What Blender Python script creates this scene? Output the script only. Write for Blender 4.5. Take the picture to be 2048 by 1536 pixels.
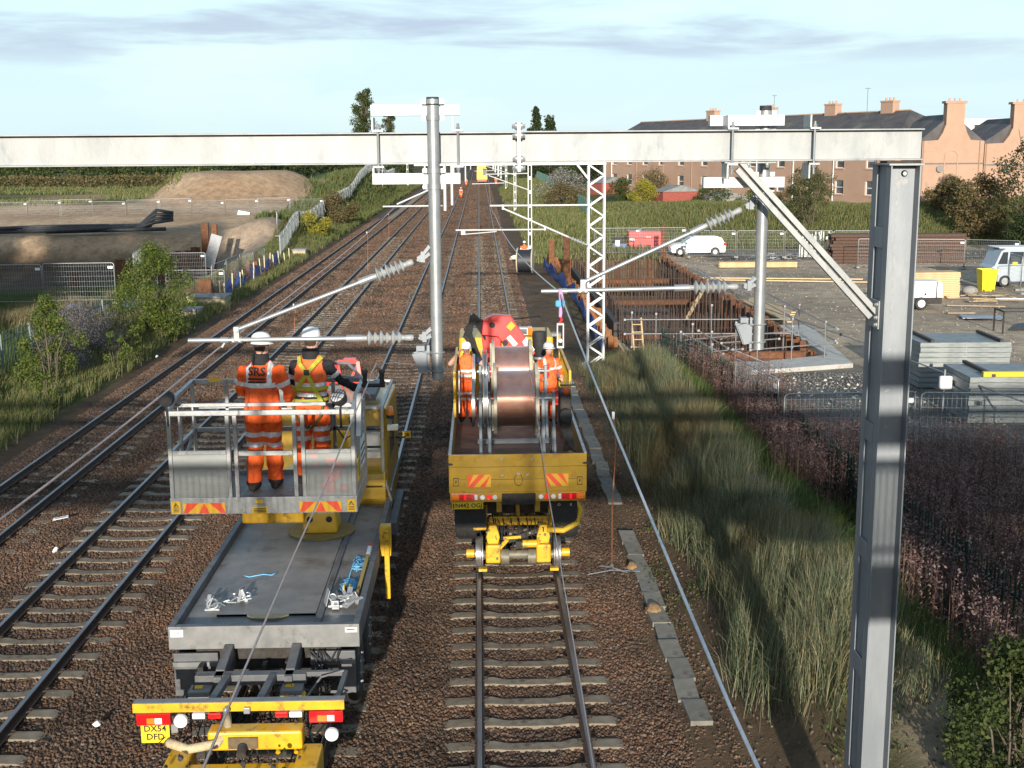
import bpy, bmesh, math, random
import numpy as np
from math import sin, cos, pi, radians, sqrt, atan2
from mathutils import Matrix, Vector, Euler
from mathutils import noise as mnoise
random.seed(7); rng = np.random.default_rng(7)
sc = bpy.context.scene
for o in list(bpy.data.objects): bpy.data.objects.remove(o)
C = sc.collection

# ---------------------------------------------------------------- camera
cam_d = bpy.data.cameras.new('camera'); cam = bpy.data.objects.new('camera', cam_d); C.objects.link(cam)
cam_d.sensor_width = 36; cam_d.lens = 36*2450/2048; cam_d.clip_start = 0.05; cam_d.clip_end = 9000
R = Matrix.Rotation(-radians(1.4406), 4, 'Z') @ Matrix.Rotation(pi/2-radians(10.8245), 4, 'X') @ Matrix.Rotation(radians(-0.40), 4, 'Z')
cam.matrix_world = Matrix.Translation((0, 0, 7.95)) @ R
sc.camera = cam
sc.render.resolution_x, sc.render.resolution_y = 1024, 768

# ---------------------------------------------------------------- sun and sky
SUN_EL = radians(12.0); SUN_DX = 0.035
sun_d = bpy.data.lights.new('sun', 'SUN'); sun = bpy.data.objects.new('sun', sun_d); C.objects.link(sun)
sun_d.energy = 5.0; sun_d.angle = radians(0.55); sun_d.color = (1.0, 0.92, 0.80)
dv = Vector((SUN_DX*cos(SUN_EL), cos(SUN_EL), -sin(SUN_EL))).normalized()
sun.rotation_euler = dv.to_track_quat('-Z', 'Y').to_euler(); sun.location = (0, -30, 40)
W = bpy.data.worlds.new('World'); sc.world = W; W.use_nodes = True
CLOUD_W = 5.1
def build_world():
    nt = W.node_tree; N = nt.nodes; L = nt.links; N.clear()
    out = N.new('ShaderNodeOutputWorld'); bg = N.new('ShaderNodeBackground'); bg.inputs[1].default_value = 0.15
    sky = N.new('ShaderNodeTexSky'); sky.sky_type = 'NISHITA'; sky.sun_disc = False
    sky.sun_elevation = SUN_EL; sky.sun_rotation = pi + SUN_DX; sky.altitude = 0; sky.air_density = 1.0; sky.dust_density = 0.7; sky.ozone_density = 1.6
    tc = N.new('ShaderNodeTexCoord'); sep = N.new('ShaderNodeSeparateXYZ'); L.new(tc.outputs['Generated'], sep.inputs[0])
    def math_(op, a, b=None, c=None):
        m = N.new('ShaderNodeMath'); m.operation = op
        for i, v in enumerate((a, b, c)):
            if v is None: continue
            if isinstance(v, (int, float)): m.inputs[i].default_value = v
            else: L.new(v, m.inputs[i])
        return m.outputs[0]
    az = math_('ARCTAN2', sep.outputs[0], sep.outputs[1]); el = math_('ARCSINE', sep.outputs[2])
    def noise(sx, sy, sc_, det, rough, off):
        cb = N.new('ShaderNodeCombineXYZ'); L.new(math_('MULTIPLY', math_('ADD', az, 0.17), sx), cb.inputs[0]); L.new(math_('MULTIPLY', el, sy), cb.inputs[1]); cb.inputs[2].default_value = off
        n = N.new('ShaderNodeTexNoise'); n.inputs['Scale'].default_value = sc_; n.inputs['Detail'].default_value = det; n.inputs['Roughness'].default_value = rough; n.inputs['Distortion'].default_value = 0.25
        L.new(cb.outputs[0], n.inputs['Vector']); return n.outputs[0]
    def ramp(v, a, b):
        m = N.new('ShaderNodeMapRange'); m.interpolation_type = 'SMOOTHSTEP'; m.inputs[1].default_value = a; m.inputs[2].default_value = b; L.new(v, m.inputs[0]); return m.outputs[0]
    # thin high veil, thicker towards the horizon, and grey-lilac cloud bars
    veil = math_('MULTIPLY', ramp(noise(2.2, 7.0, 1.6, 5, 0.55, 3.1), 0.35, 0.75), 0.62)
    hz = math_('MULTIPLY', math_('SUBTRACT', 1.0, ramp(el, 0.02, 0.20)), 0.85)
    veil = math_('MINIMUM', math_('ADD', veil, hz), 0.93)
    bars = ramp(noise(2.0, 17.0, 2.1, 6, 0.56, CLOUD_W), 0.475, 0.68)
    band = math_('MULTIPLY', ramp(el, 0.055, 0.085), math_('SUBTRACT', 1.0, ramp(el, 0.115, 0.30)))
    bars = math_('MULTIPLY', bars, math_('ADD', math_('MULTIPLY', band, 0.62), 0.08))
    def mix(f, a, b):
        m = N.new('ShaderNodeMix'); m.data_type = 'RGBA'; L.new(f, m.inputs[0])
        for k, v in ((6, a), (7, b)):
            if isinstance(v, tuple): m.inputs[k].default_value = v
            else: L.new(v, m.inputs[k])
        return m.outputs[2]
    c1 = mix(veil, sky.outputs[0], (3.55, 4.65, 5.1, 1))
    c2 = mix(bars, c1, (2.3, 2.7, 3.6, 1))
    L.new(c2, bg.inputs[0]); L.new(bg.outputs[0], out.inputs[0])
build_world()
vs = sc.view_settings; vs.view_transform = 'Standard'; vs.look = 'None'; vs.exposure = 0.45; vs.gamma = 1.0; vs.use_curve_mapping = False
sc.render.engine = 'CYCLES'

# ---------------------------------------------------------------- materials
MATS = {}
def mat(name, c1, c2=None, rough=0.7, metal=0.0, scale=6.0, detail=5, bump=0.0, bscale=None, spec=0.5, coat=0.0, emit=None, trans=0.0, stretch=None, contrast=(0.35, 0.65), c3=None, s3=0.7, rand=0.0, sub=0.0):
    if name in MATS: return MATS[name]
    m = bpy.data.materials.new(name); m.use_nodes = True; nt = m.node_tree; N = nt.nodes; L = nt.links
    p = N['Principled BSDF']; p.inputs['Roughness'].default_value = rough; p.inputs['Metallic'].default_value = metal
    p.inputs['Specular IOR Level'].default_value = spec
    if coat: p.inputs['Coat Weight'].default_value = coat; p.inputs['Coat Roughness'].default_value = 0.15
    if trans: p.inputs['Transmission Weight'].default_value = trans
    tc = N.new('ShaderNodeTexCoord'); vec = tc.outputs['Object']
    if stretch:
        mp = N.new('ShaderNodeMapping'); mp.inputs['Scale'].default_value = stretch; L.new(vec, mp.inputs[0]); vec = mp.outputs[0]
    col = None
    def nz(s, d=detail, r=0.6):
        n = N.new('ShaderNodeTexNoise'); n.inputs['Scale'].default_value = s; n.inputs['Detail'].default_value = d; n.inputs['Roughness'].default_value = r; L.new(vec, n.inputs['Vector']); return n.outputs[0]
    def mix(f, a, b):
        mx = N.new('ShaderNodeMix'); mx.data_type = 'RGBA'; L.new(f, mx.inputs[0])
        for k, v in ((6, a), (7, b)):
            if isinstance(v, tuple): mx.inputs[k].default_value = (*v[:3], 1)
            else: L.new(v, mx.inputs[k])
        return mx.outputs[2]
    def rmp(f, a, b):
        r = N.new('ShaderNodeMapRange'); r.inputs[1].default_value = a; r.inputs[2].default_value = b; L.new(f, r.inputs[0]); return r.outputs[0]
    if c2 is not None:
        col = mix(rmp(nz(scale), *contrast), c1, c2)
        if c3 is not None: col = mix(rmp(nz(scale*s3, 6, 0.7), 0.55, 0.68), col, c3)
    if rand:
        oi = N.new('ShaderNodeObjectInfo'); hs = N.new('ShaderNodeHueSaturation')
        mr = N.new('ShaderNodeMapRange'); mr.inputs[3].default_value = 1-rand; mr.inputs[4].default_value = 1+rand; L.new(oi.outputs['Random'], mr.inputs[0]); L.new(mr.outputs[0], hs.inputs['Value'])
        if col is None: hs.inputs['Color'].default_value = (*c1, 1)
        else: L.new(col, hs.inputs['Color'])
        col = hs.outputs[0]
    if col is None: p.inputs['Base Color'].default_value = (*c1, 1)
    else: L.new(col, p.inputs['Base Color'])
    if bump:
        b = N.new('ShaderNodeBump'); b.inputs['Strength'].default_value = min(1, bump); b.inputs['Distance'].default_value = 0.02 if bump <= 1 else 0.02*bump
        L.new(nz(bscale or scale*4, 6, 0.65), b.inputs['Height']); L.new(b.outputs[0], p.inputs['Normal'])
    if emit: p.inputs['Emission Color'].default_value = (*emit[:3], 1); p.inputs['Emission Strength'].default_value = emit[3]
    MATS[name] = m; return m

GALV = mat('galvanised_steel', (0.25, 0.265, 0.27), (0.36, 0.365, 0.36), rough=0.55, metal=0.25, scale=4, stretch=(1, 1, 0.35), contrast=(0.3, 0.7), c3=(0.21, 0.225, 0.245), bump=0.08, bscale=60)
GALVD = mat('galvanised_dull', (0.20, 0.22, 0.242), (0.265, 0.285, 0.305), rough=0.55, metal=0.3, scale=3, stretch=(1, 1, 0.25), c3=(0.31, 0.325, 0.335), bump=0.08, bscale=60)
GALVT = mat('galvanised_tube', (0.29, 0.305, 0.315), (0.37, 0.385, 0.39), rough=0.42, metal=0.5, scale=7, bump=0.05, bscale=50)
GALVW = mat('galvanised_white', (0.52, 0.53, 0.53), (0.60, 0.60, 0.59), rough=0.55, metal=0.1, scale=5)
ALU = mat('aluminium', (0.30, 0.31, 0.31), (0.42, 0.43, 0.43), rough=0.42, metal=0.5, scale=9, c3=(0.20, 0.20, 0.20), bump=0.06)
STEELGREY = mat('grey_paint_steel', (0.085, 0.09, 0.10), (0.13, 0.13, 0.135), rough=0.55, scale=4, c3=(0.055, 0.05, 0.045), bump=0.05)
DECKGREY = mat('worn_deck', (0.14, 0.135, 0.135), (0.22, 0.21, 0.20), rough=0.5, scale=2.2, c3=(0.09, 0.075, 0.062), bump=0.1, bscale=30)
FRAMEGREY = mat('frame_grey', (0.16, 0.165, 0.165), (0.22, 0.22, 0.215), rough=0.5, scale=5, c3=(0.10, 0.09, 0.08))
YEL = mat('yellow_paint', (0.56, 0.32, 0.012), (0.70, 0.41, 0.012), rough=0.42, scale=4, c3=(0.20, 0.115, 0.03), coat=0.1, s3=1.7, bump=0.06, bscale=25)
YELD = mat('yellow_dirty', (0.36, 0.215, 0.012), (0.47, 0.275, 0.013), rough=0.35, scale=3, c3=(0.30, 0.12, 0.015), coat=0.25, s3=1.2)
BLACK = mat('black_rubber', (0.018, 0.018, 0.019), (0.03, 0.03, 0.03), rough=0.75, scale=10)
DARK = mat('dark_grime', (0.02, 0.018, 0.017), (0.05, 0.042, 0.036), rough=0.8, scale=9)
RED = mat('red_paint', (0.62, 0.035, 0.03), (0.70, 0.05, 0.045), rough=0.35, scale=4, coat=0.2)
WHITE = mat('white_paint', (0.74, 0.74, 0.73), (0.80, 0.80, 0.79), rough=0.45, scale=4)
RUST = mat('rusty_steel', (0.085, 0.034, 0.016), (0.17, 0.068, 0.026), rough=0.85, scale=5, c3=(0.055, 0.028, 0.018), bump=0.3, rand=0.25)
RUSTD = mat('dark_rust', (0.06, 0.035, 0.025), (0.11, 0.06, 0.04), rough=0.85, scale=8, bump=0.3)
TIMBER = mat('new_timber', (0.50, 0.34, 0.17), (0.62, 0.45, 0.25), rough=0.75, scale=3, stretch=(1, 1, 6), bump=0.15)
TIMBERO = mat('old_timber', (0.30, 0.22, 0.14), (0.42, 0.31, 0.20), rough=0.85, scale=4, bump=0.2)
CONC = mat('concrete', (0.38, 0.37, 0.34), (0.48, 0.46, 0.42), rough=0.85, scale=3, c3=(0.28, 0.26, 0.23), bump=0.15)
GREYCONC = mat('concrete_dark', (0.22, 0.21, 0.20), (0.32, 0.31, 0.29), rough=0.9, scale=6, c3=(0.16, 0.14, 0.12), bump=0.3)
ORANGE = mat('hi_vis_orange', (0.78, 0.095, 0.012), (0.86, 0.13, 0.02), rough=0.85, scale=6, bump=0.9, bscale=11, c3=(0.50, 0.07, 0.02), s3=0.8)
REFL = mat('reflective_tape', (0.72, 0.72, 0.72), rough=0.35, metal=0.2)
SKIN = mat('skin', (0.52, 0.28, 0.20), (0.60, 0.34, 0.25), rough=0.55, scale=9)
HAIR = mat('dark_hair', (0.05, 0.03, 0.02), rough=0.8)
HELM = mat('helmet_white', (0.80, 0.80, 0.80), rough=0.3, coat=0.3)
GLASS = mat('dark_glass', (0.03, 0.04, 0.05), rough=0.08, spec=0.8)
PLATEY = mat('plate_yellow', (0.80, 0.55, 0.02), rough=0.5)
INK = mat('ink_black', (0.012, 0.012, 0.012), rough=0.6)
REDL = mat('red_lens', (0.62, 0.01, 0.012), rough=0.15, coat=0.5)
AMBL = mat('amber_lens', (0.75, 0.20, 0.02), rough=0.15, coat=0.5)
CLRL = mat('clear_lens', (0.75, 0.75, 0.74), rough=0.12, coat=0.5)
CHEVR = mat('chevron_red', (0.85, 0.08, 0.03), rough=0.5)
CHEVY = mat('chevron_yellow', (0.80, 0.42, 0.02), rough=0.5)
BLUE = mat('blue_plastic', (0.03, 0.07, 0.28), (0.06, 0.13, 0.42), rough=0.6, scale=3, bump=0.3)
GREENF = mat('green_fence', (0.005, 0.026, 0.018), (0.008, 0.038, 0.027), rough=0.45, scale=6)
GREYF = mat('grey_fence', (0.15, 0.175, 0.19), (0.21, 0.235, 0.25), rough=0.5, metal=0.3, scale=6)

# ---------------------------------------------------------------- mesh helpers
class MB:
    def __init__(s): s.v = []; s.f = []; s.m = []
    def add(s, vs, fs, mi=0):
        b = len(s.v); s.v += [tuple(v) for v in vs]; s.f += [tuple(i+b for i in f) for f in fs]; s.m += [mi]*len(fs); return s
    def box(s, x0, x1, y0, y1, z0, z1, mi=0):
        v = [(x, y, z) for z in (z0, z1) for y in (y0, y1) for x in (x0, x1)]
        return s.add(v, [(0, 2, 3, 1), (4, 5, 7, 6), (0, 1, 5, 4), (2, 6, 7, 3), (0, 4, 6, 2), (1, 3, 7, 5)], mi)
    def bar(s, p0, p1, w, h, mi=0, up=(0, 0, 1)):
        p0 = Vector(p0); p1 = Vector(p1); d = (p1-p0).normalized(); u = Vector(up)
        if abs(d.dot(u)) > 0.98: u = Vector((0, 1, 0))
        a = d.cross(u).normalized(); b = a.cross(d).normalized(); a = a*w/2; b = b*h/2
        v = [p0-a-b, p0+a-b, p0-a+b, p0+a+b, p1-a-b, p1+a-b, p1-a+b, p1+a+b]
        return s.add(v, [(0, 2, 3, 1), (4, 5, 7, 6), (0, 1, 5, 4), (2, 6, 7, 3), (0, 4, 6, 2), (1, 3, 7, 5)], mi)
    def cyl(s, p0, p1, r0, r1=None, n=12, mi=0, cap=True):
        r1 = r0 if r1 is None else r1
        return s.rev(p0, p1, [(0, r0), (1, r1)], n, mi, cap)
    def rev(s, p0, p1, prof, n=16, mi=0, cap=True):
        p0 = Vector(p0); p1 = Vector(p1); d = p1-p0; q = d.normalized(); u = Vector((0, 0, 1)) if abs(q.z) < 0.95 else Vector((1, 0, 0))
        a = q.cross(u).normalized(); b = q.cross(a); vs = []; fs = []
        for t, r in prof:
            c = p0+d*t
            for k in range(n): g = 2*pi*k/n; vs.append(c+a*(r*cos(g))+b*(r*sin(g)))
        for j in range(len(prof)-1):
            for k in range(n): k2 = (k+1) % n; fs.append((j*n+k, j*n+k2, (j+1)*n+k2, (j+1)*n+k))
        if cap: fs.append(tuple(range(n-1, -1, -1))); fs.append(tuple(range((len(prof)-1)*n, len(prof)*n)))
        return s.add(vs, fs, mi)
    def tube(s, pts, r, n=8, mi=0, cap=True):
        P = [Vector(p) for p in pts]; vs = []; fs = []; pa = None
        rr = r if isinstance(r, (list, tuple)) else [r]*len(P)
        for i, p in enumerate(P):
            d = (P[min(i+1, len(P)-1)]-P[max(i-1, 0)]).normalized()
            if pa is None:
                u = Vector((0, 0, 1)) if abs(d.z) < 0.95 else Vector((1, 0, 0)); a = d.cross(u).normalized()
            else: a = (pa-d*pa.dot(d)).normalized()
            pa = a; b = d.cross(a)
            for k in range(n): g = 2*pi*k/n; vs.append(p+a*(rr[i]*cos(g))+b*(rr[i]*sin(g)))
        for j in range(len(P)-1):
            for k in range(n): k2 = (k+1) % n; fs.append((j*n+k, j*n+k2, (j+1)*n+k2, (j+1)*n+k))
        if cap: fs.append(tuple(range(n-1, -1, -1))); fs.append(tuple(range((len(P)-1)*n, len(P)*n)))
        return s.add(vs, fs, mi)
    def ellipse_loft(s, rings, n=14, mi=0):
        # rings: (centre, axis_a vec, axis_b vec)
        vs = []; fs = []
        for c, a, b in rings:
            c = Vector(c); a = Vector(a); b = Vector(b)
            for k in range(n): g = 2*pi*k/n; vs.append(c+a*cos(g)+b*sin(g))
        for j in range(len(rings)-1):
            for k in range(n): k2 = (k+1) % n; fs.append((j*n+k, j*n+k2, (j+1)*n+k2, (j+1)*n+k))
        fs.append(tuple(range(n-1, -1, -1))); fs.append(tuple(range((len(rings)-1)*n, len(rings)*n)))
        return s.add(vs, fs, mi)
    def prism(s, poly, axis, a0, a1, mi=0):
        # poly in the two other axes (order: x,y,z minus axis), extruded along axis from a0 to a1
        def P(u, v, w): return {'x': (w, u, v), 'y': (u, w, v), 'z': (u, v, w)}[axis]
        n = len(poly); vs = [P(u, v, a0) for u, v in poly]+[P(u, v, a1) for u, v in poly]
        fs = [tuple(range(n)), tuple(range(2*n-1, n-1, -1))]+[(i, i+n, (i+1) % n+n, (i+1) % n) for i in range(n)]
        return s.add(vs, fs, mi)
    def ball(s, c, r, n=10, mi=0, sz=(1, 1, 1)):
        vs = []; fs = []; m = n//2; c = Vector(c)
        for j in range(m+1):
            t = pi*j/m
            for k in range(n): g = 2*pi*k/n; vs.append(c+Vector((r*sz[0]*sin(t)*cos(g), r*sz[1]*sin(t)*sin(g), r*sz[2]*cos(t))))
        for j in range(m):
            for k in range(n): k2 = (k+1) % n; fs.append((j*n+k, (j+1)*n+k, (j+1)*n+k2, j*n+k2))
        return s.add(vs, fs, mi)
    def mesh(s, name, mats, smooth=False):
        me = bpy.data.meshes.new(name); me.from_pydata(s.v, [], s.f)
        for m in (mats if isinstance(mats, (list, tuple)) else [mats]): me.materials.append(m)
        if any(s.m): me.polygons.foreach_set('material_index', s.m)
        bm = bmesh.new(); bm.from_mesh(me); bmesh.ops.recalc_face_normals(bm, faces=bm.faces); bm.to_mesh(me); bm.free()
        if smooth: me.shade_smooth() if smooth is True else me.set_sharp_from_angle(angle=radians(smooth))
        if smooth and smooth is not True:
            me.polygons.foreach_set('use_smooth', [True]*len(me.polygons)); me.set_sharp_from_angle(angle=radians(smooth))
        return me
    def build(s, name, mats, parent=None, smooth=False, bevel=0.0, **tags):
        o = bpy.data.objects.new(name, s.mesh(name, mats, smooth)); C.objects.link(o); o.parent = parent
        if bevel:
            b = o.modifiers.new('bevel', 'BEVEL'); b.width = bevel; b.segments = 2; b.limit_method = 'ANGLE'; b.angle_limit = radians(40)
        tag(o, **tags); return o
def tag(o, label=None, cat=None, group=None, kind=None):
    if label: o['label'] = label
    if cat: o['category'] = cat
    if group: o['group'] = group
    if kind: o['kind'] = kind
    return o
def thing(name, label, cat, loc=(0, 0, 0), rotz=0.0, group=None):
    o = bpy.data.objects.new(name, None); C.objects.link(o); o.location = loc; o.rotation_euler = (0, 0, rotz); o.empty_display_size = 0.2
    return tag(o, label, cat, group)
def kids(o): return [c for c in bpy.data.objects if c.parent is o]
def dup(o, loc=None, rotz=None, label=None, group=None, parent=None, scale=None, depth=0):
    c = o.copy(); C.objects.link(c); c.parent = parent
    if loc is not None: c.location = loc
    if rotz is not None: c.rotation_euler = (0, 0, rotz)
    if scale is not None: c.scale = scale
    if label: c['label'] = label
    if group: c['group'] = group
    for ch in list(o.children): dup(ch, parent=c)
    return c
def link_mesh(name, me, parent=None, loc=(0, 0, 0), rot=(0, 0, 0), **tags):
    o = bpy.data.objects.new(name, me); C.objects.link(o); o.parent = parent; o.location = loc; o.rotation_euler = rot; tag(o, **tags); return o
def np_mesh(name, V, F, mats, mi=None, smooth=False):
    me = bpy.data.meshes.new(name); V = np.asarray(V, np.float32); F = np.asarray(F, np.int32); k = F.shape[1]
    me.vertices.add(len(V)); me.vertices.foreach_set('co', V.ravel())
    me.loops.add(F.size); me.loops.foreach_set('vertex_index', F.ravel())
    me.polygons.add(len(F)); me.polygons.foreach_set('loop_start', np.arange(0, F.size, k, dtype=np.int32)); me.polygons.foreach_set('loop_total', np.full(len(F), k, np.int32))
    for m in (mats if isinstance(mats, (list, tuple)) else [mats]): me.materials.append(m)
    if mi is not None: me.polygons.foreach_set('material_index', np.asarray(mi, np.int32))
    if smooth: me.polygons.foreach_set('use_smooth', np.ones(len(F), bool))
    me.update(calc_edges=True); return me
FONT = {}
def text_mb(txt, size, mb, org, ux, uy, mi=0, depth=0.0, bold=False):
    """flat lettering: text outline filled and laid on a plane at org along ux / uy"""
    cu = bpy.data.curves.new('t', 'FONT'); cu.body = txt; cu.size = size; cu.align_x = 'CENTER'; cu.align_y = 'CENTER'; cu.resolution_u = 2
    if bold: cu.offset = size*0.02
    ob = bpy.data.objects.new('t', cu); C.objects.link(ob); dg = bpy.context.evaluated_depsgraph_get(); me = bpy.data.meshes.new_from_object(ob.evaluated_get(dg))
    org = Vector(org); ux = Vector(ux); uy = Vector(uy)
    mb.add([org+ux*v.co.x+uy*v.co.y for v in me.vertices], [tuple(p.vertices) for p in me.polygons], mi)
    bpy.data.objects.remove(ob); bpy.data.curves.remove(cu); bpy.data.meshes.remove(me)
# ================================================================ GROUND
def sst(a, b, x): t = np.clip((x-a)/(b-a), 0, 1); return t*t*(3-2*t)
def vnoise(x, y, s, seed=0):
    """cheap smooth value noise"""
    x = np.asarray(x, float)/s; y = np.asarray(y, float)/s; xi = np.floor(x).astype(np.int64); yi = np.floor(y).astype(np.int64); fx = x-xi; fy = y-yi; fx = fx*fx*(3-2*fx); fy = fy*fy*(3-2*fy)
    def h(i, j):
        n = (i*374761393+j*668265263+seed*974711) & 0x7fffffff; n = ((n ^ (n >> 13))*1274126177) & 0x7fffffff; return ((n ^ (n >> 16)) & 0xffff)/65535.0
    return (h(xi, yi)*(1-fx)+h(xi+1, yi)*fx)*(1-fy)+(h(xi, yi+1)*(1-fx)+h(xi+1, yi+1)*fx)*fy
def fbm(x, y, s, seed=0, o=4):
    r = 0; a = 0.5
    for k in range(o): r = r+a*vnoise(x, y, s/2**k, seed+k*17); a *= 0.5
    return r/(1-0.5**o)
PIT = (5.9, 13.25, 48.6, 92.0)
def ground_h(X, Y):
    X = np.asarray(X, float); Y = np.asarray(Y, float)
    z = np.full(np.broadcast(X, Y).shape, -0.30) + 0*X + 0*Y
    bed = sst(-14.2, -12.9, X)*(1-sst(1.9, 2.4, X)); z = z + 0.095*bed
    # right-hand bank with its crest, then down to the fence and the yard
    f = sst(13.0, 17.0, Y)*0.25+0.75
    bankY = (1-sst(38.5, 47.0, Y))
    b = (sst(3.35, 5.5, X)*1.25*f - sst(5.9, 8.0, X)*1.15*f)*bankY
    b = b + 0.16*(fbm(X, Y, 1.6, 5)-0.5)*sst(3.3, 4.2, X)*(1-sst(8.5, 9.5, X))*bankY
    # far right-hand lineside bank
    fb = sst(3.9, 7.0, X)*(1-sst(9.0, 30.0, X)*0.3)*sst(93.0, 112.0, Y)*(1.4+0.8*sst(120, 200, Y))
    z = z + b + fb
    # grassy rise behind the yard
    z = z + (sst(97.0+0.1*(X-20), 114.0+0.1*(X-20), Y)-0.72*sst(116.0, 128.0, Y))*sst(11.0, 20.0, X)*(1.75+0.35*fbm(X, Y, 9, 3)) + sst(46, 64, X)*1.2*sst(70, 110, Y)*(1-sst(114, 128, Y))
    # the excavation on the right
    pit = ((X > PIT[0]) & (X < PIT[1]) & (Y > PIT[2]) & (Y < PIT[3])); z = np.where(pit, -3.3, z)
    # left verge, excavation, field and mound
    L = 1-sst(-18.5, -15.0, X)
    z = z + L*0.5*(fbm(X, Y, 5, 9)+0.1)
    plat = L*sst(103.5, 107.5, Y+2.0*(fbm(X, Y, 6, 8)-0.5))*(1-sst(-17.5, -15.5, X)); z = z + 0.9*plat
    hole = sst(-60, -50, X)*(1-sst(-20.5, -17.6, X))*sst(70, 77, Y)*(1-sst(103, 107, Y+2.0*(fbm(X, Y, 6, 8)-0.5))); z = z - 1.6*hole
    heap = np.exp(-(((X+18.6)/3.0)**2+((Y-108)/9.0)**2)); z = z + 1.3*heap
    dx = (X+30.5)/12.5; dy = (Y-158)/17.0; r = np.sqrt(dx*dx+dy*dy)+0.10*(fbm(X, Y, 4, 35)-0.5); z = z + 3.3*(1-sst(0.45, 1.02, r))*(1+0.10*(fbm(X, Y, 9, 33)-0.5))
    dx = (X+21.0)/9.0; dy = (Y-205)/50.0; r = np.sqrt(dx*dx+dy*dy); z = z + 2.2*(1-sst(0.40, 1.0, r))*(1-sst(-16.5, -13.8, X))
    z = z + 1.3*(1-sst(-18.5, -14.3, X))*sst(112, 150, Y)*(1-sst(420, 600, Y))
    # embankment carrying the approach to the footbridge behind the camera
    z = z + 5.9*(1-sst(-1.0, 5.2, Y))*(sst(7.6, 9.0, X)+(1-sst(-16.2, -14.6, X)))
    far = sst(250, 700, np.hypot(X, Y)); z = z*(1-0.6*far)
    return z
def gz(x, y): return float(ground_h(np.array([x]), np.array([y]))[0])
def axis(*segs):
    out = []
    for a, b, s in segs: out += list(np.arange(a, b, s))
    return np.array(out)
gx = np.concatenate([-np.geomspace(3000, 60, 26), axis((-58, -20, 1.1), (-20, -14.5, 0.5), (-14.5, -12.5, 0.25), (-12.5, 2.3, 1.2), (2.3, 10, 0.22)), [9.9, 10.6, 11.4, 12.2, 13.0, 13.24, 13.26], axis((13.9, 46, 1.1)), np.geomspace(47, 3000, 30)])
gx = np.unique(np.concatenate([gx, [5.89, 5.91]]))
gy = np.concatenate([axis((-120, -8, 8), (-8, 8, 0.8), (8, 48, 0.3)), [48.0, 48.3, 48.59, 48.61], axis((49, 91.9, 0.8)), [91.99, 92.01], axis((93, 130, 0.9), (130, 260, 2.4)), np.geomspace(262, 5000, 40)])
GX, GY = np.meshgrid(gx, gy, indexing='ij'); GZ = ground_h(GX, GY)
GZ = GZ - 0.12*sst(-13.6, -13.0, GX)*(1-sst(2.3, 2.5, GX))       # lies below the ballast sheet
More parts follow.
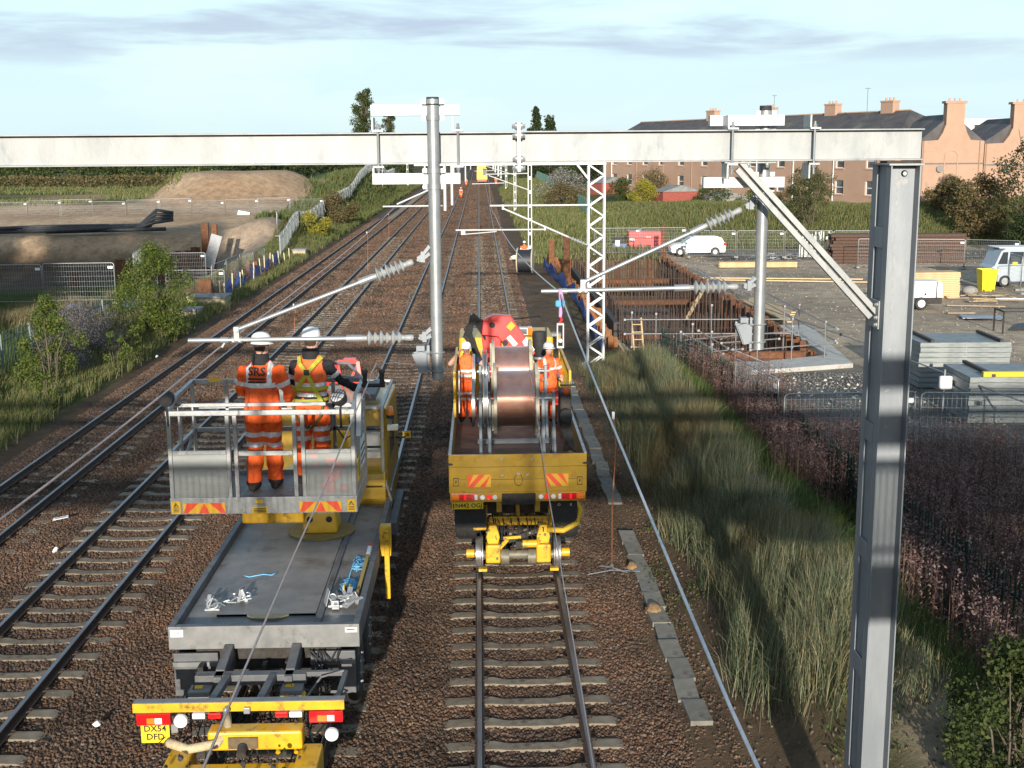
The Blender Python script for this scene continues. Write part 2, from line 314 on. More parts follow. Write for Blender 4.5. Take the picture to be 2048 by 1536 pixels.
def ground_colour(X, Y):
    n1 = fbm(X, Y, 6, 1); n2 = fbm(X, Y, 1.7, 2); n3 = fbm(X, Y, 25, 3)
    def c(*v): return np.array(v)
    def mixc(a, b, t): return a*(1-t[..., None])+b*t[..., None]
    grass = mixc(np.broadcast_to(c(0.065, 0.085, 0.025), X.shape+(3,)), c(0.16, 0.13, 0.055), sst(0.35, 0.7, n1*0.6+n2*0.4))
    soil = mixc(np.broadcast_to(c(0.155, 0.105, 0.062), X.shape+(3,)), c(0.085, 0.06, 0.04), n2)
    yard = mixc(np.broadcast_to(c(0.44, 0.355, 0.26), X.shape+(3,)), c(0.30, 0.245, 0.185), sst(0.3, 0.75, n1*0.7+n2*0.3))
    grey = mixc(np.broadcast_to(c(0.20, 0.185, 0.165), X.shape+(3,)), c(0.12, 0.112, 0.10), sst(0.35, 0.65, n2))
    earth = mixc(np.broadcast_to(c(0.47, 0.335, 0.215), X.shape+(3,)), c(0.35, 0.235, 0.145), sst(0.3, 0.7, n1))
    pale = mixc(np.broadcast_to(c(0.40, 0.31, 0.23), X.shape+(3,)), c(0.30, 0.22, 0.15), n2)
    col = grass.copy()
    def put(mask, cc):
        nonlocal col
        col = mixc(col, cc, np.clip(mask, 0, 1))
    jit = (n1-0.5)*2.2+(n2-0.5)*0.8
    # right side
    put(sst(2.0, 2.6, X)*(1-sst(4.3, 5.2, X+jit*0.5))*(1-sst(44, 48, Y)), soil)
    put(sst(4.9, 5.4, X+jit*0.2)*(1-sst(6.2, 6.8, X+jit*0.3))*(1-sst(44, 48, Y))*0.8, pale*0.75)
    put(sst(8.6, 9.6, X+jit*0.6)*sst(27, 31, Y+jit)*(1-sst(96, 99, Y+jit+0.1*(20-X)))*(1-sst(44, 47, X)), yard)
    put(sst(8.9, 9.6, X+jit*0.6)*sst(28, 31, Y+jit)*(1-sst(44, 47.5, Y+jit*2)), grey)
    put(sst(16, 18, X)*sst(90, 92, Y+jit*0.6)*(1-sst(97, 98, Y+jit*0.5)), grey*0.85)
    put(sst(PIT[0]-1.5, PIT[0]-0.5, X)*(1-sst(PIT[1], PIT[1]+0.1, X))*sst(47, 48, Y)*(1-sst(92, 94, Y)), soil*1.2)
    put((1-sst(4.2, 5.5, X+jit))*sst(2.3, 2.6, X)*sst(46, 50, Y), soil)
    # left side
    site = sst(-90, -70, X)*(1-sst(-19, -16.5, X+jit*0.4))*sst(68, 74, Y+jit)*(1-sst(190, 200, Y+jit*6))
    put(site, earth)
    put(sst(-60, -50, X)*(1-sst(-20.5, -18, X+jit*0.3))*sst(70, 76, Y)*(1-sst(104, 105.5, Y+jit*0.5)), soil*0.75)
    fieldg = sst(150, 175, Y+jit*12+X*0.4)*(1-sst(-42, -36, X+jit*2)); put(fieldg*0.75, grass*1.25)
    put((1-sst(-62, -50, X+jit*3))*sst(140, 150, Y+jit*5), grass)
    gb = sst(-49, -46, X+jit)*(1-sst(-40.5, -38, X+jit))*sst(140, 146, Y)*(1-sst(176, 182, Y)); put(gb*0.9, grass*1.0)
    put(np.exp(-(((X+18.6)/3.0)**2+((Y-107)/8.0)**2)*0.7)*1.3, pale)
    put(sst(-13.8, -13.4, X+jit*0.2)*(1-sst(2.4, 2.6, X)), soil*0.8)
    put(sst(-30, -26, X+jit)*(1-sst(-14, -13.6, X))*sst(176, 186, Y+jit*5), np.broadcast_to(c(0.075, 0.12, 0.03), X.shape+(3,)))
    put(sst(230, 260, Y)*(1-sst(-15, -13, X)), grass*0.9)
    return col
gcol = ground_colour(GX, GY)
nx, ny = GX.shape
V = np.stack([GX, GY, GZ], -1).reshape(-1, 3)
ii, jj = np.meshgrid(np.arange(nx-1), np.arange(ny-1), indexing='ij'); a = (ii*ny+jj).ravel()
F = np.stack([a, a+ny, a+ny+1, a+1], -1)
def soil_mat(name, bump=0.5, fine=26.0):
    m = bpy.data.materials.new(name); m.use_nodes = True; nt = m.node_tree; N = nt.nodes; L = nt.links; p = N['Principled BSDF']; p.inputs['Roughness'].default_value = 0.95; p.inputs['Specular IOR Level'].default_value = 0.15
    at = N.new('ShaderNodeAttribute'); at.attribute_name = 'ground_col'; tc = N.new('ShaderNodeTexCoord')
    n = N.new('ShaderNodeTexNoise'); n.inputs['Scale'].default_value = 1.3; n.inputs['Detail'].default_value = 12; n.inputs['Roughness'].default_value = 0.78; L.new(tc.outputs['Object'], n.inputs['Vector'])
    mr = N.new('ShaderNodeMapRange'); mr.inputs[1].default_value = 0.32; mr.inputs[2].default_value = 0.68; mr.inputs[3].default_value = 0.55; mr.inputs[4].default_value = 1.4; L.new(n.outputs[0], mr.inputs[0])
    hs = N.new('ShaderNodeHueSaturation'); L.new(at.outputs['Color'], hs.inputs['Color']); L.new(mr.outputs[0], hs.inputs['Value']); L.new(hs.outputs[0], p.inputs['Base Color'])
    v = N.new('ShaderNodeTexNoise'); v.inputs['Scale'].default_value = fine*0.25; v.inputs['Detail'].default_value = 9; v.inputs['Roughness'].default_value = 0.75; L.new(tc.outputs['Object'], v.inputs['Vector'])
    b = N.new('ShaderNodeBump'); b.inputs['Strength'].default_value = bump; b.inputs['Distance'].default_value = 0.25; L.new(v.outputs[0], b.inputs['Height']); L.new(b.outputs[0], p.inputs['Normal'])
    return m
SOIL = soil_mat('ground_soil')
me = np_mesh('ground', V, F, SOIL, smooth=True)
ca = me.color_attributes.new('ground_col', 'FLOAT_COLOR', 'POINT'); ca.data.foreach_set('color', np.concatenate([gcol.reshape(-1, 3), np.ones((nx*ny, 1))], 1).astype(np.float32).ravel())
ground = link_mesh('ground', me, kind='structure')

# ---------------------------------------------------------------- ballast bed
def ballast_mat(name, rand=False):
    m = bpy.data.materials.new(name); m.use_nodes = True; nt = m.node_tree; N = nt.nodes; L = nt.links; p = N['Principled BSDF']; p.inputs['Roughness'].default_value = 0.9; p.inputs['Specular IOR Level'].default_value = 0.25
    tc = N.new('ShaderNodeTexCoord')
    ge = N.new('ShaderNodeNewGeometry')
    def noise(s, d=5):
        n = N.new('ShaderNodeTexNoise'); n.inputs['Scale'].default_value = s; n.inputs['Detail'].default_value = d; L.new(ge.outputs['Position'], n.inputs['Vector']); return n.outputs[0]
    def ramp(f, stops):
        r = N.new('ShaderNodeValToRGB'); e = r.color_ramp.elements
        while len(e) > len(stops): e.remove(e[-1])
        while len(e) < len(stops): e.new(1)
        for el, (p_, c_) in zip(e, stops): el.position = p_; el.color = (*c_, 1)
        L.new(f, r.inputs[0]); return r.outputs[0]
    cols = [(0.0, (0.050, 0.033, 0.024)), (0.35, (0.10, 0.062, 0.042)), (0.65, (0.145, 0.09, 0.060)), (0.88, (0.11, 0.086, 0.066)), (1.0, (0.19, 0.15, 0.115))]
    if rand:
        oi = N.new('ShaderNodeObjectInfo'); base = ramp(oi.outputs['Random'], cols)
    else:
        v = N.new('ShaderNodeTexVoronoi'); v.inputs['Scale'].default_value = 20; L.new(ge.outputs['Position'], v.inputs['Vector']); sp = N.new('ShaderNodeSeparateColor'); L.new(v.outputs['Color'], sp.inputs[0]); base = ramp(sp.outputs[0], cols)
        
    # old stone greyer / oily in the four-foot, fresher and redder between the tracks
    mx = N.new('ShaderNodeMix'); mx.data_type = 'RGBA'; mx.blend_type = 'MULTIPLY'; mx.inputs[0].default_value = 1
    L.new(base, mx.inputs[6]); L.new(ramp(noise(0.55), [(0.33, (0.55, 0.54, 0.54)), (0.48, (0.95, 0.92, 0.9)), (0.66, (1.25, 1.08, 0.98))]), mx.inputs[7]); 
    # oil and brake dust darken the stone between the rails
    sx = N.new('ShaderNodeSeparateXYZ'); L.new(ge.outputs['Position'], sx.inputs[0]); acc = None
    for tx, k in ((-11.02, 0.25), (-7.57, 0.15), (-2.97, 0.45), (0.66, 0.35)):
        a_ = N.new('ShaderNodeMath'); a_.operation = 'SUBTRACT'; L.new(sx.outputs[0], a_.inputs[0]); a_.inputs[1].default_value = tx
        ab = N.new('ShaderNodeMath'); ab.operation = 'ABSOLUTE'; L.new(a_.outputs[0], ab.inputs[0])
        mr = N.new('ShaderNodeMapRange'); mr.interpolation_type = 'SMOOTHSTEP'; mr.inputs[1].default_value = 0.85; mr.inputs[2].default_value = 0.2; mr.inputs[3].default_value = 0; mr.inputs[4].default_value = k; L.new(ab.outputs[0], mr.inputs[0])
        if acc is None: acc = mr.outputs[0]
        else: ad = N.new('ShaderNodeMath'); ad.operation = 'ADD'; L.new(acc, ad.inputs[0]); L.new(mr.outputs[0], ad.inputs[1]); acc = ad.outputs[0]
    mu = N.new('ShaderNodeMath'); mu.operation = 'MULTIPLY'; L.new(acc, mu.inputs[0]); rn = N.new('ShaderNodeMapRange'); rn.inputs[1].default_value = 0.35; rn.inputs[2].default_value = 0.6; L.new(noise(0.9), rn.inputs[0]); L.new(rn.outputs[0], mu.inputs[1])
    m2 = N.new('ShaderNodeMix'); m2.data_type = 'RGBA'; L.new(mu.outputs[0], m2.inputs[0]); L.new(mx.outputs[2], m2.inputs[6]); m2.inputs[7].default_value = (0.03, 0.026, 0.024, 1); L.new(m2.outputs[2], p.inputs['Base Color'])
    return m
BALL = ballast_mat('ballast_sheet'); STONE = ballast_mat('ballast_stone', True)
TR = {'a': -11.02, 'b': -7.57, 'c': -2.97, 'd': 0.66}
def ballast_h(X, Y):
    z = -0.215+0*X
    for t in TR.values(): z = z-0.035*np.exp(-((X-t)/0.42)**2)
    z = z-0.07*np.exp(-((X+9.3)/0.5)**2)-0.06*np.exp(-((X+5.2)/0.9)**2)-0.05*np.exp(-((X+1.15)/0.5)**2)
    z = z-0.09*sst(1.9, 2.75, X)-0.32*(1-sst(-13.7, -12.4, X))
    return z+0.03*(fbm(X, Y, 1.4, 41)-0.5)
bx = np.arange(-13.9, 2.91, 0.14); by = np.concatenate([axis((2, 60, 0.35), (60, 140, 1.0), (140, 400, 5)), [400, 700, 1200, 2000]])
BX, BY = np.meshgrid(bx, by, indexing='ij'); BZ = ballast_h(BX, BY); nx, ny = BX.shape
ii, jj = np.meshgrid(np.arange(nx-1), np.arange(ny-1), indexing='ij'); a = (ii*ny+jj).ravel()
link_mesh('ballast_bed', np_mesh('ballast_bed', np.stack([BX, BY, BZ], -1).reshape(-1, 3), np.stack([a, a+ny, a+ny+1, a+1], -1), BALL, smooth=True), kind='structure')

def scatter_stones(name, x0, x1, y0, y1, density, r, hfun, material, step=0.3, lift=0.0, seed=0, smin=0.55):
    """loose stones: a patch of ground surface, one instanced faceted stone per point"""
    xs = np.arange(x0, x1+1e-6, step); ys = np.arange(y0, y1+1e-6, step); X, Y = np.meshgrid(xs, ys, indexing='ij'); Z = hfun(X, Y)+lift
    n, m_ = X.shape; i, j = np.meshgrid(np.arange(n-1), np.arange(m_-1), indexing='ij'); a = (i*m_+j).ravel()
    me = np_mesh(name, np.stack([X, Y, Z], -1).reshape(-1, 3), np.stack([a, a+m_, a+m_+1, a+1], -1), material)
    o = link_mesh(name, me, kind='stuff'); o['label'] = name.replace('_', ' ')
    ng = bpy.data.node_groups.new(name, 'GeometryNodeTree'); ng.interface.new_socket('Geometry', in_out='INPUT', socket_type='NodeSocketGeometry'); ng.interface.new_socket('Geometry', in_out='OUTPUT', socket_type='NodeSocketGeometry')
    N = ng.nodes; L = ng.links; gi = N.new('NodeGroupInput'); go = N.new('NodeGroupOutput')
    d = N.new('GeometryNodeDistributePointsOnFaces'); d.inputs['Density'].default_value = density; d.inputs['Seed'].default_value = seed
    ico = N.new('GeometryNodeMeshIcoSphere'); ico.inputs['Radius'].default_value = r; ico.inputs['Subdivisions'].default_value = 1
    ip = N.new('GeometryNodeInstanceOnPoints')
    rr = N.new('FunctionNodeRandomValue'); rr.data_type = 'FLOAT_VECTOR'; rr.inputs[0].default_value = (0, 0, 0); rr.inputs[1].default_value = (6.28, 6.28, 6.28)
    rs = N.new('FunctionNodeRandomValue'); rs.data_type = 'FLOAT_VECTOR'; rs.inputs[0].default_value = (smin, smin*0.85, smin*0.7); rs.inputs[1].default_value = (1.45, 1.1, 0.95); rs.inputs['Seed'].default_value = 5
    sm = N.new('GeometryNodeSetMaterial'); sm.inputs['Material'].default_value = material
    L.new(gi.outputs[0], d.inputs['Mesh']); L.new(d.outputs['Points'], ip.inputs['Points']); L.new(ico.outputs['Mesh'], sm.inputs['Geometry']); L.new(sm.outputs[0], ip.inputs['Instance'])
    L.new(rr.outputs[0], ip.inputs['Rotation']); L.new(rs.outputs[0], ip.inputs['Scale']); L.new(ip.outputs[0], go.inputs[0])
    md = o.modifiers.new('stones', 'NODES'); md.node_group = ng; return o
scatter_stones('ballast_stones', -13.6, 2.85, 9.0, 30, 470, 0.033, ballast_h, STONE, 0.35, seed=1)
scatter_stones('cess_stones', 2.4, 3.7, 12.0, 48, 170, 0.028, lambda X, Y: ground_h(X, Y)-0.005, STONE, 0.3, seed=11, smin=0.3)
scatter_stones('ballast_stones', -13.6, 2.85, 150, 340, 14, 0.13, ballast_h, STONE, 4.0, seed=5)
scatter_stones('ballast_stones', -13.6, 2.85, 62, 150, 55, 0.075, ballast_h, STONE, 1.0, seed=3)
scatter_stones('ballast_stones', -13.6, 2.85, 30, 62, 170, 0.042, ballast_h, STONE, 0.5, seed=2)

# ================================================================ TRACKS
RAIL = mat('rail_rust', (0.055, 0.034, 0.025), (0.085, 0.05, 0.036), rough=0.8, scale=9, bump=0.2)
RAILTOP = mat('rail_head', (0.26, 0.255, 0.265), (0.18, 0.15, 0.135), rough=0.36, metal=0.85, scale=0.8)
SLEEP = mat('concrete_sleeper', (0.15, 0.12, 0.085), (0.235, 0.195, 0.145), rough=0.9, scale=5, c3=(0.085, 0.062, 0.043), bump=0.25, rand=0.16)
FSLEEP = mat('far_sleeper', (0.125, 0.10, 0.078), (0.16, 0.13, 0.10), rough=0.95, scale=2)
CLIP = mat('rail_clip', (0.05, 0.035, 0.03), rough=0.8)
# rail profile: flat-bottom
rp = [(-0.07, -0.159), (0.07, -0.159), (0.07, -0.148), (0.012, -0.13), (0.009, -0.05), (0.035, -0.035), (0.035, -0.006), (0.026, 0.0), (-0.026, 0.0), (-0.035, -0.006), (-0.035, -0.035), (-0.009, -0.05), (-0.012, -0.13), (-0.07, -0.148)]
def rail_mesh():
    ys = [3, 12, 25, 50, 100, 200, 400, 900, 2000]; n = len(rp); vs = []; fs = []; mi = []
    for y in ys: vs += [(u, y, w) for u, w in rp]
    for j in range(len(ys)-1):
        for k in range(n):
            k2 = (k+1) % n; fs.append((j*n+k, j*n+k2, (j+1)*n+k2, (j+1)*n+k)); mi.append(1 if k in (6, 7, 8) else 0)
    b = MB(); b.v = vs; b.f = fs; b.m = mi; return b.mesh('rail', [RAIL, RAILTOP])
rail_me = rail_mesh()
# sleeper: higher under the rails, waisted and lower in the middle
def sleeper_mesh():
    xs = [-1.26, -1.18, -0.55, -0.38, 0.38, 0.55, 1.18, 1.26]; zt = [-0.22, -0.185, -0.168, -0.20, -0.20, -0.168, -0.185, -0.22]; hw = [0.115, 0.125, 0.12, 0.10, 0.10, 0.12, 0.125, 0.115]
    vs = []; fs = []
    for x, z, w in zip(xs, zt, hw): vs += [(x, -w-0.025, -0.36), (x, -w, z), (x, w, z), (x, w+0.025, -0.36)]
    for j in range(len(xs)-1):
        for k in range(3): fs.append((j*4+k, j*4+k+1, j*4+4+k+1, j*4+4+k))
    fs += [(0, 1, 2, 3), (31, 30, 29, 28)]
    b = MB(); b.add(vs, fs); return b.mesh('sleeper', SLEEP)
sleeper_me = sleeper_mesh()
track_labels = {'a': 'railway track with a loose wire lying between its rails beside the left verge', 'b': 'empty railway track between the wire-strewn track and the platform truck',
                'c': 'railway track the grey platform truck stands on', 'd': 'railway track the yellow reel lorry stands on'}
for k, tx in TR.items():
    t = thing('railway_track', track_labels[k], 'railway track', (tx, 0, 0))
    for s in (-1, 1): link_mesh('rail', rail_me, t, (s*0.7475, 0, 0))
    y = 9.3+0.21*random.random(); cl = MB(); i = 0; rest = []
    while y < 330:
        if y < 118: link_mesh('sleeper', sleeper_me, t, (random.uniform(-0.02, 0.02), y+random.uniform(-.02, .02), random.uniform(-0.008, 0.004)+{'a': -0.034, 'b': -0.004, 'c': -0.022, 'd': -0.004}[k]), (0, random.uniform(-0.006, 0.006), random.uniform(-0.014, 0.014)))
        else: rest.append(y)
        if y < 34:
            for s in (-1, 1):
                for q in (-1, 1): cl.tube([(s*0.7475+q*0.055, y-0.06, -0.145), (s*0.7475+q*0.12, y-0.05, -0.125), (s*0.7475+q*0.13, y+0.02, -0.12), (s*0.7475+q*0.07, y+0.05, -0.135)], 0.012, 5)
        y += 0.70; i += 1
    cl.build('rail_clips', CLIP, t, kind='stuff')
    fs = MB()
    for yy in rest: fs.box(-1.25, 1.25, yy-0.12, yy+0.12, -0.3, -0.222)
    fs.build('far_sleepers', FSLEEP, t, kind='stuff')
# ================================================================ FOOTBRIDGE (behind the camera, it casts the shade across the tracks)
BRG = mat('bridge_green', (0.05, 0.07, 0.06), (0.09, 0.10, 0.08), rough=0.6)
def footbridge():
    t = thing('footbridge', 'steel footbridge with slatted parapets that spans the tracks', 'footbridge', (0, 0, 0))
    MB().box(-22, 22, -1.7, 0.28, 6.02, 6.22).build('deck', CONC, t)
    for y_, z0_, z1_ in ((0.27, 6.40, 7.28), (-1.63, 6.50, 7.62)):
        b = MB()
        for x in np.arange(-22, 22, 0.07): b.box(x, x+0.042, y_-0.01, y_+0.01, z0_, z1_)
        b.build('parapet_bars', BRG, t, kind='stuff'); MB().box(-22, 22, y_-0.025, y_+0.025, z1_, z1_+0.05).build('parapet_rail', BRG, t); MB().box(-22, 22, y_-0.025, y_+0.025, z0_-0.05, z0_).build('parapet_rail', BRG, t)
    MB().box(-22, 22, -1.66, -1.60, 8.45, 8.78).build('handrail', BRG, t)
    MB().box(-22, 22, -1.66, -1.60, 7.86, 8.22).build('handrail', BRG, t)
    b = MB()
    for x in np.arange(-21, 22, 3.0): b.box(x, x+0.1, -1.74, -1.67, 6.22, 8.78)
    b.build('post', BRG, t)
    for x in (-13.8, 7.2): MB().box(x-0.5, x+0.5, -1.6, 0.1, gz(x, -1)-1, 6.02).build('pier', CONC, t)
footbridge()

# ================================================================ OVERHEAD LINE STRUCTURES
INSUL = mat('insulator_grey', (0.27, 0.285, 0.29), (0.33, 0.345, 0.345), rough=0.45, scale=8)
def bolt(b, p, d, r=0.02, l=0.03, mi=0):
    p = Vector(p); d = Vector(d).normalized(); b.cyl(p, p+d*l*0.4, r*1.5, n=10, mi=mi); b.cyl(p, p+d*l, r, n=6, mi=mi)
def ibeam(b, x0, x1, yc, z0, z1, w=0.165, tf=0.014, tw=0.01, mi=0):
    b.box(x0, x1, yc-w/2, yc+w/2, z1-tf, z1, mi); b.box(x0, x1, yc-w/2, yc+w/2, z0, z0+tf, mi); b.box(x0, x1, yc-tw/2, yc+tw/2, z0+tf, z1-tf, mi)
def insulator(p0, p1, parent, n=6, r=0.075, name='insulator'):
    p0 = Vector(p0); p1 = Vector(p1); L_ = (p1-p0).length; prof = [(0, 0.034), (0.05, 0.036), (0.10, 0.036), (0.105, 0.03), (0.16, 0.026)]
    for i in range(n):
        a = 0.19+0.62*i/n; st = 0.62/n; rr = r*(1.0 if i % 2 == 0 else 0.82)
        prof += [(a, 0.026), (a+st*0.10, rr*0.50), (a+st*0.34, rr), (a+st*0.46, rr*0.98), (a+st*0.80, rr*0.48), (a+st*0.95, 0.028)]
    prof += [(0.84, 0.024), (0.86, 0.03), (0.97, 0.032), (1.0, 0.02)]
    MB().rev(p0, p1, prof, 20).build(name, INSUL, parent, smooth=50)
def clevis(p_tube, p_ins, parent):
    b = MB(); p0 = Vector(p_ins); p1 = Vector(p_tube); m = p0.lerp(p1, 0.42)
    for q in (-1, 1): b.bar(p0+Vector((0, q*0.022, 0)), m+Vector((0, q*0.022, 0)), 0.012, 0.055)
    b.cyl(p0-Vector((0, 0.045, 0)), p0+Vector((0, 0.045, 0)), 0.014, n=8)
    b.box(m.x-0.02, m.x+0.02, m.y-0.05, m.y+0.05, m.z-0.05, m.z+0.05)
    for q in (-1, 1): b.bar(m+Vector((0, q*0.035, 0.02)), p1+Vector((0, q*0.035, 0.06)), 0.014, 0.03); b.bar(m+Vector((0, q*0.035, -0.02)), p1+Vector((0, q*0.035, -0.01)), 0.014, 0.03)
    b.build('clevis', GALVD, parent)
def uclamp(b, c, r, dz=0.0):
    c = Vector(c); pts = [c+Vector((r*1.12*cos(a), r*1.12*sin(a), dz)) for a in np.linspace(-pi*0.95, pi*0.1+pi*0.85, 14)]; b.tube(pts, 0.008, 6)
def near_portal():
    t = thing('portal_gantry', 'big galvanised portal gantry whose beam crosses over the two trucks', 'gantry', (4.06, 12.0, 0))
    o = Vector((4.06, 12.0, 0)); X = lambda x: x-4.06
    # left and right girders with a bolted splice
    b = MB(); ibeam(b, X(-13.9), X(0.365), 0, 7.82, 8.12); b.build('beam', GALV, t, bevel=0.003)
    b = MB(); ibeam(b, X(0.397), X(4.29), 0, 7.825, 8.125); b.build('beam', GALV, t, bevel=0.003, label='right-hand length of the beam, carried on the column')
    b = MB(); b.box(X(0.3655), X(0.380), -0.12, 0.12, 7.74, 8.21); b.box(X(0.382), X(0.3965), -0.12, 0.12, 7.74, 8.21); b.build('splice_plate', GALVT, t, bevel=0.003)
    b = MB()
    for z in (7.775, 7.86, 8.08, 8.17):
        for y in (-0.09, 0.09): bolt(b, (X(0.3655), y, z), (-1, 0, 0), 0.022, 0.045); bolt(b, (X(0.3965), y, z), (1, 0, 0), 0.022, 0.045)
    b.build('splice_bolts', GALVT, t)
    b = MB()
    for i, (x, z0, z1) in enumerate([(0.3, 7.92, 8.0), (0.12, 7.95, 8.05)]): pass
    # two-channel column with batten plates
    zb = gz(4.06, 12)-0.1
    for sgn, nm in ((-1, 'column_channel'), (1, 'column_channel')):
        b = MB(); yw = sgn*0.13; b.box(-0.145, 0.145, min(yw, yw+sgn*0.012), max(yw, yw+sgn*0.012), zb, 7.775)
        for q in (-1, 1): b.box(min(q*0.145, q*0.131), max(q*0.145, q*0.131), min(yw+sgn*0.0121, yw+sgn*0.15), max(yw+sgn*0.0121, yw+sgn*0.15), zb, 7.775)
        b.build(nm, GALVD, t, bevel=0.003)
    for z in (6.98, 5.02, 3.78, 2.52, 1.2):
        for q in (-1, 1): MB().box(min(q*0.1451, q*0.135)+0, max(q*0.1451, q*0.135), -0.125, 0.125, z, z+0.20).build('batten_plate', GALVD, t, bevel=0.003)
    for q in (-1, 1): MB().box(q*0.118-0.004, q*0.118+0.004, -0.128, 0.128, zb, 7.77).build('side_plate', GALVD, t)
    MB().box(-0.17, 0.17, -0.30, 0.30, 7.777, 7.797).build('cap_plate', GALV, t, bevel=0.003); MB().box(-0.13, 0.12, -0.11, 0.11, 7.799, 7.818).build('packing_plate', DARK, t)
    b = MB(); bolt(b, (0.03, -0.13, 7.70), (0, -1, 0), 0.022, 0.03)
    b.build('column_bolt', GALVT, t)
    PALE = mat('zinc_streak', (0.34, 0.35, 0.35), (0.24, 0.25, 0.26), rough=0.6, scale=20); b = MB(); b.box(-0.035, -0.022, -0.1433, -0.1421, 6.25, 7.58); b.prism([(-0.07, 7.60), (-0.02, 7.56), (0.06, 7.60), (0.09, 7.66), (0.02, 7.645), (-0.05, 7.665)], 'y', -0.1435, -0.1422)
    for z in (6.9, 6.42, 5.96, 5.55, 5.18): b.prism([(-0.055+0.02*sin(z*9), z), (-0.02, z+0.012), (0.0, z+0.03), (-0.03, z+0.04)], 'y', -0.1436, -0.1423)
    b.build('zinc_streaks', PALE, t)
    MB().box(-0.55, 0.55, -0.55, 0.55, zb-0.6, zb+0.12).build('foundation', CONC, t, bevel=0.03)
    # knee brace: a channel of two angles, with end plates
    p0 = Vector((X(2.50), -0.02, 7.80)); p1 = Vector((X(3.91), -0.02, 6.30)); d = (p1-p0).normalized(); n = Vector((d.z, 0, -d.x))
    if n.z < 0: n = -n
    MB().bar(p0+n*0.035, p1+n*0.035, 0.055, 0.10, up=(0, 1, 0)).build('knee_brace', GALV, t, bevel=0.003)
    MB().bar(p0-n*0.040+d*0.03, p1-n*0.040-d*0.03, 0.055, 0.07, up=(0, 1, 0)).build('knee_brace', GALV, t, bevel=0.003)
    MB().box(-0.162, -0.147, -0.16, 0.13, 6.19, 6.47).build('gusset_plate', GALV, t, bevel=0.003)
    MB().box(X(2.36), X(2.86), -0.085, 0.085, 7.806, 7.8195).build('gusset_plate', GALV, t, bevel=0.002)
    b = MB()
    for z in (6.23, 6.30, 6.43):
        bolt(b, (-0.162, -0.12, z), (-1, 0, 0), 0.016, 0.03)
    for x in (2.42, 2.6, 2.78): bolt(b, (X(x), -0.06, 7.806), (0, 0, -1), 0.016, 0.04)
    b.build('brace_bolts', GALVT, t)
    return t
near_portal()
def drop_tube(label, x, y, z0, z1, beamY, bars, ysign, rods, group=None, broad=True):
    """a hanging tube with its two cross bars and clamps (origin at the tube foot)"""
    t = thing('drop_tube', label, 'drop tube', (x, y, z0), 0, group)
    b = MB(); b.cyl((0, 0, 0), (0, 0, z1-z0-0.075), 0.0572, n=24); b.build('tube', GALVT, t, smooth=40)
    MB().cyl((0, 0, z1-z0-0.075), (0, 0, z1-z0), 0.0585, n=24).build('end_cap', BLACK, t, smooth=40)
    for z, xa, xb in bars:
        yy = -ysign*0.0; b = MB(); off = ysign*0.125
        b.box(xa-x, xb-x, off-0.05, off+0.05, z-z0-0.052, z-z0+0.052); b.build('cross_bar', GALVW, t, bevel=0.004)
        for dz in (-0.075, 0.075):
            b = MB(); b.cyl((0, 0, z-z0+dz-0.022), (0, 0, z-z0+dz+0.022), 0.066, n=20); b.box(-0.105, 0.105, 0.02*ysign-0.012, 0.02*ysign+0.012, z-z0+dz-0.022, z-z0+dz+0.022)
            for q in (-1, 1): bolt(b, (q*0.09, 0.02*ysign-0.012 if ysign > 0 else 0.02*ysign+0.012, z-z0+dz), (0, -1 if ysign > 0 else 1, 0), 0.014, 0.02)
            b.build('clamp_band', GALVT, t, smooth=40)
    for rx in rods:
        b = MB(); xx = rx-x; yb = beamY-y
        for s in (-1, 1): b.cyl((xx, yb+s*0.098, 7.70-z0), (xx, yb+s*0.098, 8.20-z0), 0.011, n=8)
        b.box(xx-0.05, xx+0.05, yb-0.13, yb+0.13, 8.127-z0, 8.143-z0); b.box(xx-0.05, xx+0.05, yb-0.13, yb+0.13, 7.79-z0, 7.806-z0)
        b.box(xx-0.055, xx-0.04, yb-0.13, yb+0.13, 8.144-z0, 8.26-z0); b.box(xx-0.055, xx-0.04, yb-0.13, yb+0.13, 7.66-z0, 7.788-z0)
        for s in (-1, 1): b.cyl((xx, yb+s*0.098, 8.144-z0), (xx, yb+s*0.098, 8.17-z0), 0.02, n=6); b.cyl((xx, yb+s*0.098, 7.762-z0), (xx, yb+s*0.098, 7.789-z0), 0.02, n=6)
        b.build('hook_clamp', GALVT, t)
    return t
def pivot_bracket(t, z, s=-1, m=None):
    b = MB(); b.box(-0.012, 0.012, -0.02, 0.02, z-0.16, z+0.16); b.v = [(v[0]+s*0.085, v[1], v[2]) for v in b.v]
    b.prism([(s*0.10, z-0.10), (s*0.16, z-0.11), (s*0.235, z+0.08), (s*0.16, z+0.105), (s*0.10, z+0.09)], 'y', -0.07, -0.05); b.prism([(s*0.10, z-0.10), (s*0.16, z-0.11), (s*0.235, z+0.08), (s*0.16, z+0.105), (s*0.10, z+0.09)], 'y', 0.05, 0.07)
    b.prism([(s*0.16, z-0.11), (s*0.17, z-0.11), (s*0.245, z+0.08), (s*0.235, z+0.08)], 'y', -0.05, 0.05); b.box(min(s*.12, s*.2), max(s*.12, s*.2), -0.05, 0.05, z+0.11, z+0.16)
    for dz in (-0.09, 0.09):
        uclamp(b, (0, 0, z+dz), 0.062); b.cyl((s*0.07, -0.062, z+dz), (s*0.11, -0.062, z+dz), 0.012, n=6); b.cyl((s*0.07, 0.062, z+dz), (s*0.11, 0.062, z+dz), 0.012, n=6)
    b.build('pivot_bracket', m or GALVD, t)
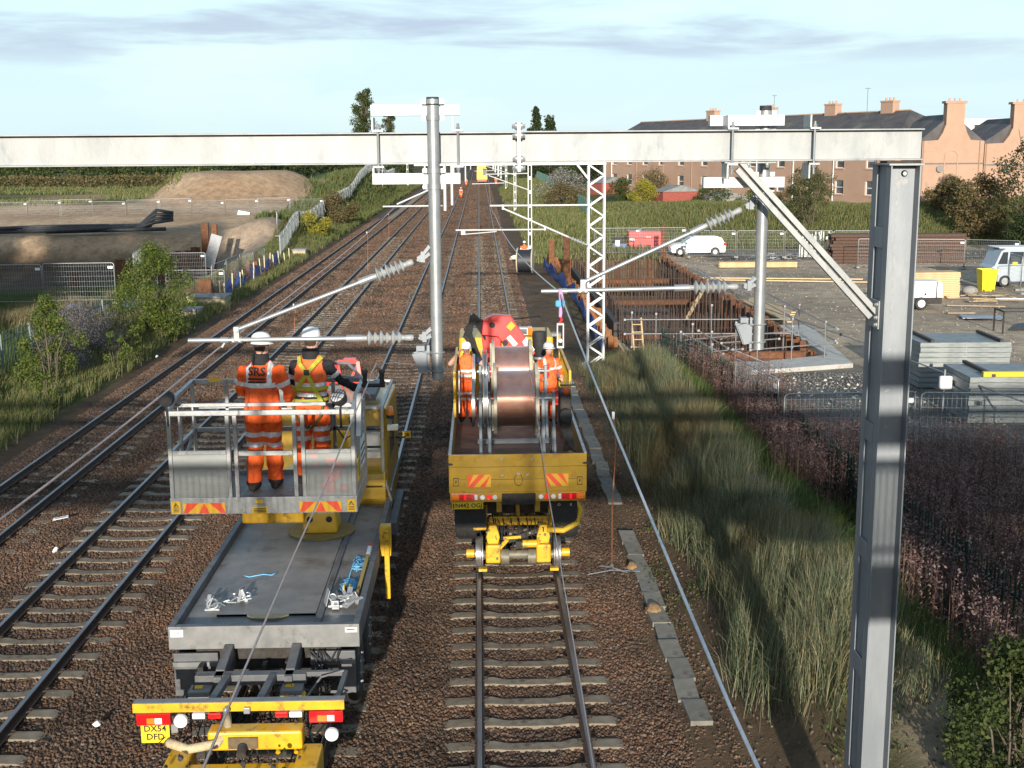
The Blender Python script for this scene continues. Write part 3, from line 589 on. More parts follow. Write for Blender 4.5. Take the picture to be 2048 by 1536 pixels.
def cantilever(t, s, reg, stay, ins_len=0.62, ins_len2=0.52):
    """t: drop tube thing; s side of the arm (-1 left); reg = (x_tip, z_at_tube, z_tip); stay = (x_low, z_low, z_at_tube); tube-local"""
    def lerp(a, b, f): return Vector(a).lerp(Vector(b), f)
    a = (s*0.165, 0, reg[1]); e = (reg[0], 0, reg[2]); L_ = (Vector(e)-Vector(a)).length
    i0 = lerp(a, e, 0.06/L_); i1 = lerp(a, e, (ins_len)/L_)
    clevis((s*0.055, 0, reg[1]+0.03), a, t); insulator(i1, i0, t)
    b = MB(); b.cyl(lerp(a, e, (ins_len-0.06)/L_), lerp(a, e, (ins_len+0.09)/L_), 0.037, n=16); b.cyl(lerp(a, e, (ins_len-0.03)/L_), e, 0.0225, n=14); b.build('registration_tube', GALVT, t, smooth=40)
    a2 = (s*0.165, 0, stay[2]); e2 = (stay[0], 0, stay[1]); L2 = (Vector(e2)-Vector(a2)).length
    clevis((s*0.055, 0, stay[2]+0.07), a2, t); insulator(lerp(a2, e2, ins_len2/L2), lerp(a2, e2, 0.05/L2), t)
    b = MB(); b.cyl(lerp(a2, e2, (ins_len2-0.06)/L2), lerp(a2, e2, (ins_len2+0.09)/L2), 0.037, n=16); b.cyl(lerp(a2, e2, (ins_len2-0.03)/L2), e2, 0.021, n=14); b.build('stay_tube', GALVT, t, smooth=40)
    f = (stay[0]-a[0])/(e[0]-a[0]); foot = lerp(a, e, f)
    b = MB(); b.bar(Vector(e2)+Vector((0, 0, 0.03)), foot+Vector((0, 0, -0.01)), 0.05, 0.06, up=(0, 1, 0)); b.cyl(foot-Vector((0.05, 0, 0)), foot+Vector((0.05, 0, 0)), 0.033, n=14)
    bolt(b, Vector(e2)+Vector((0, -0.03, 0)), (0, -1, 0), 0.018, 0.025); bolt(b, foot+Vector((0.03, -0.03, 0)), (0, -1, 0), 0.012, 0.02); bolt(b, foot+Vector((-0.03, -0.03, 0)), (0, -1, 0), 0.012, 0.02)
    b.build('stay_clamp', GALVT, t, smooth=40)
tL = drop_tube('drop tube in front of the big portal beam, its arm over the basket workers', -0.43, 11.79, 5.76, 8.44, 12.0, [(8.325, -1.02, -0.18), (7.685, -1.02, -0.18)], 1, [-0.96, -0.20])
cantilever(tL, -1, (-2.40, 0.405, 0.40), (-1.93, 0.50, 1.16)); pivot_bracket(tL, 0.17)
b = MB(); b.cyl((-2.09, 0, 0.40), (-2.01, 0, 0.40), 0.03, n=12); b.bar((-2.05, 0, 0.38), (-2.08, 0, 0.33), 0.014, 0.014); b.build('dropper_clip', GALVT, tL, smooth=40)
tR = drop_tube('drop tube behind the big portal beam, its arm over the reel lorry', 2.83, 12.30, 5.93, 8.36, 12.0, [(8.215, 2.25, 2.98), (7.62, 2.2, 3.0)], -1, [2.43, 3.22])
cantilever(tR, -1, (-2.22, 0.645, 0.615), (-1.80, 0.70, 1.44)); pivot_bracket(tR, 0.17)
b = MB(); b.cyl((-2.04, 0, 0.616), (-1.96, 0, 0.616), 0.03, n=12); b.build('dropper_clip', GALVT, tR, smooth=40)

# ---------------------------------------------------------------- lattice mast structure further along
def lattice_structure():
    Y0 = 46.0; x0, x1 = 4.05, 4.64
    t = thing('lattice_mast', 'slim white lattice mast with zigzag bracing on a concrete block', 'mast', (4.345, Y0, 0))
    w = (x1-x0)/2; d = 0.17; zt = 7.38; zb = -0.15
    for sx in (-1, 1):
        for sy in (-1, 1):
            b = MB(); b.box(sx*w-0.035, sx*w+0.035, sy*d-0.006, sy*d+0.006, zb, zt); b.box(sx*w-0.006-sx*0.029, sx*w+0.006-sx*0.029, min(sy*d-sy*0.06, sy*d-sy*0.0061), max(sy*d-sy*0.06, sy*d-sy*0.0061), zb, zt); b.build('leg', GALVW, t)
    n = 20
    for sy in (-1, 1):
        for k in range(n):
            za = zb+(zt-zb)*k/n; zb2 = zb+(zt-zb)*(k+1)/n; s = 1 if k % 2 == 0 else -1
            MB().bar((-s*w*0.93, sy*(d+0.014), za), (s*w*0.93, sy*(d+0.014), zb2), 0.013, 0.05, up=(0, 1, 0) if False else (0, 0, 1)).build('brace', GALVW, t)
    MB().box(-0.5, 0.45, -0.45, 0.45, -0.55, -0.12).build('foundation', CONC, t, bevel=0.03)
    b = MB(); b.box(-0.42, 0.40, -0.3, 0.3, -0.119, -0.095)
    for sx in (-1, 1):
        for sy in (-1, 1): bolt(b, (sx*0.36, sy*0.24, -0.095), (0, 0, 1), 0.025, 0.08)
    b.build('base_plate', GALV, t)
    b = MB(); ibeam(b, -6.75, 0.36, 0, 7.39, 7.56, w=0.14); b.build('boom', GALVW, t)
    for sy in (-1, 1): MB().bar((-w, sy*0.1, 6.86), (-w-0.42, sy*0.1, 7.385), 0.05, 0.07).build('knee_brace', GALVW, t)
    # arm over the near track
    k = 4.345; zz = 0
    MB().cyl((0.38-k, -0.22, 5.92), (-w, -0.22, 5.92), 0.035, n=8).build('tie_tube', GALVW, t, smooth=40)
    MB().cyl((0.86-k, -0.22, 5.82), (2.6-k, -0.22, 5.05), 0.035, n=8).build('strut_tube', GALVW, t, smooth=40)
    MB().cyl((2.6-k, -0.22, 5.05), (3.3-k, -0.22, 4.74), 0.035, n=8).build('strut_tube', GALVW, t, smooth=40)
    insulator((3.25-k, -0.22, 4.76), (4.05-k, -0.22, 4.42), t, 5, 0.085)
    MB().cyl((-0.90-k, -0.22, 5.03), (2.42-k, -0.22, 5.03), 0.03, n=8).build('registration_tube', GALVW, t, smooth=40)
    b = MB(); b.tube([(-0.62-k, -0.22, 4.98), (-0.55-k, -0.22, 4.88), (0.0-k, -0.22, 4.92), (0.62-k, -0.22, 4.97)], 0.02, 6); b.box(-0.70-k, -0.55-k, -0.24, -0.2, 4.86, 5.02); b.build('registration_arm', GALVW, t)
    b = MB(); b.bar((0.86-k, -0.22, 5.78), (0.86-k, -0.22, 5.96), 0.07, 0.07); b.bar((2.42-k, -0.22, 5.0), (2.42-k, -0.22, 5.16), 0.06, 0.06); b.build('tube_clamps', GALVW, t)
    # drop tube and its arm over the left of the pair
    for dx in (0,):
        b = MB(); b.cyl((-1.28-k, -0.16, 5.75), (-1.28-k, -0.16, 7.9), 0.057, n=14); b.build('drop_tube', GALVW, t, smooth=40)
        b = MB(); b.cyl((-1.02-k, -0.16, 5.95), (-1.02-k, -0.16, 7.42), 0.05, n=12); b.build('drop_tube', GALVW, t, smooth=40)
        insulator((-1.9-k, -0.16, 5.93), (-1.36-k, -0.16, 5.93), t, 5, 0.085); MB().cyl((-3.58-k, -0.16, 5.92), (-1.9-k, -0.16, 5.93), 0.03, n=8).build('registration_tube', GALVW, t)
        insulator((-1.85-k, -0.16, 6.52), (-1.36-k, -0.16, 6.75), t, 5, 0.085); MB().cyl((-3.06-k, -0.16, 6.0), (-1.83-k, -0.16, 6.53), 0.03, n=8).build('stay_tube', GALVW, t)
    MB().box(-1.9-k, -0.9-k, -0.3, 0.12, 7.57, 7.64).build('cross_bar', GALVW, t)
lattice_structure()
def mast(x, y, label, h=7.2, arms=True, w=0.26):
    t = thing('line_mast', label, 'mast', (x, y, gz(x, y)), 0, 'overhead line masts along the railway'); z0 = gz(x, y)
    for q in (-1, 1):
        b = MB(); b.box(q*w/2-0.035, q*w/2+0.035, -0.11, 0.11, -0.2, h-z0); b.build('column_channel', GALVW, t)
    b = MB()
    for z in np.arange(0.4, h-z0, 1.1): b.box(-w/2+0.036, w/2-0.036, -0.09, 0.09, z, z+0.25)
    b.build('batten_plates', GALVW, t)
    if arms:
        zz = -z0
        MB().cyl((0.5-x, -0.15, 6.05+zz), (-w/2, -0.15, 6.1+zz), 0.04, n=6).build('tie_tube', GALVW, t)
        MB().cyl((0.75-x, -0.15, 5.95+zz), (-w/2, -0.15, 4.8+zz), 0.04, n=6).build('strut_tube', GALVW, t)
        MB().cyl((-0.6-x, -0.15, 5.3+zz), (2.0-x, -0.15, 5.36+zz), 0.035, n=6).build('registration_tube', GALVW, t)
        MB().box(-1.2-x, 0.2, -0.1, 0.1, h-z0, h-z0+0.16).build('boom', GALVW, t)
        MB().cyl((-1.1-x, -0.1, 5.5+zz), (-1.1-x, -0.1, h-z0), 0.06, n=8).build('drop_tube', GALVW, t)
mast(4.02, 99, 'pale twin-channel line mast standing behind the cable drum worker')
mast(4.55, 159, 'pale line mast on the bank beyond the cable drum', 7.0)
mast(5.05, 234, 'pale line mast on the bank beside the far yellow machine', 7.0, w=0.3)
mast(5.4, 310, 'pale line mast on the far right bank behind the yellow machine', 7.0, w=0.3)
mast(-16.1, 205, 'pale lone line mast on the green left bank', 7.6, arms=False, w=0.32)
mast(-15.7, 272, 'pale line mast in front of the dark trees by the left bank', 7.6, arms=False, w=0.32)
def far_portal(y, label):
    t = thing('far_portal', label, 'gantry', (0, y, 0), 0, 'far portal gantries'); MB().box(-15.5, 5.5, -0.12, 0.12, 7.2, 7.6).build('beam', GALVW, t)
    for x in (-15.4, 5.4): MB().box(x-0.2, x+0.2, -0.15, 0.15, -0.4, 7.2).build('column', GALVW, t)
    for x in (-9.3, -5.2, -1.1, 3.0): MB().cyl((x, -0.2, 5.4), (x, -0.2, 7.9), 0.09, n=6).build('drop_tube', GALVW, t); MB().cyl((x-2.2, -0.2, 5.7), (x, -0.2, 5.8), 0.06, n=5).build('registration_tube', GALVW, t); MB().cyl((x-1.8, -0.2, 5.8), (x, -0.2, 6.8), 0.06, n=5).build('stay_tube', GALVW, t)
for y in (352, 415, 480): far_portal(y, 'small far white portal gantry spanning all four tracks')

# ---------------------------------------------------------------- wires
WIREM = mat('bright_wire', (0.50, 0.50, 0.52), (0.62, 0.62, 0.63), rough=0.4, metal=0.5, scale=20)
COPW = mat('copper_wire', (0.55, 0.36, 0.30), (0.62, 0.46, 0.40), rough=0.35, metal=0.7, scale=20)
COPB = mat('copper_dropper', (0.45, 0.17, 0.08), (0.55, 0.24, 0.13), rough=0.5, metal=0.4, scale=20)
def wire(name, pts, r, m, label, cat='wire', group=None):
    t = MB(); t.tube(pts, r, 8); o = t.build(name, m, smooth=True, label=label, cat=cat, group=group); return o
def sag(a, b, s, n=14): return [Vector(a).lerp(Vector(b), i/n)-Vector((0, 0, s*4*(i/n)*(1-i/n))) for i in range(n+1)]
wire('catenary_wire', [(1.02, -3.0, 5.72)]+sag((0.86, 4.0, 6.02), (0.80, 12.30, 6.53), 0.03)+sag((0.80, 12.30, 6.53), (0.55, 45.75, 5.62), 0.25, 24)[1:]+sag((0.55, 45.75, 5.62), (0.75, 98.8, 5.5), 0.7, 16)[1:]+[(0.7, 160, 5.4), (0.7, 320, 5.3)], 0.0078, WIREM, 'long bright wire slung beside the reel lorry and over the right-hand track')
wire('catenary_wire', [(-3.6, -3.0, 5.2), (-2.94, 7.2, 5.76)]+sag((-2.94, 7.2, 5.76), (-2.57, 11.79, 6.06), 0.02, 6)[1:]+sag((-2.57, 11.79, 6.06), (-3.14, 45.8, 5.91), 0.12, 20)[1:]+sag((-3.14, 45.8, 5.91), (-2.9, 99, 5.7), 0.6, 12)[1:]+[(-2.9, 160, 5.5), (-2.9, 300, 5.4)], 0.0085, COPW, 'long copper-coloured wire hung from the arm over the basket workers', 'wire')
wire('contact_wire', [(-1.0, -3.0, 6.3), (-1.29, 5.2, 5.19), (-1.38, 6.5, 5.03), (-1.44, 9.0, 4.94), (-1.39, 10.6, 5.05), (-1.32, 12.0, 5.26), (-1.23, 12.95, 5.48), (-1.21, 13.3, 5.55), (-1.18, 13.6, 5.60)], 0.0075, COPW, 'copper contact wire running over the basket corner roller towards the footbridge')
wire('contact_wire', [(0.93, 23.35, 3.75), (0.95, 23.0, 3.63), (1.02, 21.5, 2.99), (1.07, 19.8, 2.43), (1.08, 17.5, 2.26), (1.03, 14.5, 2.39), (0.92, 11.0, 2.87), (0.81, 8.5, 3.37), (0.69, 6.0, 4.09), (0.4, -0.5, 6.0)], 0.0085, COPW, 'copper contact wire paid out from the front reel over the yellow tailgate')
wire('guy_wire', [(-0.65, 11.79, 5.90), (-0.9, 12.6, 5.78), (-1.16, 13.45, 5.62)], 0.004, WIREM, 'thin wire from the drop tube bracket to the basket roller')
def dropper(x, y, z, l, label):
    t = thing('dropper', label, 'dropper', (x, y, z-l), 0, 'loose droppers hanging from the wires')
    b = MB(); b.tube([(0, 0, l), (0.02, 0, l*0.8), (0.0, 0.01, l*0.4), (0, 0, 0.02)], 0.005, 5); b.build('rod', COPB, t)
    b = MB(); b.box(-0.009, 0.009, -0.01, 0.01, l-0.04, l+0.01); b.ball((0, 0, 0.03), 0.014, 8); b.build('clip', GALVT, t)
    return t
d = dropper(0.90, 8.2, 6.17, 1.13, 'copper dropper hanging over the cess from the wire beside the reel lorry')
b = MB(); b.tube([(-0.17, 0, -0.03), (0, 0, 0.0), (0.2, 0.02, -0.02)], 0.004, 5); b.tube([(0.1, -0.05, 0.0), (0, 0, 0.02), (-0.08, 0.06, 0.01)], 0.004, 5); b.build('loose_end', WIREM, d)
dropper(-2.6, 17.0, 5.86, 0.42, 'copper dropper hanging above the white helmets in the basket')
dropper(-3.02, 33.0, 5.82, 1.05, 'long copper dropper hanging over the track beyond the basket')
dropper(-3.10, 42.0, 5.86, 0.85, 'copper dropper hanging just before the lattice mast arm')
# hanging strap and pulley block on the right-hand arm
t = thing('pulley_block', 'white pulley block hanging on a pink strap from the right-hand arm', 'pulley', (0.80, 12.25, 5.99))
b = MB(); b.tube([(0.0, 0, 0.58), (0.015, 0, 0.45), (0.0, 0, 0.30)], [0.02, 0.028, 0.016], 8); b.build('strap', mat('pink_strap', (0.55, 0.30, 0.50), rough=0.8), t)
MB().box(-0.05, 0.05, -0.03, 0.03, 0.40, 0.47).build('rag', mat('blue_rag', (0.10, 0.35, 0.62), rough=0.8), t, bevel=0.02)
b = MB(); b.tube([(0, 0, 0.31), (0.015, 0, 0.27), (0, 0, 0.24), (-0.012, 0, 0.25)], 0.012, 6); b.build('hook', RED, t)
b = MB()
for s in (-1, 1): b.box(s*0.03-0.006, s*0.03+0.006, -0.03, 0.03, 0.0, 0.22)
b.box(-0.036, 0.036, -0.03, 0.03, 0.22, 0.235); b.box(-0.036, 0.036, -0.03, 0.03, -0.015, 0.0); b.build('frame', WHITE, t, bevel=0.005)
MB().cyl((0, -0.02, 0.06), (0, 0.02, 0.06), 0.05, n=16).v
b = MB(); b.cyl((0, -0.018, 0.06), (0, 0.018, 0.06), 0.022, n=14); b.build('sheave', ALU, t, smooth=40)
# ================================================================ PLATFORM TRUCK (grey, yellow rail gear, raised basket)
class WB(MB):
    """shapes given in world coordinates, stored relative to the top-level thing"""
    def build(s, name, mats, parent=None, **k):
        r = parent; off = Vector((0, 0, 0))
        while r is not None: off = off+Vector(r.location); r = r.parent
        s.v = [(v[0]-off.x, v[1]-off.y, v[2]-off.z) for v in s.v]
        return MB.build(s, name, mats, parent, **k)
def frame_tube(b, pts, w=0.05, mi=0):
    for p, q in zip(pts[:-1], pts[1:]): b.bar(p, q, w, w, mi)
WARN = mat('warning_yellow', (0.78, 0.46, 0.02), rough=0.5)
TAN = mat('tan_hose', (0.42, 0.33, 0.19), (0.55, 0.45, 0.29), rough=0.7, scale=30)
def chevron(name, x0, x1, z0, z1, y, parent, flip=1, n=3, both=False, mats=None):
    """striped board facing -Y, built of flat coloured stripes"""
    b = WB(); b.box(x0, x1, y, y+0.006, z0, z1, 1); h = z1-z0; w = x1-x0
    if both:
        m = (x0+x1)/2; st = h*1.1
        for s in (-1, 1):
            for k in range(0, 6):
                a = k*st*2-st*0.55; pts = [(a, z0), (a+st, z0), (a+st-h*1.1*1, z1), (a-h*1.1*1, z1)]
                poly = []
                pts = [(min(max(u, 0), w/2), z) for u, z in pts]
                if abs(pts[0][0]-pts[1][0])+abs(pts[2][0]-pts[3][0]) < 1e-4: continue
                b.add([(m+s*u, y-0.002, z) for u, z in pts], [(0, 1, 2, 3)], 0)
    else:
        st = w/n/1.0
        for k in range(-2, 2*n+2):
            a = x0+k*st; pts = [(a, z0), (a+st*0.5, z0), (a+st*0.5+h*0.9*flip, z1), (a+h*0.9*flip, z1)]
            pts = [(min(max(u, x0), x1), z) for u, z in pts]
            if abs(pts[0][0]-pts[1][0])+abs(pts[2][0]-pts[3][0]) < 1e-4: continue
            b.add([(u, y-0.002, z) for u, z in pts], [(0, 1, 2, 3)], 0)
    return b.build(name, [CHEVR, CHEVY], parent)
def tyre_wheel(parent, x0, x1, y, z, r, name='wheel', hub=YEL, face=1):
    w = WB(); w.rev((x0, y, z), (x1, y, z), [(0, r*0.62), (0.02, r*0.9), (0.12, r*0.985), (0.22, r), (0.45, r), (0.47, r*0.975), (0.53, r*0.975), (0.55, r), (0.78, r), (0.88, r*0.985), (0.98, r*0.9), (1, r*0.62)], 28)
    o = w.build(name, BLACK, parent, smooth=35); xf = x1 if face > 0 else x0
    w = WB(); w.rev((xf-face*0.10, y, z), (xf+face*0.01, y, z), [(0, r*0.6), (0.6, r*0.56), (0.75, r*0.35), (1, r*0.30)], 20); w.build('rim', hub, o, smooth=35)
    w = WB()
    for k in range(8): a = 2*pi*k/8; w.cyl((xf-face*0.02, y+r*0.42*cos(a), z+r*0.42*sin(a)), (xf+face*0.02, y+r*0.42*cos(a), z+r*0.42*sin(a)), 0.018, n=6)
    w.build('wheel_nuts', GALVT, o); return o
def rail_wheel(parent, x, y, r=0.30, z=None):
    z = r if z is None else z; w = WB(); s = 1 if x > parent.location.x else -1
    w.rev((x-s*0.075, y, z), (x+s*0.065, y, z), [(0, r*0.5), (0.001, r+0.028), (0.16, r+0.026), (0.25, r+0.002), (1, r-0.004), (1, r*0.5)], 28); return w.build('rail_wheel', mat('wheel_steel', (0.30, 0.30, 0.31), (0.16, 0.14, 0.13), rough=0.4, metal=0.7, scale=8), parent, smooth=35)
def platform_truck():
    cx = TR['c']; t = thing('platform_truck', 'grey flatbed road-rail truck with two workers in its raised basket', 'truck', (cx, 15.6, 0))
    X0, X1 = -4.23, -1.68; Y0, Y1 = 15.6, 21.6
    # --- deck
    MB
    b = WB(); b.box(X0+0.09, X1-0.09, Y0+0.09, Y1, 1.48, 1.60); b.build('deck', DECKGREY, t)
    b = WB(); b.box(-3.72, -2.35, Y0+0.62, Y1-0.05, 1.602, 1.625); b.build('deck_panel', DECKGREY, t, bevel=0.004)
    b = WB(); b.prism([(-3.72, Y0+0.615), (-3.30, Y0+0.615), (-3.22, Y0+0.50), (-3.10, Y0+0.44), (-2.90, Y0+0.44), (-2.80, Y0+0.50), (-2.72, Y0+0.615), (-2.35, Y0+0.615)], 'z', 1.602, 1.632); b.build('step_plate', mat('olive_step', (0.16, 0.145, 0.09), (0.22, 0.20, 0.13), rough=0.7, scale=5), t)
    b = WB(); b.box(-2.31, -2.24, Y0+0.10, Y1-0.05, 1.602, 1.64); b.build('deck_rib', STEELGREY, t)
    for xa, xb in ((X0, X0+0.088), (X1-0.088, X1)): WB().box(xa, xb, Y0+0.002, Y1, 1.40, 1.72).build('side_rail', STEELGREY, t, bevel=0.008)
    WB().box(X0+0.002, X1-0.002, Y0-0.03, Y0+0.0, 1.40, 1.72).build('rear_fascia', FRAMEGREY, t, bevel=0.006)
    WB().box(X0+0.09, X1-0.09, Y0+0.002, Y0+0.085, 1.50, 1.715).build('rear_rail', STEELGREY, t, bevel=0.006)
    b = WB(); b.box(X0+0.03, X0+0.20, Y0-0.036, Y0-0.032, 1.58, 1.68); text_mb('CE', 0.07, b, (X0+0.115, Y0-0.039, 1.63), (1, 0, 0), (0, 0, 1), 1); b.build('plate_label', [WHITE, INK], t, label='small white plate with a CE mark')
    b = WB(); b.box(X1-0.19, X1-0.03, Y0-0.036, Y0-0.032, 1.61, 1.68); b.box(X1-0.17, X1-0.06, Y0-0.039, Y0-0.037, 1.645, 1.662, 1); b.build('plate_label', [WHITE, INK], t)
    # --- turntable and boom
    WB().cyl((-2.74, 20.0, 1.626), (-2.74, 20.0, 1.655), 0.56, n=36).build('turntable', mat('turntable_steel', (0.16, 0.12, 0.05), (0.24, 0.17, 0.06), rough=0.5, scale=5), t, smooth=40)
    b = WB(); b.prism([(-3.03, 1.656), (-2.45, 1.656), (-2.52, 2.9), (-2.96, 2.9)], 'y', 19.78, 20.35)
    b.build('pedestal', YEL, t, bevel=0.02)
    b = WB()
    for x in (-2.90, -2.58): bolt(b, (x, 19.78, 1.90), (0, -1, 0), 0.035, 0.04)
    b.build('pedestal_pins', DARK, t)
    b = WB(); b.bar((-2.74, 20.1, 2.85), (-2.45, 15.2, 3.72), 0.34, 0.36); b.build('boom', YEL, t, bevel=0.015)
    b = WB(); b.bar((-2.5, 15.9, 3.60), (-2.42, 14.1, 3.9), 0.24, 0.26); b.build('boom_extension', YEL, t, bevel=0.012)
    b = WB(); b.box(-2.75, -2.05, 13.5, 14.2, 3.78, 4.02); b.build('basket_mount', YEL, t, bevel=0.02)
    # --- basket
    bx0, bx1, by0, by1, bz0, bz1 = -3.42, -1.38, 13.0, 14.25, 4.05, 5.18
    k = WB(); k.box(bx0+0.02, bx1-0.02, by0+0.02, by1, 4.13, 4.17); basket = k.build('basket_floor', mat('chequer_floor', (0.14, 0.13, 0.12), (0.22, 0.21, 0.20), rough=0.6, scale=20), t)
    WB().box(bx0, bx1, by0, by0+0.018, bz0, 4.235).build('skirt', ALU, t, bevel=0.004)
    for xa, xb in ((bx0, bx0+0.018), (bx1-0.018, bx1)): WB().box(xa, xb, by0+0.019, by1, bz0, 4.22).build('skirt', ALU, t, bevel=0.004)
    WB().box(bx0+0.019, bx1-0.019, by1-0.018, by1, bz0, 4.22).build('skirt', ALU, t)
    chevron('chevron_board', bx0+0.14, bx0+0.60, 4.065, 4.18, by0-0.008, t, both=True); chevron('chevron_board', bx1-0.63, bx1-0.17, 4.065, 4.18, by0-0.008, t, both=True)
    for xa in (bx0+0.015, bx1-0.115):
        b = WB(); b.box(xa, xa+0.10, by0-0.007, by0-0.001, 4.06, 4.20)
        b.add([(xa+0.02, by0-0.009, 4.135), (xa+0.08, by0-0.009, 4.135), (xa+0.05, by0-0.009, 4.19)], [(0, 1, 2)], 1); b.add([(xa+0.033, by0-0.0105, 4.141), (xa+0.067, by0-0.0105, 4.141), (xa+0.05, by0-0.0105, 4.176)], [(0, 1, 2)], 0)
        b.add([(xa+0.048, by0-0.012, 4.172), (xa+0.040, by0-0.012, 4.157), (xa+0.054, by0-0.012, 4.160), (xa+0.049, by0-0.012, 4.145)], [(0, 1, 2), (1, 3, 2)], 1)
        for q, zz in enumerate((4.115, 4.098, 4.081)): b.box(xa+0.02, xa+0.08, by0-0.0095, by0-0.0075, zz, zz+0.007, 1)
        b.build('warning_plate', [WARN, INK], t)
    b = WB(); b.box(-2.53, -2.36, by0-0.006, by0-0.001, 4.055, 4.13)
    for zz in (4.068, 4.085, 4.102): b.box(-2.515, -2.375, by0-0.0085, by0-0.0065, zz, zz+0.008, 1)
    b.build('warning_plate', [WARN, INK], t); b = WB(); b.box(-2.49, -2.41, by0-0.006, by0-0.001, 4.17, 4.205); b.build('warning_plate', WARN, t)
    def post(x, y, za=4.17, zb=bz1, w=0.05): WB().box(x-w/2, x+w/2, y-0.02, y+0.02, za, zb).build('basket_post', ALU, t, bevel=0.004)
    # rear face posts: corner, pair, pair, corner
    for x in (bx0+0.03, -2.76, -2.68, -2.04, -1.95, bx1-0.03): post(x, by0+0.022, 4.236 if True else 4.17, bz1-0.03, 0.045)
    WB().box(bx0, bx1, by0, by0+0.045, bz1-0.03, bz1+0.025).build('top_rail', ALU, t, bevel=0.006)
    WB().box(bx0+0.05, bx1-0.35, by0+0.33, by0+0.37, bz1-0.0, bz1+0.04).build('inner_rail', ALU, t, bevel=0.005)
    WB().box(-2.655, -2.065, by0+0.005, by0+0.04, 4.70, 4.75).build('gate_bar', ALU, t, bevel=0.005)
    PAN = mat('ribbed_panel', (0.24, 0.255, 0.25), (0.31, 0.32, 0.315), rough=0.4, metal=0.4, scale=2, stretch=(1, 1, 5), bump=0.03, bscale=40)
    for xa, xb in ((bx0+0.055, -2.785), (-1.925, bx1-0.055)):
        pn = WB().box(xa, xb, by0+0.012, by0+0.022, 4.237, 4.72); pn = pn.build('ribbed_panel', PAN, t)
        WB().box(xa, xb, by0+0.004, by0+0.035, 4.722, 4.762).build('panel_rail', ALU, t, bevel=0.004)
    b = WB()
    for k_ in range(14): xx = -1.88+0.36*random.random(); zz = 4.27+0.40*random.random()**1.3; b.box(xx, xx+0.05+0.12*random.random(), by0+0.0115-0.0003*k_, by0+0.0119, zz, zz+0.03+0.05*random.random())
    b.build('paint_patches', mat('faded_red_paint', (0.42, 0.22, 0.21), (0.33, 0.27, 0.26), rough=0.5, metal=0.3, scale=10), t)
    # sides and front
    for x in (bx0+0.022, bx1-0.022):
        for y in (by0+0.55, by1-0.04): post(x, y, 4.221, bz1+0.09, 0.04)
        WB().bar((x, by0+0.046, bz1), (x, by0+0.42, bz1+0.10), 0.045, 0.05).build('side_rail', ALU, t, bevel=0.004); WB().bar((x, by0+0.42, bz1+0.10), (x, by1, bz1+0.12), 0.045, 0.05).build('side_rail', ALU, t, bevel=0.004)
        WB().box(x-0.018, x+0.018, by0+0.046, by1-0.061, 4.70, 4.74).build('side_rail', ALU, t)
        WB().bar((x, by0+0.05, 4.25), (x, by1-0.1, 4.69), 0.03, 0.04).build('side_brace', ALU, t)
    WB().box(bx1-0.010, bx1-0.003, by0+0.05, by1-0.07, 4.222, 5.10).build('side_panel', ALU, t)
    b = WB(); b.prism([(by0+0.46, 4.42), (by0+0.98, 4.38), (by0+0.98, 4.97), (by0+0.46, 4.99)], 'x', bx1, bx1+0.004)
    text_mb('SRS', 0.26, b, (bx1+0.006, by0+0.72, 4.83), (0, 1, 0), (0, 0, 1), 1, bold=True)
    for q in range(3): b.box(bx1+0.0045, bx1+0.006, by0+0.50, by0+0.94, 4.46+q*0.08, 4.49+q*0.08, 1)
    b.build('name_board', [WHITE, INK], t, label='white board with SRS in black')
    b = WB(); b.box(bx1, bx1+0.004, by0+0.14, by0+0.40, 4.36, 4.62)
    for q in range(4): b.box(bx1+0.0045, bx1+0.006, by0+0.18, by0+0.36, 4.41+q*0.045, 4.425+q*0.045, 1)
    b.build('warning_plate', [WARN, INK], t)
    for z in (4.70, 4.98, 5.28): WB().box(bx0+0.045, bx1-0.045, by1-0.05, by1-0.01, z, z+0.05).build('front_rail', ALU, t, bevel=0.004)
    for x in (-3.0, -1.75): post(x, by1-0.03, 4.221, 5.279, 0.04)
    WB().box(-2.15, -1.75, by1-0.35, by1-0.06, 4.75, 5.0).build('control_box', STEELGREY, t, bevel=0.01)
    for x, z in ((bx0+0.22, 5.30), (bx0+0.20, 5.0)): WB().box(x, x+0.14, by1-0.056, by1-0.052, z-0.0, z+0.045).build('warning_plate', WARN, t)
    # spot lamps and wire roller
    def lamp(x, y, z, d, cage=True):
        d = Vector(d).normalized(); p = Vector((x, y, z)); b = WB(); b.rev(p-d*0.07, p+d*0.05, [(0, 0.03), (0.15, 0.065), (0.6, 0.085), (0.9, 0.09), (1, 0.088)], 18); o = b.build('spot_lamp', BLACK, t, smooth=40)
        b = WB(); b.rev(p+d*0.045, p+d*0.056, [(0, 0.082), (1, 0.078)], 18); b.build('lens', CLRL, o)
        b = WB(); a = d.cross(Vector((0, 0, 1))).normalized(); u = a.cross(d)
        for q in (-0.035, 0.0, 0.035): b.tube([p+d*0.055+a*q+u*0.085, p+d*0.075+a*q, p+d*0.055+a*q-u*0.085], 0.004, 4)
        for q in (-0.03, 0.03): b.tube([p+d*0.055+u*q+a*0.085, p+d*0.075+u*q, p+d*0.055+u*q-a*0.085], 0.004, 4)
        b.build('guard', BLACK, o); b = WB(); b.tube([p-d*0.05, p+Vector((0, 0.0, -0.12)), Vector((x, by0+0.02, 5.0))], 0.013, 6); b.build('bracket', BLACK, o)
    lamp(bx0+0.03, by0-0.02, 5.34, (-0.15, 0.9, 0.15)); lamp(-1.53, by0-0.03, 5.33, (-0.35, -0.55, 0.75))
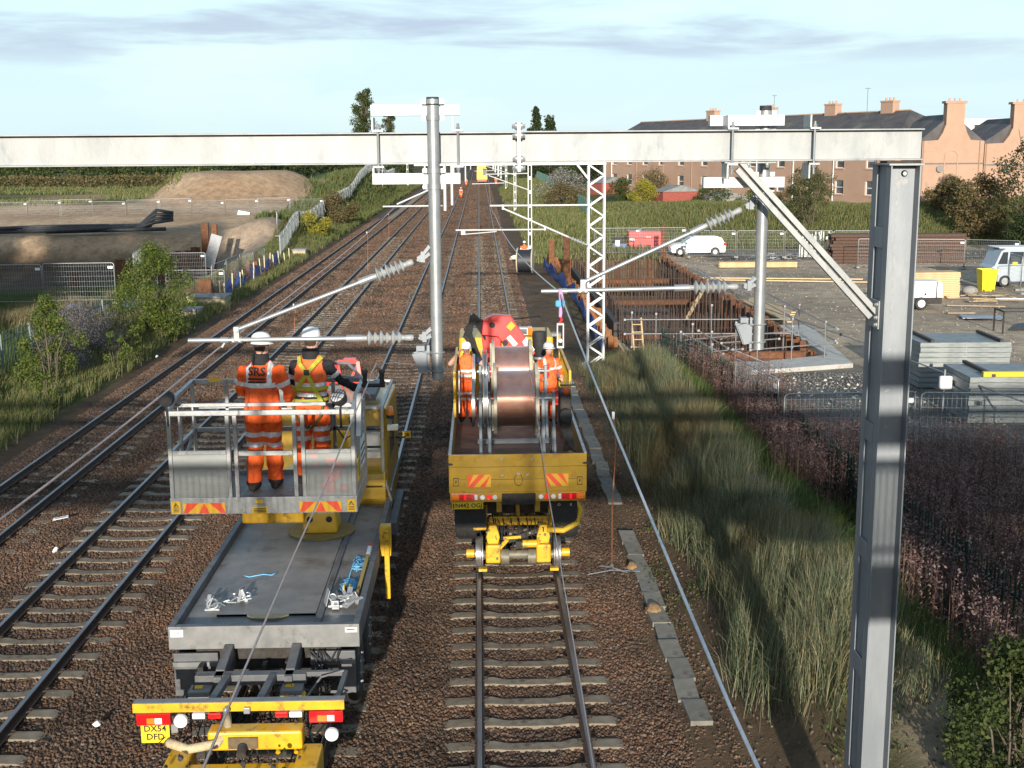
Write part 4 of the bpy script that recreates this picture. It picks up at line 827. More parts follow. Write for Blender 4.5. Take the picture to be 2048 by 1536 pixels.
    b = WB(); b.tube([(-1.95, by1-0.1, 5.52), (-1.55, by1-0.15, 5.52), (-1.36, by0+0.7, 5.42), (-1.30, by0+0.55, 5.36)], 0.018, 8); b.tube([(-1.95, by1-0.1, 5.36), (-1.62, by1-0.2, 5.38), (-1.36, by0+0.7, 5.42)], 0.015, 8); b.build('outrigger_tube', ALU, t, smooth=True)
    r_ = WB()
    for xx in (-1.30, -1.11): r_.rev((xx, by0+0.45, 5.36), (xx, by0+0.45, 5.56), [(0, 0.03), (0.1, 0.035), (0.5, 0.022), (0.9, 0.035), (1, 0.03)], 12)
    r_.cyl((-1.34, by0+0.45, 5.38), (-1.08, by0+0.45, 5.38), 0.022, n=8); r_.build('wire_roller', BLACK, t, smooth=40)
    b = WB(); b.prism([(by0+0.02, 4.9), (by0+0.30, 4.9), (by0+0.36, 5.30), (by0+0.22, 5.34)], 'x', bx1+0.001, bx1+0.06); b.build('corner_guard', ALU, t, bevel=0.006)
    b = WB(); b.tube([(-1.60, by0+0.1, 5.0), (-1.50, by0+0.05, 4.86), (-1.42, by0+0.02, 4.92), (-1.45, by0+0.1, 5.1)], 0.010, 6); b.build('cable', BLACK, t)
    # --- chassis, wheels, mudguards
    for x in (-3.42, -2.52): WB().box(x-0.05, x+0.05, 14.75, 24.5, 1.12, 1.36).build('chassis_rail', STEELGREY, t)
    for s in (-1, 1):
        xo = cx+s*1.24
        for y in (16.15, 17.45, 22.9): tyre_wheel(t, min(xo, xo-s*0.32), max(xo, xo-s*0.32), y, 0.86, 0.50, hub=STEELGREY, face=s)
        xa = min(xo-s*0.02, xo-s*0.62); xb = max(xo-s*0.02, xo-s*0.62)
        WB().box(xa, xb, Y0+0.0, Y0+0.045, 0.72, 1.33).build('mudguard', STEELGREY, t, bevel=0.01)
        WB().box(xa, xb, Y0-0.045, Y0-0.002, 1.16, 1.22).build('mudguard_rail', FRAMEGREY, t)
        WB().box(xa, xb, 15.75, 18.0, 1.375, 1.399).build('mudguard_top', DARK, t)
    b = WB(); b.box(-3.9, -1.95, 15.7, 21.0, 1.05, 1.39); b.build('underframe', DARK, t)
    # rear light frame
    ry = 13.8
    for x in (-3.42, -2.52):
        WB().bar((x, 15.55, 1.40), (x, 14.95, 1.30), 0.12, 0.16).build('support_arm', STEELGREY, t, bevel=0.008)
    WB().box(-3.72, -2.30, 14.80, 14.95, 1.22, 1.36).build('cross_member', STEELGREY, t, bevel=0.008)
    for x in (-3.30, -2.72): WB().bar((x, 14.79, 1.34), (x-0.02, ry+0.13, 1.40), 0.09, 0.08).build('support_arm', STEELGREY, t, bevel=0.006)
    for x in (-3.62, -2.46):
        WB().box(x-0.14, x+0.14, 14.55, 14.79, 1.10, 1.25).build('hinge_block', FRAMEGREY, t, bevel=0.01)
        b = WB(); b.box(x-0.09, x+0.02, 14.66, 14.76, 1.251, 1.256); b.build('hazard_label', WARN, t)
    frame = WB(); frame_tube(frame, [(-2.30, 14.9, 1.33), (-1.80, 14.9, 1.33), (-1.80, ry+0.13, 1.40)], 0.06); frame.build('light_frame', STEELGREY, t)
    WB().box(-4.23, -1.70, ry+0.02, ry+0.14, 1.43, 1.462).build('bumper_top', FRAMEGREY, t, bevel=0.004)
    WB().box(-4.23, -1.70, ry, ry+0.019, 1.345, 1.46).build('bumper_beam', YEL, t, bevel=0.004)
    def rlight(x0, x1, z0, z1, m, name='rear_light'): return WB().box(x0, x1, ry-0.03, ry+0.05, z0, z1).build(name, m, t, bevel=0.012)
    for s in (0, 1):
        xa = -4.18 if s == 0 else -2.12
        b = WB(); b.box(xa, xa+0.40, ry-0.03, ry+0.05, 1.20, 1.335); b.box(xa+(0.12 if s == 0 else 0.10), xa+0.21, ry-0.034, ry-0.031, 1.215, 1.29, 1); b.box(xa+0.215, xa+0.30, ry-0.034, ry-0.031, 1.215, 1.29, 2); b.build('tail_light', [REDL, AMBL, CLRL], t, bevel=0.0)
    for x, zz, m in ((-3.66, 1.24, CLRL), (-1.86, 1.03, CLRL)):
        b = WB(); b.rev((x, ry+0.05, zz), (x, ry-0.03, zz), [(0, 0.05), (0.5, 0.085), (1, 0.08)], 18); b.build('reversing_lamp', m, t, smooth=40)
    for xa, m in ((-3.52, CLRL), (-3.33, REDL), (-2.53, REDL), (-2.36, CLRL)): rlight(xa, xa+0.155, 1.265, 1.335, m, 'marker_lamp')
    b = WB(); b.box(-4.14, -3.80, ry-0.02, ry-0.012, 0.97, 1.195); text_mb('DX54', 0.11, b, (-3.97, ry-0.024, 1.15), (1, 0, 0), (0, 0, 1), 1, bold=True); text_mb('DFD', 0.11, b, (-3.97, ry-0.024, 1.045), (1, 0, 0), (0, 0, 1), 1, bold=True); b.build('number_plate', [PLATEY, INK], t, label='yellow number plate reading DX54 DFD')
    b = WB(); b.box(-3.78, -3.70, ry-0.01, ry+0.05, 1.09, 1.195); b.build('lamp_bracket', FRAMEGREY, t)
    b = WB(); b.ball((-3.10, ry-0.05, 1.39), 0.045, 10); b.build('tow_knob', GALVT, t, smooth=True); WB().box(-2.55-0.35, -2.82, ry-0.05, ry-0.001, 1.33, 1.41).build('latch', GALVT, t, bevel=0.01)
    # yellow rail gear
    WB().box(-3.30, -1.98-0.2, 13.55, 13.80, 0.96, 1.20).build('rail_gear_beam', YEL, t, bevel=0.03)
    WB().box(-3.75, -2.05, 13.25, 13.46, 0.62, 0.86).build('rail_gear_beam', YEL, t, bevel=0.03)
    for x in (-3.62, -2.10): WB().box(x-0.14, x+0.14, 13.10, 13.75, 0.42, 0.95).build('rail_gear_box', YEL, t, bevel=0.03); WB().cyl((x, 13.10, 0.84), (x, 12.95, 0.84), 0.09, n=14).build('buffer', STEELGREY, t, smooth=40)
    for s in (-1, 1): rail_wheel(t, cx+s*0.7475, 13.55, 0.30)
    WB().cyl((cx-0.7, 13.55, 0.30), (cx+0.7, 13.55, 0.30), 0.06, n=12).build('rail_axle', DARK, t, smooth=40)
    b = WB(); b.tube([(-3.15, 13.95, 1.30), (-3.08, 13.7, 1.16), (-3.18, 13.5, 1.08), (-3.5, 13.42, 1.06), (-3.72, 13.5, 1.10), (-3.80, 13.7, 1.0)], 0.055, 10); b.build('hose', TAN, t, smooth=True)
    b = WB()
    for k_ in range(9): q_ = random.uniform; b.tube([(q_(-2.4, -1.9), 15.55, 1.36), (q_(-2.4, -1.9), 15.35, q_(0.95, 1.2)), (q_(-2.5, -2.0), 15.1, q_(1.0, 1.25)), (q_(-2.55, -2.0), 14.92, 1.30)], q_(0.007, 0.014), 5)
    b.tube([(-2.55, 14.5, 1.12), (-2.3, 14.4, 1.15), (-2.1, 14.75, 1.34), (-1.82, 14.85, 1.38)], 0.014, 6, 1); b.build('hydraulic_hoses', [BLACK, FRAMEGREY], t)
    for x in (-2.30, -2.52): WB().cyl((x, 14.6, 1.2), (x+0.02, 13.7, 0.85), 0.03, n=8).build('ram', YEL, t, smooth=40)
    WB().box(-3.05, -2.7, 13.52, 13.549, 1.0, 1.14).build('coupling_plate', mat('oily_brown', (0.10, 0.07, 0.04), (0.16, 0.11, 0.05), rough=0.5, scale=12), t); WB().cyl((-2.88, 13.52, 1.03), (-2.88, 13.40, 0.98), 0.06, n=12).build('coupling', DARK, t, smooth=40)
    rq = random.Random(33); b = WB(); g_ = WB()
    for k in range(26): x = rq.uniform(-3.8, -2.0); b.tube([(x, 14.7, rq.uniform(1.0, 1.3)), (x+rq.uniform(-.2, .2), 14.2, rq.uniform(.75, 1.15)), (x+rq.uniform(-.3, .3), 13.6, rq.uniform(.6, 1.1))], rq.uniform(.006, .016), 5)
    for k in range(50): p = (rq.uniform(-3.75, -2.05), rq.uniform(13.05, 13.3), rq.uniform(.5, 1.15)); g_.cyl(p, (p[0], p[1]-0.05, p[2]), rq.uniform(.012, .032), n=7)
    for k in range(12): x = rq.uniform(-3.9, -2.0); g_.box(x, x+rq.uniform(.05, .16), 15.35, 15.5, rq.uniform(.8, 1.0), rq.uniform(1.05, 1.3))
    b.build('pipework', BLACK, t, kind='stuff'); g_.build('unions', DARK, t, kind='stuff')
    # right-hand yellow outrigger
    WB().box(-1.675, -1.50, 19.0, 19.2, 1.50, 2.00).build('outrigger_box', YEL, t, bevel=0.01)
    b = WB(); b.prism([(18.99, 1.95), (18.99, 0.85), (18.93, 0.80), (18.90, 1.95)], 'x', -1.60, -1.52); b.build('outrigger_leg', YEL, t, bevel=0.008)
    # cab end
    cb = WB(); cb.prism([(21.75, 1.25), (24.6, 1.25), (24.75, 2.2), (24.4, 3.30), (21.75, 3.38)], 'x', -4.20, -1.74); cab = cb.build('cab', YELD, t, bevel=0.05)
    b = WB(); b.prism([(22.5, 2.25), (23.6, 2.25), (23.4, 3.1), (22.5, 3.1)], 'x', -1.739, -1.733); b.build('window', GLASS, cab)
    b = WB(); b.box(-2.10, -1.86, 21.735, 21.748, 2.45, 3.05); b.build('window', GLASS, cab)
    for z in (1.35, 1.75, 2.0): WB().box(-2.35, -1.76, 21.45, 21.748, z, z+0.22).build('locker', YELD, t, bevel=0.012)
    WB().box(-2.9, -2.36, 21.5, 21.748, 1.65, 2.1).build('locker', FRAMEGREY, t, bevel=0.01)
    rk = WB(); frame_tube(rk, [(-2.5, 21.62, 3.42), (-1.80, 21.62, 3.42), (-1.80, 24.2, 3.42), (-4.1, 24.2, 3.42), (-4.1, 21.62, 3.42), (-2.5, 21.62, 3.42)], 0.05); frame_tube(rk, [(-1.80, 21.62, 3.42), (-1.80, 21.55, 1.8)], 0.045); frame_tube(rk, [(-2.2, 21.6, 3.42), (-2.2, 21.55, 2.6)], 0.04); frame_tube(rk, [(-2.2, 21.58, 2.95), (-1.80, 21.58, 2.95)], 0.035); frame_tube(rk, [(-2.2, 21.58, 2.62), (-1.80, 21.58, 2.62)], 0.035); frame_tube(rk, [(-1.80, 21.55, 2.2), (-1.66, 21.5, 1.7)], 0.03)
    rk.build('roof_rack', ALU, t)
    b = WB(); b.box(-2.35, -1.95, 22.0, 23.4, 3.46, 3.58); b.build('roof_box', STEELGREY, t, bevel=0.01)
    b = WB(); b.cyl((-1.66, 21.7, 3.20), (-1.66, 21.7, 3.26), 0.07, n=14); b.rev((-1.66, 21.7, 3.26), (-1.66, 21.7, 3.42), [(0, 0.065), (0.6, 0.062), (0.9, 0.045), (1, 0.02)], 14, 1); b.build('beacon', [BLACK, AMBL], t, smooth=40)
    WB().cyl((-1.66, 21.7, 3.0), (-1.66, 21.7, 3.2), 0.02, n=8).build('beacon_stalk', FRAMEGREY, t)
    WB().box(-1.72, -1.52, 21.62, 21.74, 2.98, 3.08).build('work_lamp', mat('lamp_face', (0.80, 0.70, 0.50), rough=0.3), t, bevel=0.015)
    WB().box(-1.735, -1.70, 22.2, 24.4, 1.7, 1.76).build('grab_rail', FRAMEGREY, t); WB().box(-1.76, -1.60, 21.7, 24.0, 1.0, 1.22).build('step', STEELGREY, t)
    b = WB(); b.box(-1.60, -1.44, 24.0, 24.03, 2.28, 2.42); text_mb('28', 0.10, b, (-1.52, 23.993, 2.35), (1, 0, 0), (0, 0, 1), 1, bold=True); b.build('number_board', [WARN, INK], t)
    WB().cyl((-1.74, 24.0, 2.3), (-1.55, 24.0, 2.3), 0.02, n=6).build('mirror_arm', BLACK, t)
    # red wire-lifting tower at the front of the truck
    rd = WB(); frame_tube(rd, [(-3.15, 23.9, 3.25), (-2.85, 24.0, 3.85), (-2.45, 24.0, 3.85), (-2.35, 23.9, 3.0)], 0.07); frame_tube(rd, [(-2.85, 24.0, 3.85), (-2.75, 24.0, 3.2), (-2.45, 24.0, 3.8)], 0.05); frame_tube(rd, [(-3.0, 24.0, 3.45), (-2.4, 24.0, 3.45)], 0.06); rd.box(-2.85, -2.40, 23.9, 24.1, 2.9, 3.15); rd.box(-2.72, -2.48, 23.92, 24.08, 3.86, 3.92)
    rd.build('lifting_tower', RED, t)
    return t
ptruck = platform_truck()
# ---------------------------------------------------------------- loose things on the grey deck
def bracket_pile(label, items, loc, name='clamp_fitting', cat='clamp'):
    t = thing(name, label, cat, loc, 0, 'loose overhead-line fittings on the grey deck')
    for (nm, f, m) in items: b = MB(); f(b); b.build(nm, m, t, bevel=0.004)
    return t
FIT = mat('fitting_zinc', (0.36, 0.38, 0.40), (0.50, 0.52, 0.53), rough=0.35, metal=0.5, scale=14)
def it_hook(b): b.box(-0.16, 0.05, -0.10, 0.06, 0.0, 0.02); b.tube([(-0.06+0.075*cos(a), -0.02+0.05*sin(a), 0.07+0.055*sin(a)) for a in np.linspace(-1.2, 5.1, 14)], 0.018, 6); b.bar((-0.12, 0.0, 0.02), (-0.05, 0.0, 0.17), 0.10, 0.02)
def it_yoke(b): b.bar((0, 0, 0.0), (0.05, 0.02, 0.20), 0.03, 0.05); b.bar((0.12, 0.03, 0.0), (0.05, 0.02, 0.20), 0.03, 0.05); b.tube([(0.12+0.05*cos(a), 0.07+0.05*sin(a), 0.09+0.03*sin(a)) for a in np.linspace(0, 2*pi, 14)], 0.012, 6); b.box(-0.02, 0.16, -0.03, 0.07, 0.0, 0.018)
def it_mess(seed, n=5, off=0.0):
    def f(b):
        r = random.Random(seed)
        for k in range(n):
            x, y = off+r.uniform(-.14, .14), r.uniform(-.12, .12); a = r.uniform(0, 6.3); l = r.uniform(.08, .2); p = (x, y, 0.012+0.016*k); q = (x+l*cos(a), y+l*sin(a), 0.03+0.016*k+r.uniform(0, .09)); b.bar(p, q, r.uniform(.03, .08), 0.014)
        b.cyl((off, 0.05, 0.05), (off+0.16, 0.08, 0.09), 0.014, n=8)
    return f
def it_plate(b): b.bar((-0.06, 0, 0.0), (0.0, 0.02, 0.22), 0.16, 0.012)
def it_bars(b): b.box(0.0, 0.20, -0.12, -0.09, 0.0, 0.03); b.box(0.04, 0.15, -0.13, -0.08, 0.031, 0.10); b.bar((0.10, 0.1, 0.05), (0.28, -0.05, 0.16), 0.05, 0.03); b.bar((0.22, -0.12, 0.01), (0.38, 0.06, 0.10), 0.11, 0.03); b.tube([(0.05+0.05*cos(a), 0.03, 0.10+0.05*sin(a)) for a in np.linspace(0, 2*pi, 12)], 0.012, 6); b.cyl((0.12, 0.02, 0.12), (0.34, 0.10, 0.10), 0.014, n=8); b.cyl((0.2, 0.15, 0.02), (0.42, 0.05, 0.05), 0.018, n=8); b.box(0.06, 0.16, -0.19, -0.14, 0.0, 0.06)
def it_clip(b): b.tube([(0.38, 0.02, 0.0), (0.40, 0.03, 0.1), (0.36, 0.06, 0.17), (0.3, 0.07, 0.13)], 0.014, 6); b.cyl((0.40, -0.08, 0.06), (0.46, 0.02, 0.08), 0.04, n=10)
zd = 1.601
bracket_pile('round-eyed zinc clamp lying alone near the grey deck edge', [('hook_plate', it_hook, FIT), ('strap_plate', it_mess(3), FIT)], (-3.78, 16.55, zd))
bracket_pile('forked zinc yoke standing beside the round-eyed clamp', [('yoke', it_yoke, FIT), ('strap_plate', it_mess(5), FIT)], (-3.52, 16.72, zd))
bracket_pile('jumble of zinc plates and bars near the blue rope on the deck', [('plate', it_plate, FIT), ('bars', it_bars, FIT), ('strap_plate', it_mess(7, 9, 0.2), FIT), ('clip', it_clip, FIT)], (-2.20, 16.55, zd+0.025))
t = thing('tape_reel', 'small yellow tape reel standing behind the jumble of zinc fittings', 'reel', (-1.99, 16.95, zd)); b = MB(); b.rev((-0.05, 0, 0.09), (0.06, 0, 0.09), [(0, 0.09), (0.2, 0.09), (0.25, 0.05), (0.75, 0.05), (0.8, 0.09), (1, 0.09)], 16); b.build('spool', mat('spool_yellow', (0.60, 0.42, 0.03), rough=0.5), t, smooth=40); b = MB(); b.cyl((-0.02, 0, 0.09), (0.03, 0, 0.09), 0.07, n=14); b.build('tape', BLACK, t, smooth=40)
# blue rope: one tangled line
ROPE = mat('blue_rope', (0.10, 0.36, 0.62), (0.22, 0.50, 0.72), rough=0.8, scale=30)
pts = []; rs = random.Random(4)
for k in range(230):
    f = k/230; cxr, cyr, sx, sy = (-1.98, 17.35, 0.17, 0.30) if f < 0.75 else (-1.93, 18.3, 0.15, 0.38)
    pts.append((cxr+sx*sin(k*2.1+rs.random())*(0.5+0.5*rs.random()), cyr+sy*cos(k*1.37+rs.random())*(0.4+0.6*rs.random()), zd+0.012+0.03*rs.random()))
b = MB(); b.tube(pts, 0.009, 4); b.build('blue_rope', ROPE, label='tangled blue rope heaped by the right rail of the grey deck', cat='rope', smooth=True)
b = MB(); b.tube([(-3.72, 17.9, zd+0.01), (-3.55, 17.75, zd+0.03), (-3.35, 17.85, zd+0.034), (-3.22, 17.8, zd+0.036), (-3.15, 17.95, zd+0.035)], 0.009, 5); b.build('rope_end', ROPE, label='short loose end of blue rope on the left of the deck', cat='rope', smooth=True)
t = thing('track_gauge', 'long yellow measuring bar with red ends leaning on the deck side rail', 'gauge', (-1.83, 17.3, zd)); b = MB(); b.bar((0, -0.45, 0.05), (0.03, 0.95, 0.17), 0.05, 0.06); b.build('bar', mat('gauge_ochre', (0.30, 0.21, 0.06), rough=0.6), t)
b = MB(); b.bar((0, -0.52, 0.045), (0, -0.455, 0.05), 0.06, 0.07); b.bar((-0.06, -0.54, 0.02), (0.07, -0.54, 0.02), 0.04, 0.03); b.build('foot', mat('gauge_red', (0.55, 0.06, 0.04), rough=0.6), t); b = MB(); b.bar((0.03, 0.955, 0.171), (0.036, 1.25, 0.20), 0.055, 0.065); b.bar((0.036, 1.255, 0.20), (0.04, 1.38, 0.212), 0.056, 0.066, 1); b.build('head', [WHITE, mat('gauge_red', (0.55, 0.06, 0.04))], t)
# ================================================================ REEL LORRY (yellow dropside, crane, two copper reels)
def reel_lorry():
    cx = TR['d']; t = thing('reel_lorry', 'yellow dropside road-rail lorry carrying two copper wire reels and a red crane', 'lorry', (cx, 22.0, 0))
    X0, X1 = -0.63, 1.93; Y0, Y1 = 22.0, 30.6; zf = 1.72; zs = 2.42
    FLOOR = mat('lorry_floor', (0.13, 0.085, 0.06), (0.22, 0.13, 0.09), rough=0.7, scale=3, c3=(0.07, 0.05, 0.045))
    WB().box(X0+0.05, X1-0.05, Y0+0.06, Y1, zf-0.12, zf).build('bed_floor', FLOOR, t)
    # tailgate of three boards
    hb = (zs-1.70)/3
    for k in range(3): WB().box(X0, X1, Y0, Y0+0.045, 1.70+k*hb+0.003, 1.70+(k+1)*hb-0.003).build('tailgate_board', YELD, t, bevel=0.006)
    for x0, x1, m in ((X0, X0+0.045, YELD), (X1-0.045, X1, YELD)):
        WB().box(x0, x1, Y0+0.05, Y1, zf-0.05, zs-0.03).build('side_board', m, t, bevel=0.006); WB().box(x0-0.004, x1+0.004, Y0+0.05, Y1, zs-0.029, zs+0.004).build('side_capping', ALU, t)
    for x in (X0+0.02, X1-0.02):
        b = WB(); b.box(x-0.035, x+0.035, Y0-0.012, Y0-0.001, 2.22, 2.26); b.cyl((x-0.06, Y0-0.015, 2.24), (x+0.06, Y0-0.015, 2.24), 0.014, n=8); b.build('tailgate_latch', DARK, t)
    b = WB()
    for x, z in ((0.35, 2.34), (0.92, 2.34), (0.36, 2.02), (0.82, 2.03)): b.bar((x-0.025, Y0-0.01, z-0.02), (x+0.025, Y0-0.01, z+0.02), 0.03, 0.03)
    b.tube([(0.66+0.075*cos(a), Y0-0.012, 1.93+0.11*sin(a)) for a in np.linspace(pi*0.6, pi*2.4, 16)], 0.006, 5, 1); b.box(0.63, 0.69, Y0-0.02, Y0-0.001, 2.03, 2.07); b.build('tailgate_fittings', [GALVT, DARK], t)
    chevron('chevron_board', X0+0.35, X0+0.78, 1.80, 2.04, Y0-0.008, t, flip=1, n=2); chevron('chevron_board', X1-0.77, X1-0.34, 1.80, 2.04, Y0-0.008, t, flip=-1, n=2)
    for x in (X0+0.13, X1-0.13):
        b = WB(); b.box(x-0.05, x+0.05, Y0-0.004, Y0-0.0015, 1.82, 1.98); b.box(x-0.04, x+0.04, Y0-0.006, Y0-0.004, 1.835, 1.965, 1); b.add([(x-0.02, Y0-0.008, 1.87), (x+0.02, Y0-0.008, 1.90), (x, Y0-0.008, 1.95)], [(0, 1, 2)], 0); b.build('warning_label', [INK, YELD], t)
    # lights under the tailgate
    WB().box(X0+0.02, X1-0.02, Y0+0.04, Y0+0.12, 1.50, 1.69).build('light_beam', YELD, t)
    WB().box(0.35, 0.98, Y0+0.02, Y0+0.16, 1.45, 1.66).build('recess', DARK, t)
    for s, xa in ((0, X0+0.05), (1, X1-0.53)):
        b = WB(); b.box(xa, xa+0.48, Y0+0.0, Y0+0.039, 1.545, 1.66); c = [(xa+0.0, xa+0.14, 1), (xa+0.22, xa+0.27, 3), (xa+0.42, xa+0.48, 2)] if s == 0 else [(xa+0.34, xa+0.48, 1), (xa+0.21, xa+0.26, 3), (xa, xa+0.06, 2)]
        for a0, a1, mi in c: b.box(a0+0.004, a1-0.004, Y0-0.004, Y0-0.0005, 1.553, 1.652, mi)
        b.build('tail_light', [REDL, AMBL, CLRL, mat('brake_lit', (0.8, 0.02, 0.02), rough=0.2, emit=(1, 0.03, 0.02, 0.35))], t)
    for xs in ((X0+0.62, X0+0.74, X0+0.85), (X1-0.62, X1-0.74, X1-0.85)):
        for k, x in enumerate(xs if xs[0] < 0.6 else xs):
            m = [CLRL, mat('brake_lit', (0.8, 0.02, 0.02)), CLRL][k]
            b = WB(); b.rev((x, Y0+0.05, 1.60), (x, Y0-0.01, 1.60), [(0, 0.03), (0.5, 0.048), (1, 0.045)], 14); b.build('marker_lamp', m, t, smooth=40)
    b = WB(); b.box(X0+0.05, X0+0.63, Y0+0.03, Y0+0.038, 1.37, 1.50); text_mb('N442 OGJ', 0.115, b, (X0+0.36, Y0+0.027, 1.435), (1, 0, 0), (0, 0, 1), 1, bold=True); b.box(X0+0.07, X0+0.09, Y0+0.026, Y0+0.029, 1.39, 1.48, 1); b.build('number_plate', [PLATEY, INK], t, label='yellow number plate reading N442 OGJ')
    b = WB(); b.box(X0+0.09, X0+0.68, Y0+0.20, Y0+0.22, 0.95, 1.36); b.build('mud_flap', BLACK, t)
    b = WB(); b.box(X1-0.63, X1-0.16, Y0+0.20, Y0+0.22, 0.95, 1.5); text_mb('O         K', 0.07, b, (X1-0.39, Y0+0.197, 1.38), (1, 0, 0), (0, 0, 1), 1); b.build('mud_flap', [BLACK, WHITE], t)
    # chassis
    for x in (0.30, 1.02): WB().box(x-0.05, x+0.05, Y0+0.2, 34.0, 1.25, 1.58).build('chassis_rail', YELD, t)
    WB().box(X0+0.2, X1-0.2, Y0+0.6, 33.5, 1.1, 1.55).build('underframe', DARK, t)
    for s in (-1, 1):
        xo = cx+s*1.22
        for y in (23.6, 24.95, 32.6): tyre_wheel(t, min(xo, xo-s*0.5), max(xo, xo-s*0.5), y, 0.80, 0.49, hub=YEL, face=s)
    # rail bogie at the tail
    yw = 22.55; DIRTY = mat('greasy_axle', (0.11, 0.10, 0.075), (0.18, 0.16, 0.11), rough=0.5, scale=12)
    for s in (-1, 1):
        rail_wheel(t, cx+s*0.7475, yw, 0.33); x = cx+s*0.48
        WB().box(x-0.14, x+0.14, yw-0.30, yw-0.02, 0.22, 0.58).build('axle_box', YEL, t, bevel=0.03)
        b = WB(); b.prism([(x-0.10, 0.585), (x+0.10, 0.585), (x+0.13, 0.72), (x+0.07, 0.95), (x-0.07, 0.95), (x-0.13, 0.72)], 'y', yw-0.24, yw+0.05); b.build('suspension_horn', YEL, t, bevel=0.02)
        WB().box(cx+s*0.60, cx+s*0.76, yw-0.35, yw-0.20, 0.08, 0.13).build('rail_guard', YEL, t); WB().cyl((cx+s*0.84, yw, 0.33), (cx+s*0.99, yw, 0.33), 0.085, n=14).build('axle_cap', YEL, t, smooth=40)
        WB().box(cx+s*0.73-0.13, cx+s*0.73+0.13, yw-0.06, yw+0.20, 0.80, 1.08).build('spring_housing', YEL, t, bevel=0.03); WB().cyl((cx+s*0.86, yw+0.05, 0.92), (cx+s*0.93, yw+0.05, 0.92), 0.07, n=12).build('pivot_cap', YEL, t, smooth=40)
        WB().cyl((cx+s*0.33, yw-0.22, 0.33), (cx+s*0.18, yw-0.22, 0.33), 0.15, n=18).build('motor', DIRTY, t, smooth=40)
    WB().cyl((cx-0.7, yw-0.1, 0.33), (cx+0.7, yw-0.1, 0.33), 0.09, n=14).build('axle', DIRTY, t, smooth=40)
    WB().box(cx-0.55, cx+0.58, yw-0.02, yw+0.16, 0.88, 1.06).build('cross_tube', YEL, t, bevel=0.03)
    WB().box(cx-0.62, cx+0.62, yw+0.10, yw+0.24, 1.12, 1.26).build('cross_tube', YELD, t, bevel=0.03)
    for x in (cx-0.62, cx+0.0, cx+0.62): WB().box(x-0.04, x+0.04, yw-0.02, yw+0.13, 1.07, 1.30).build('lug', YELD, t, bevel=0.01)
    WB().bar((cx-0.2, yw-0.12, 0.62), (cx+0.5, yw-0.10, 0.86), 0.10, 0.09).build('ram', DARK, t); WB().cyl((cx+0.08, yw-0.28, 0.60), (cx+0.35, yw-0.28, 0.60), 0.075, n=14).build('valve_body', YEL, t, smooth=40); WB().box(cx-0.05, cx+0.06, yw-0.34, yw-0.22, 0.54, 0.66).build('valve_block', BLACK, t)
    b = WB(); b.bar((cx-0.35, yw-0.2, 0.50), (cx-0.2, yw-0.24, 0.68), 0.07, 0.07); b.bar((cx-0.28, yw-0.22, 0.70), (cx+0.05, yw-0.22, 0.72), 0.05, 0.05); b.bar((cx+0.35, yw-0.25, 0.55), (cx+0.42, yw-0.2, 0.75), 0.06, 0.06); b.build('linkage', YEL, t)
    for dx, r_ in ((0, 0.055), (0.14, 0.045)):
        b = WB(); b.tube([(cx+0.55, yw-0.3+dx, 0.88), (cx+0.85, yw-0.36+dx, 0.88), (cx+1.12, yw-0.34+dx, 1.02), (cx+1.18-dx*0.5, yw-0.25+dx, 1.25), (cx+1.02-dx, yw-0.15+dx, 1.50), (cx+0.85-dx, yw-0.02+dx, 1.58)], r_, 10); b.build('hose', mat('yellow_hose', (0.55, 0.34, 0.02), (0.66, 0.42, 0.03), rough=0.6, scale=40, stretch=(1, 1, 4)), t, smooth=True)
    b = WB()
    for k in range(6): b.tube([(cx-0.45+0.15*k, yw+0.1, 1.1), (cx-0.42+0.15*k, yw-0.15, 0.95), (cx-0.40+0.14*k, yw-0.2, 0.75)], 0.010, 5)
    b.build('small_hoses', BLACK, t)
    rq = random.Random(21); b = WB(); g_ = WB()
    for k in range(22): x = cx+rq.uniform(-0.6, 0.6); b.tube([(x, yw+0.15, rq.uniform(0.9, 1.3)), (x+rq.uniform(-.15, .15), yw-rq.uniform(.1, .3), rq.uniform(.6, 1.0)), (x+rq.uniform(-.25, .25), yw-0.1, rq.uniform(.35, .7))], rq.uniform(.006, .014), 5)
    for k in range(46): p = (cx+rq.uniform(-0.65, 0.65), yw-rq.uniform(.02, .32), rq.uniform(.3, 1.05)); g_.cyl(p, (p[0], p[1]-0.04, p[2]), rq.uniform(.012, .03), n=7)
    b.build('pipework', BLACK, t, kind='stuff'); g_.build('unions', DIRTY, t, kind='stuff')
    # reel stands: side frames with posts
    BLUEG = mat('stand_bluegrey', (0.20, 0.23, 0.25), (0.28, 0.31, 0.33), rough=0.45, scale=5)
    for yc in (23.6, 26.6):
        for x in (-0.03, 0.145, 1.20, 1.41):
            o = WB(); o.box(x-0.03, x+0.03, yc-0.06, yc+0.06, zf+0.001, 3.28); o.build('stand_post', BLUEG, t, bevel=0.006)
            WB().bar((x, yc-0.80, zf+0.04), (x, yc-0.06, 2.75), 0.05, 0.06).build('stand_leg', BLUEG, t); WB().bar((x, yc+0.80, zf+0.04), (x, yc+0.06, 2.75), 0.05, 0.06).build('stand_leg', BLUEG, t)
        b = WB(); b.cyl((-0.10, yc, 3.15), (1.50, yc, 3.15), 0.04, n=12); b.build('axle', GALVT, t, smooth=40)
        DISC = mat('brake_disc', (0.42, 0.42, 0.40), (0.55, 0.54, 0.51), rough=0.35, metal=0.7, scale=3)
        b = WB(); b.rev((0.02, yc+0.05, 3.10), (0.12, yc+0.05, 3.10), [(0, 0.1), (0.01, 0.52), (0.3, 0.52), (0.35, 0.44), (0.65, 0.44), (0.7, 0.52), (0.99, 0.52), (1, 0.1)], 32); b.build('drive_disc', DISC, t, smooth=40)
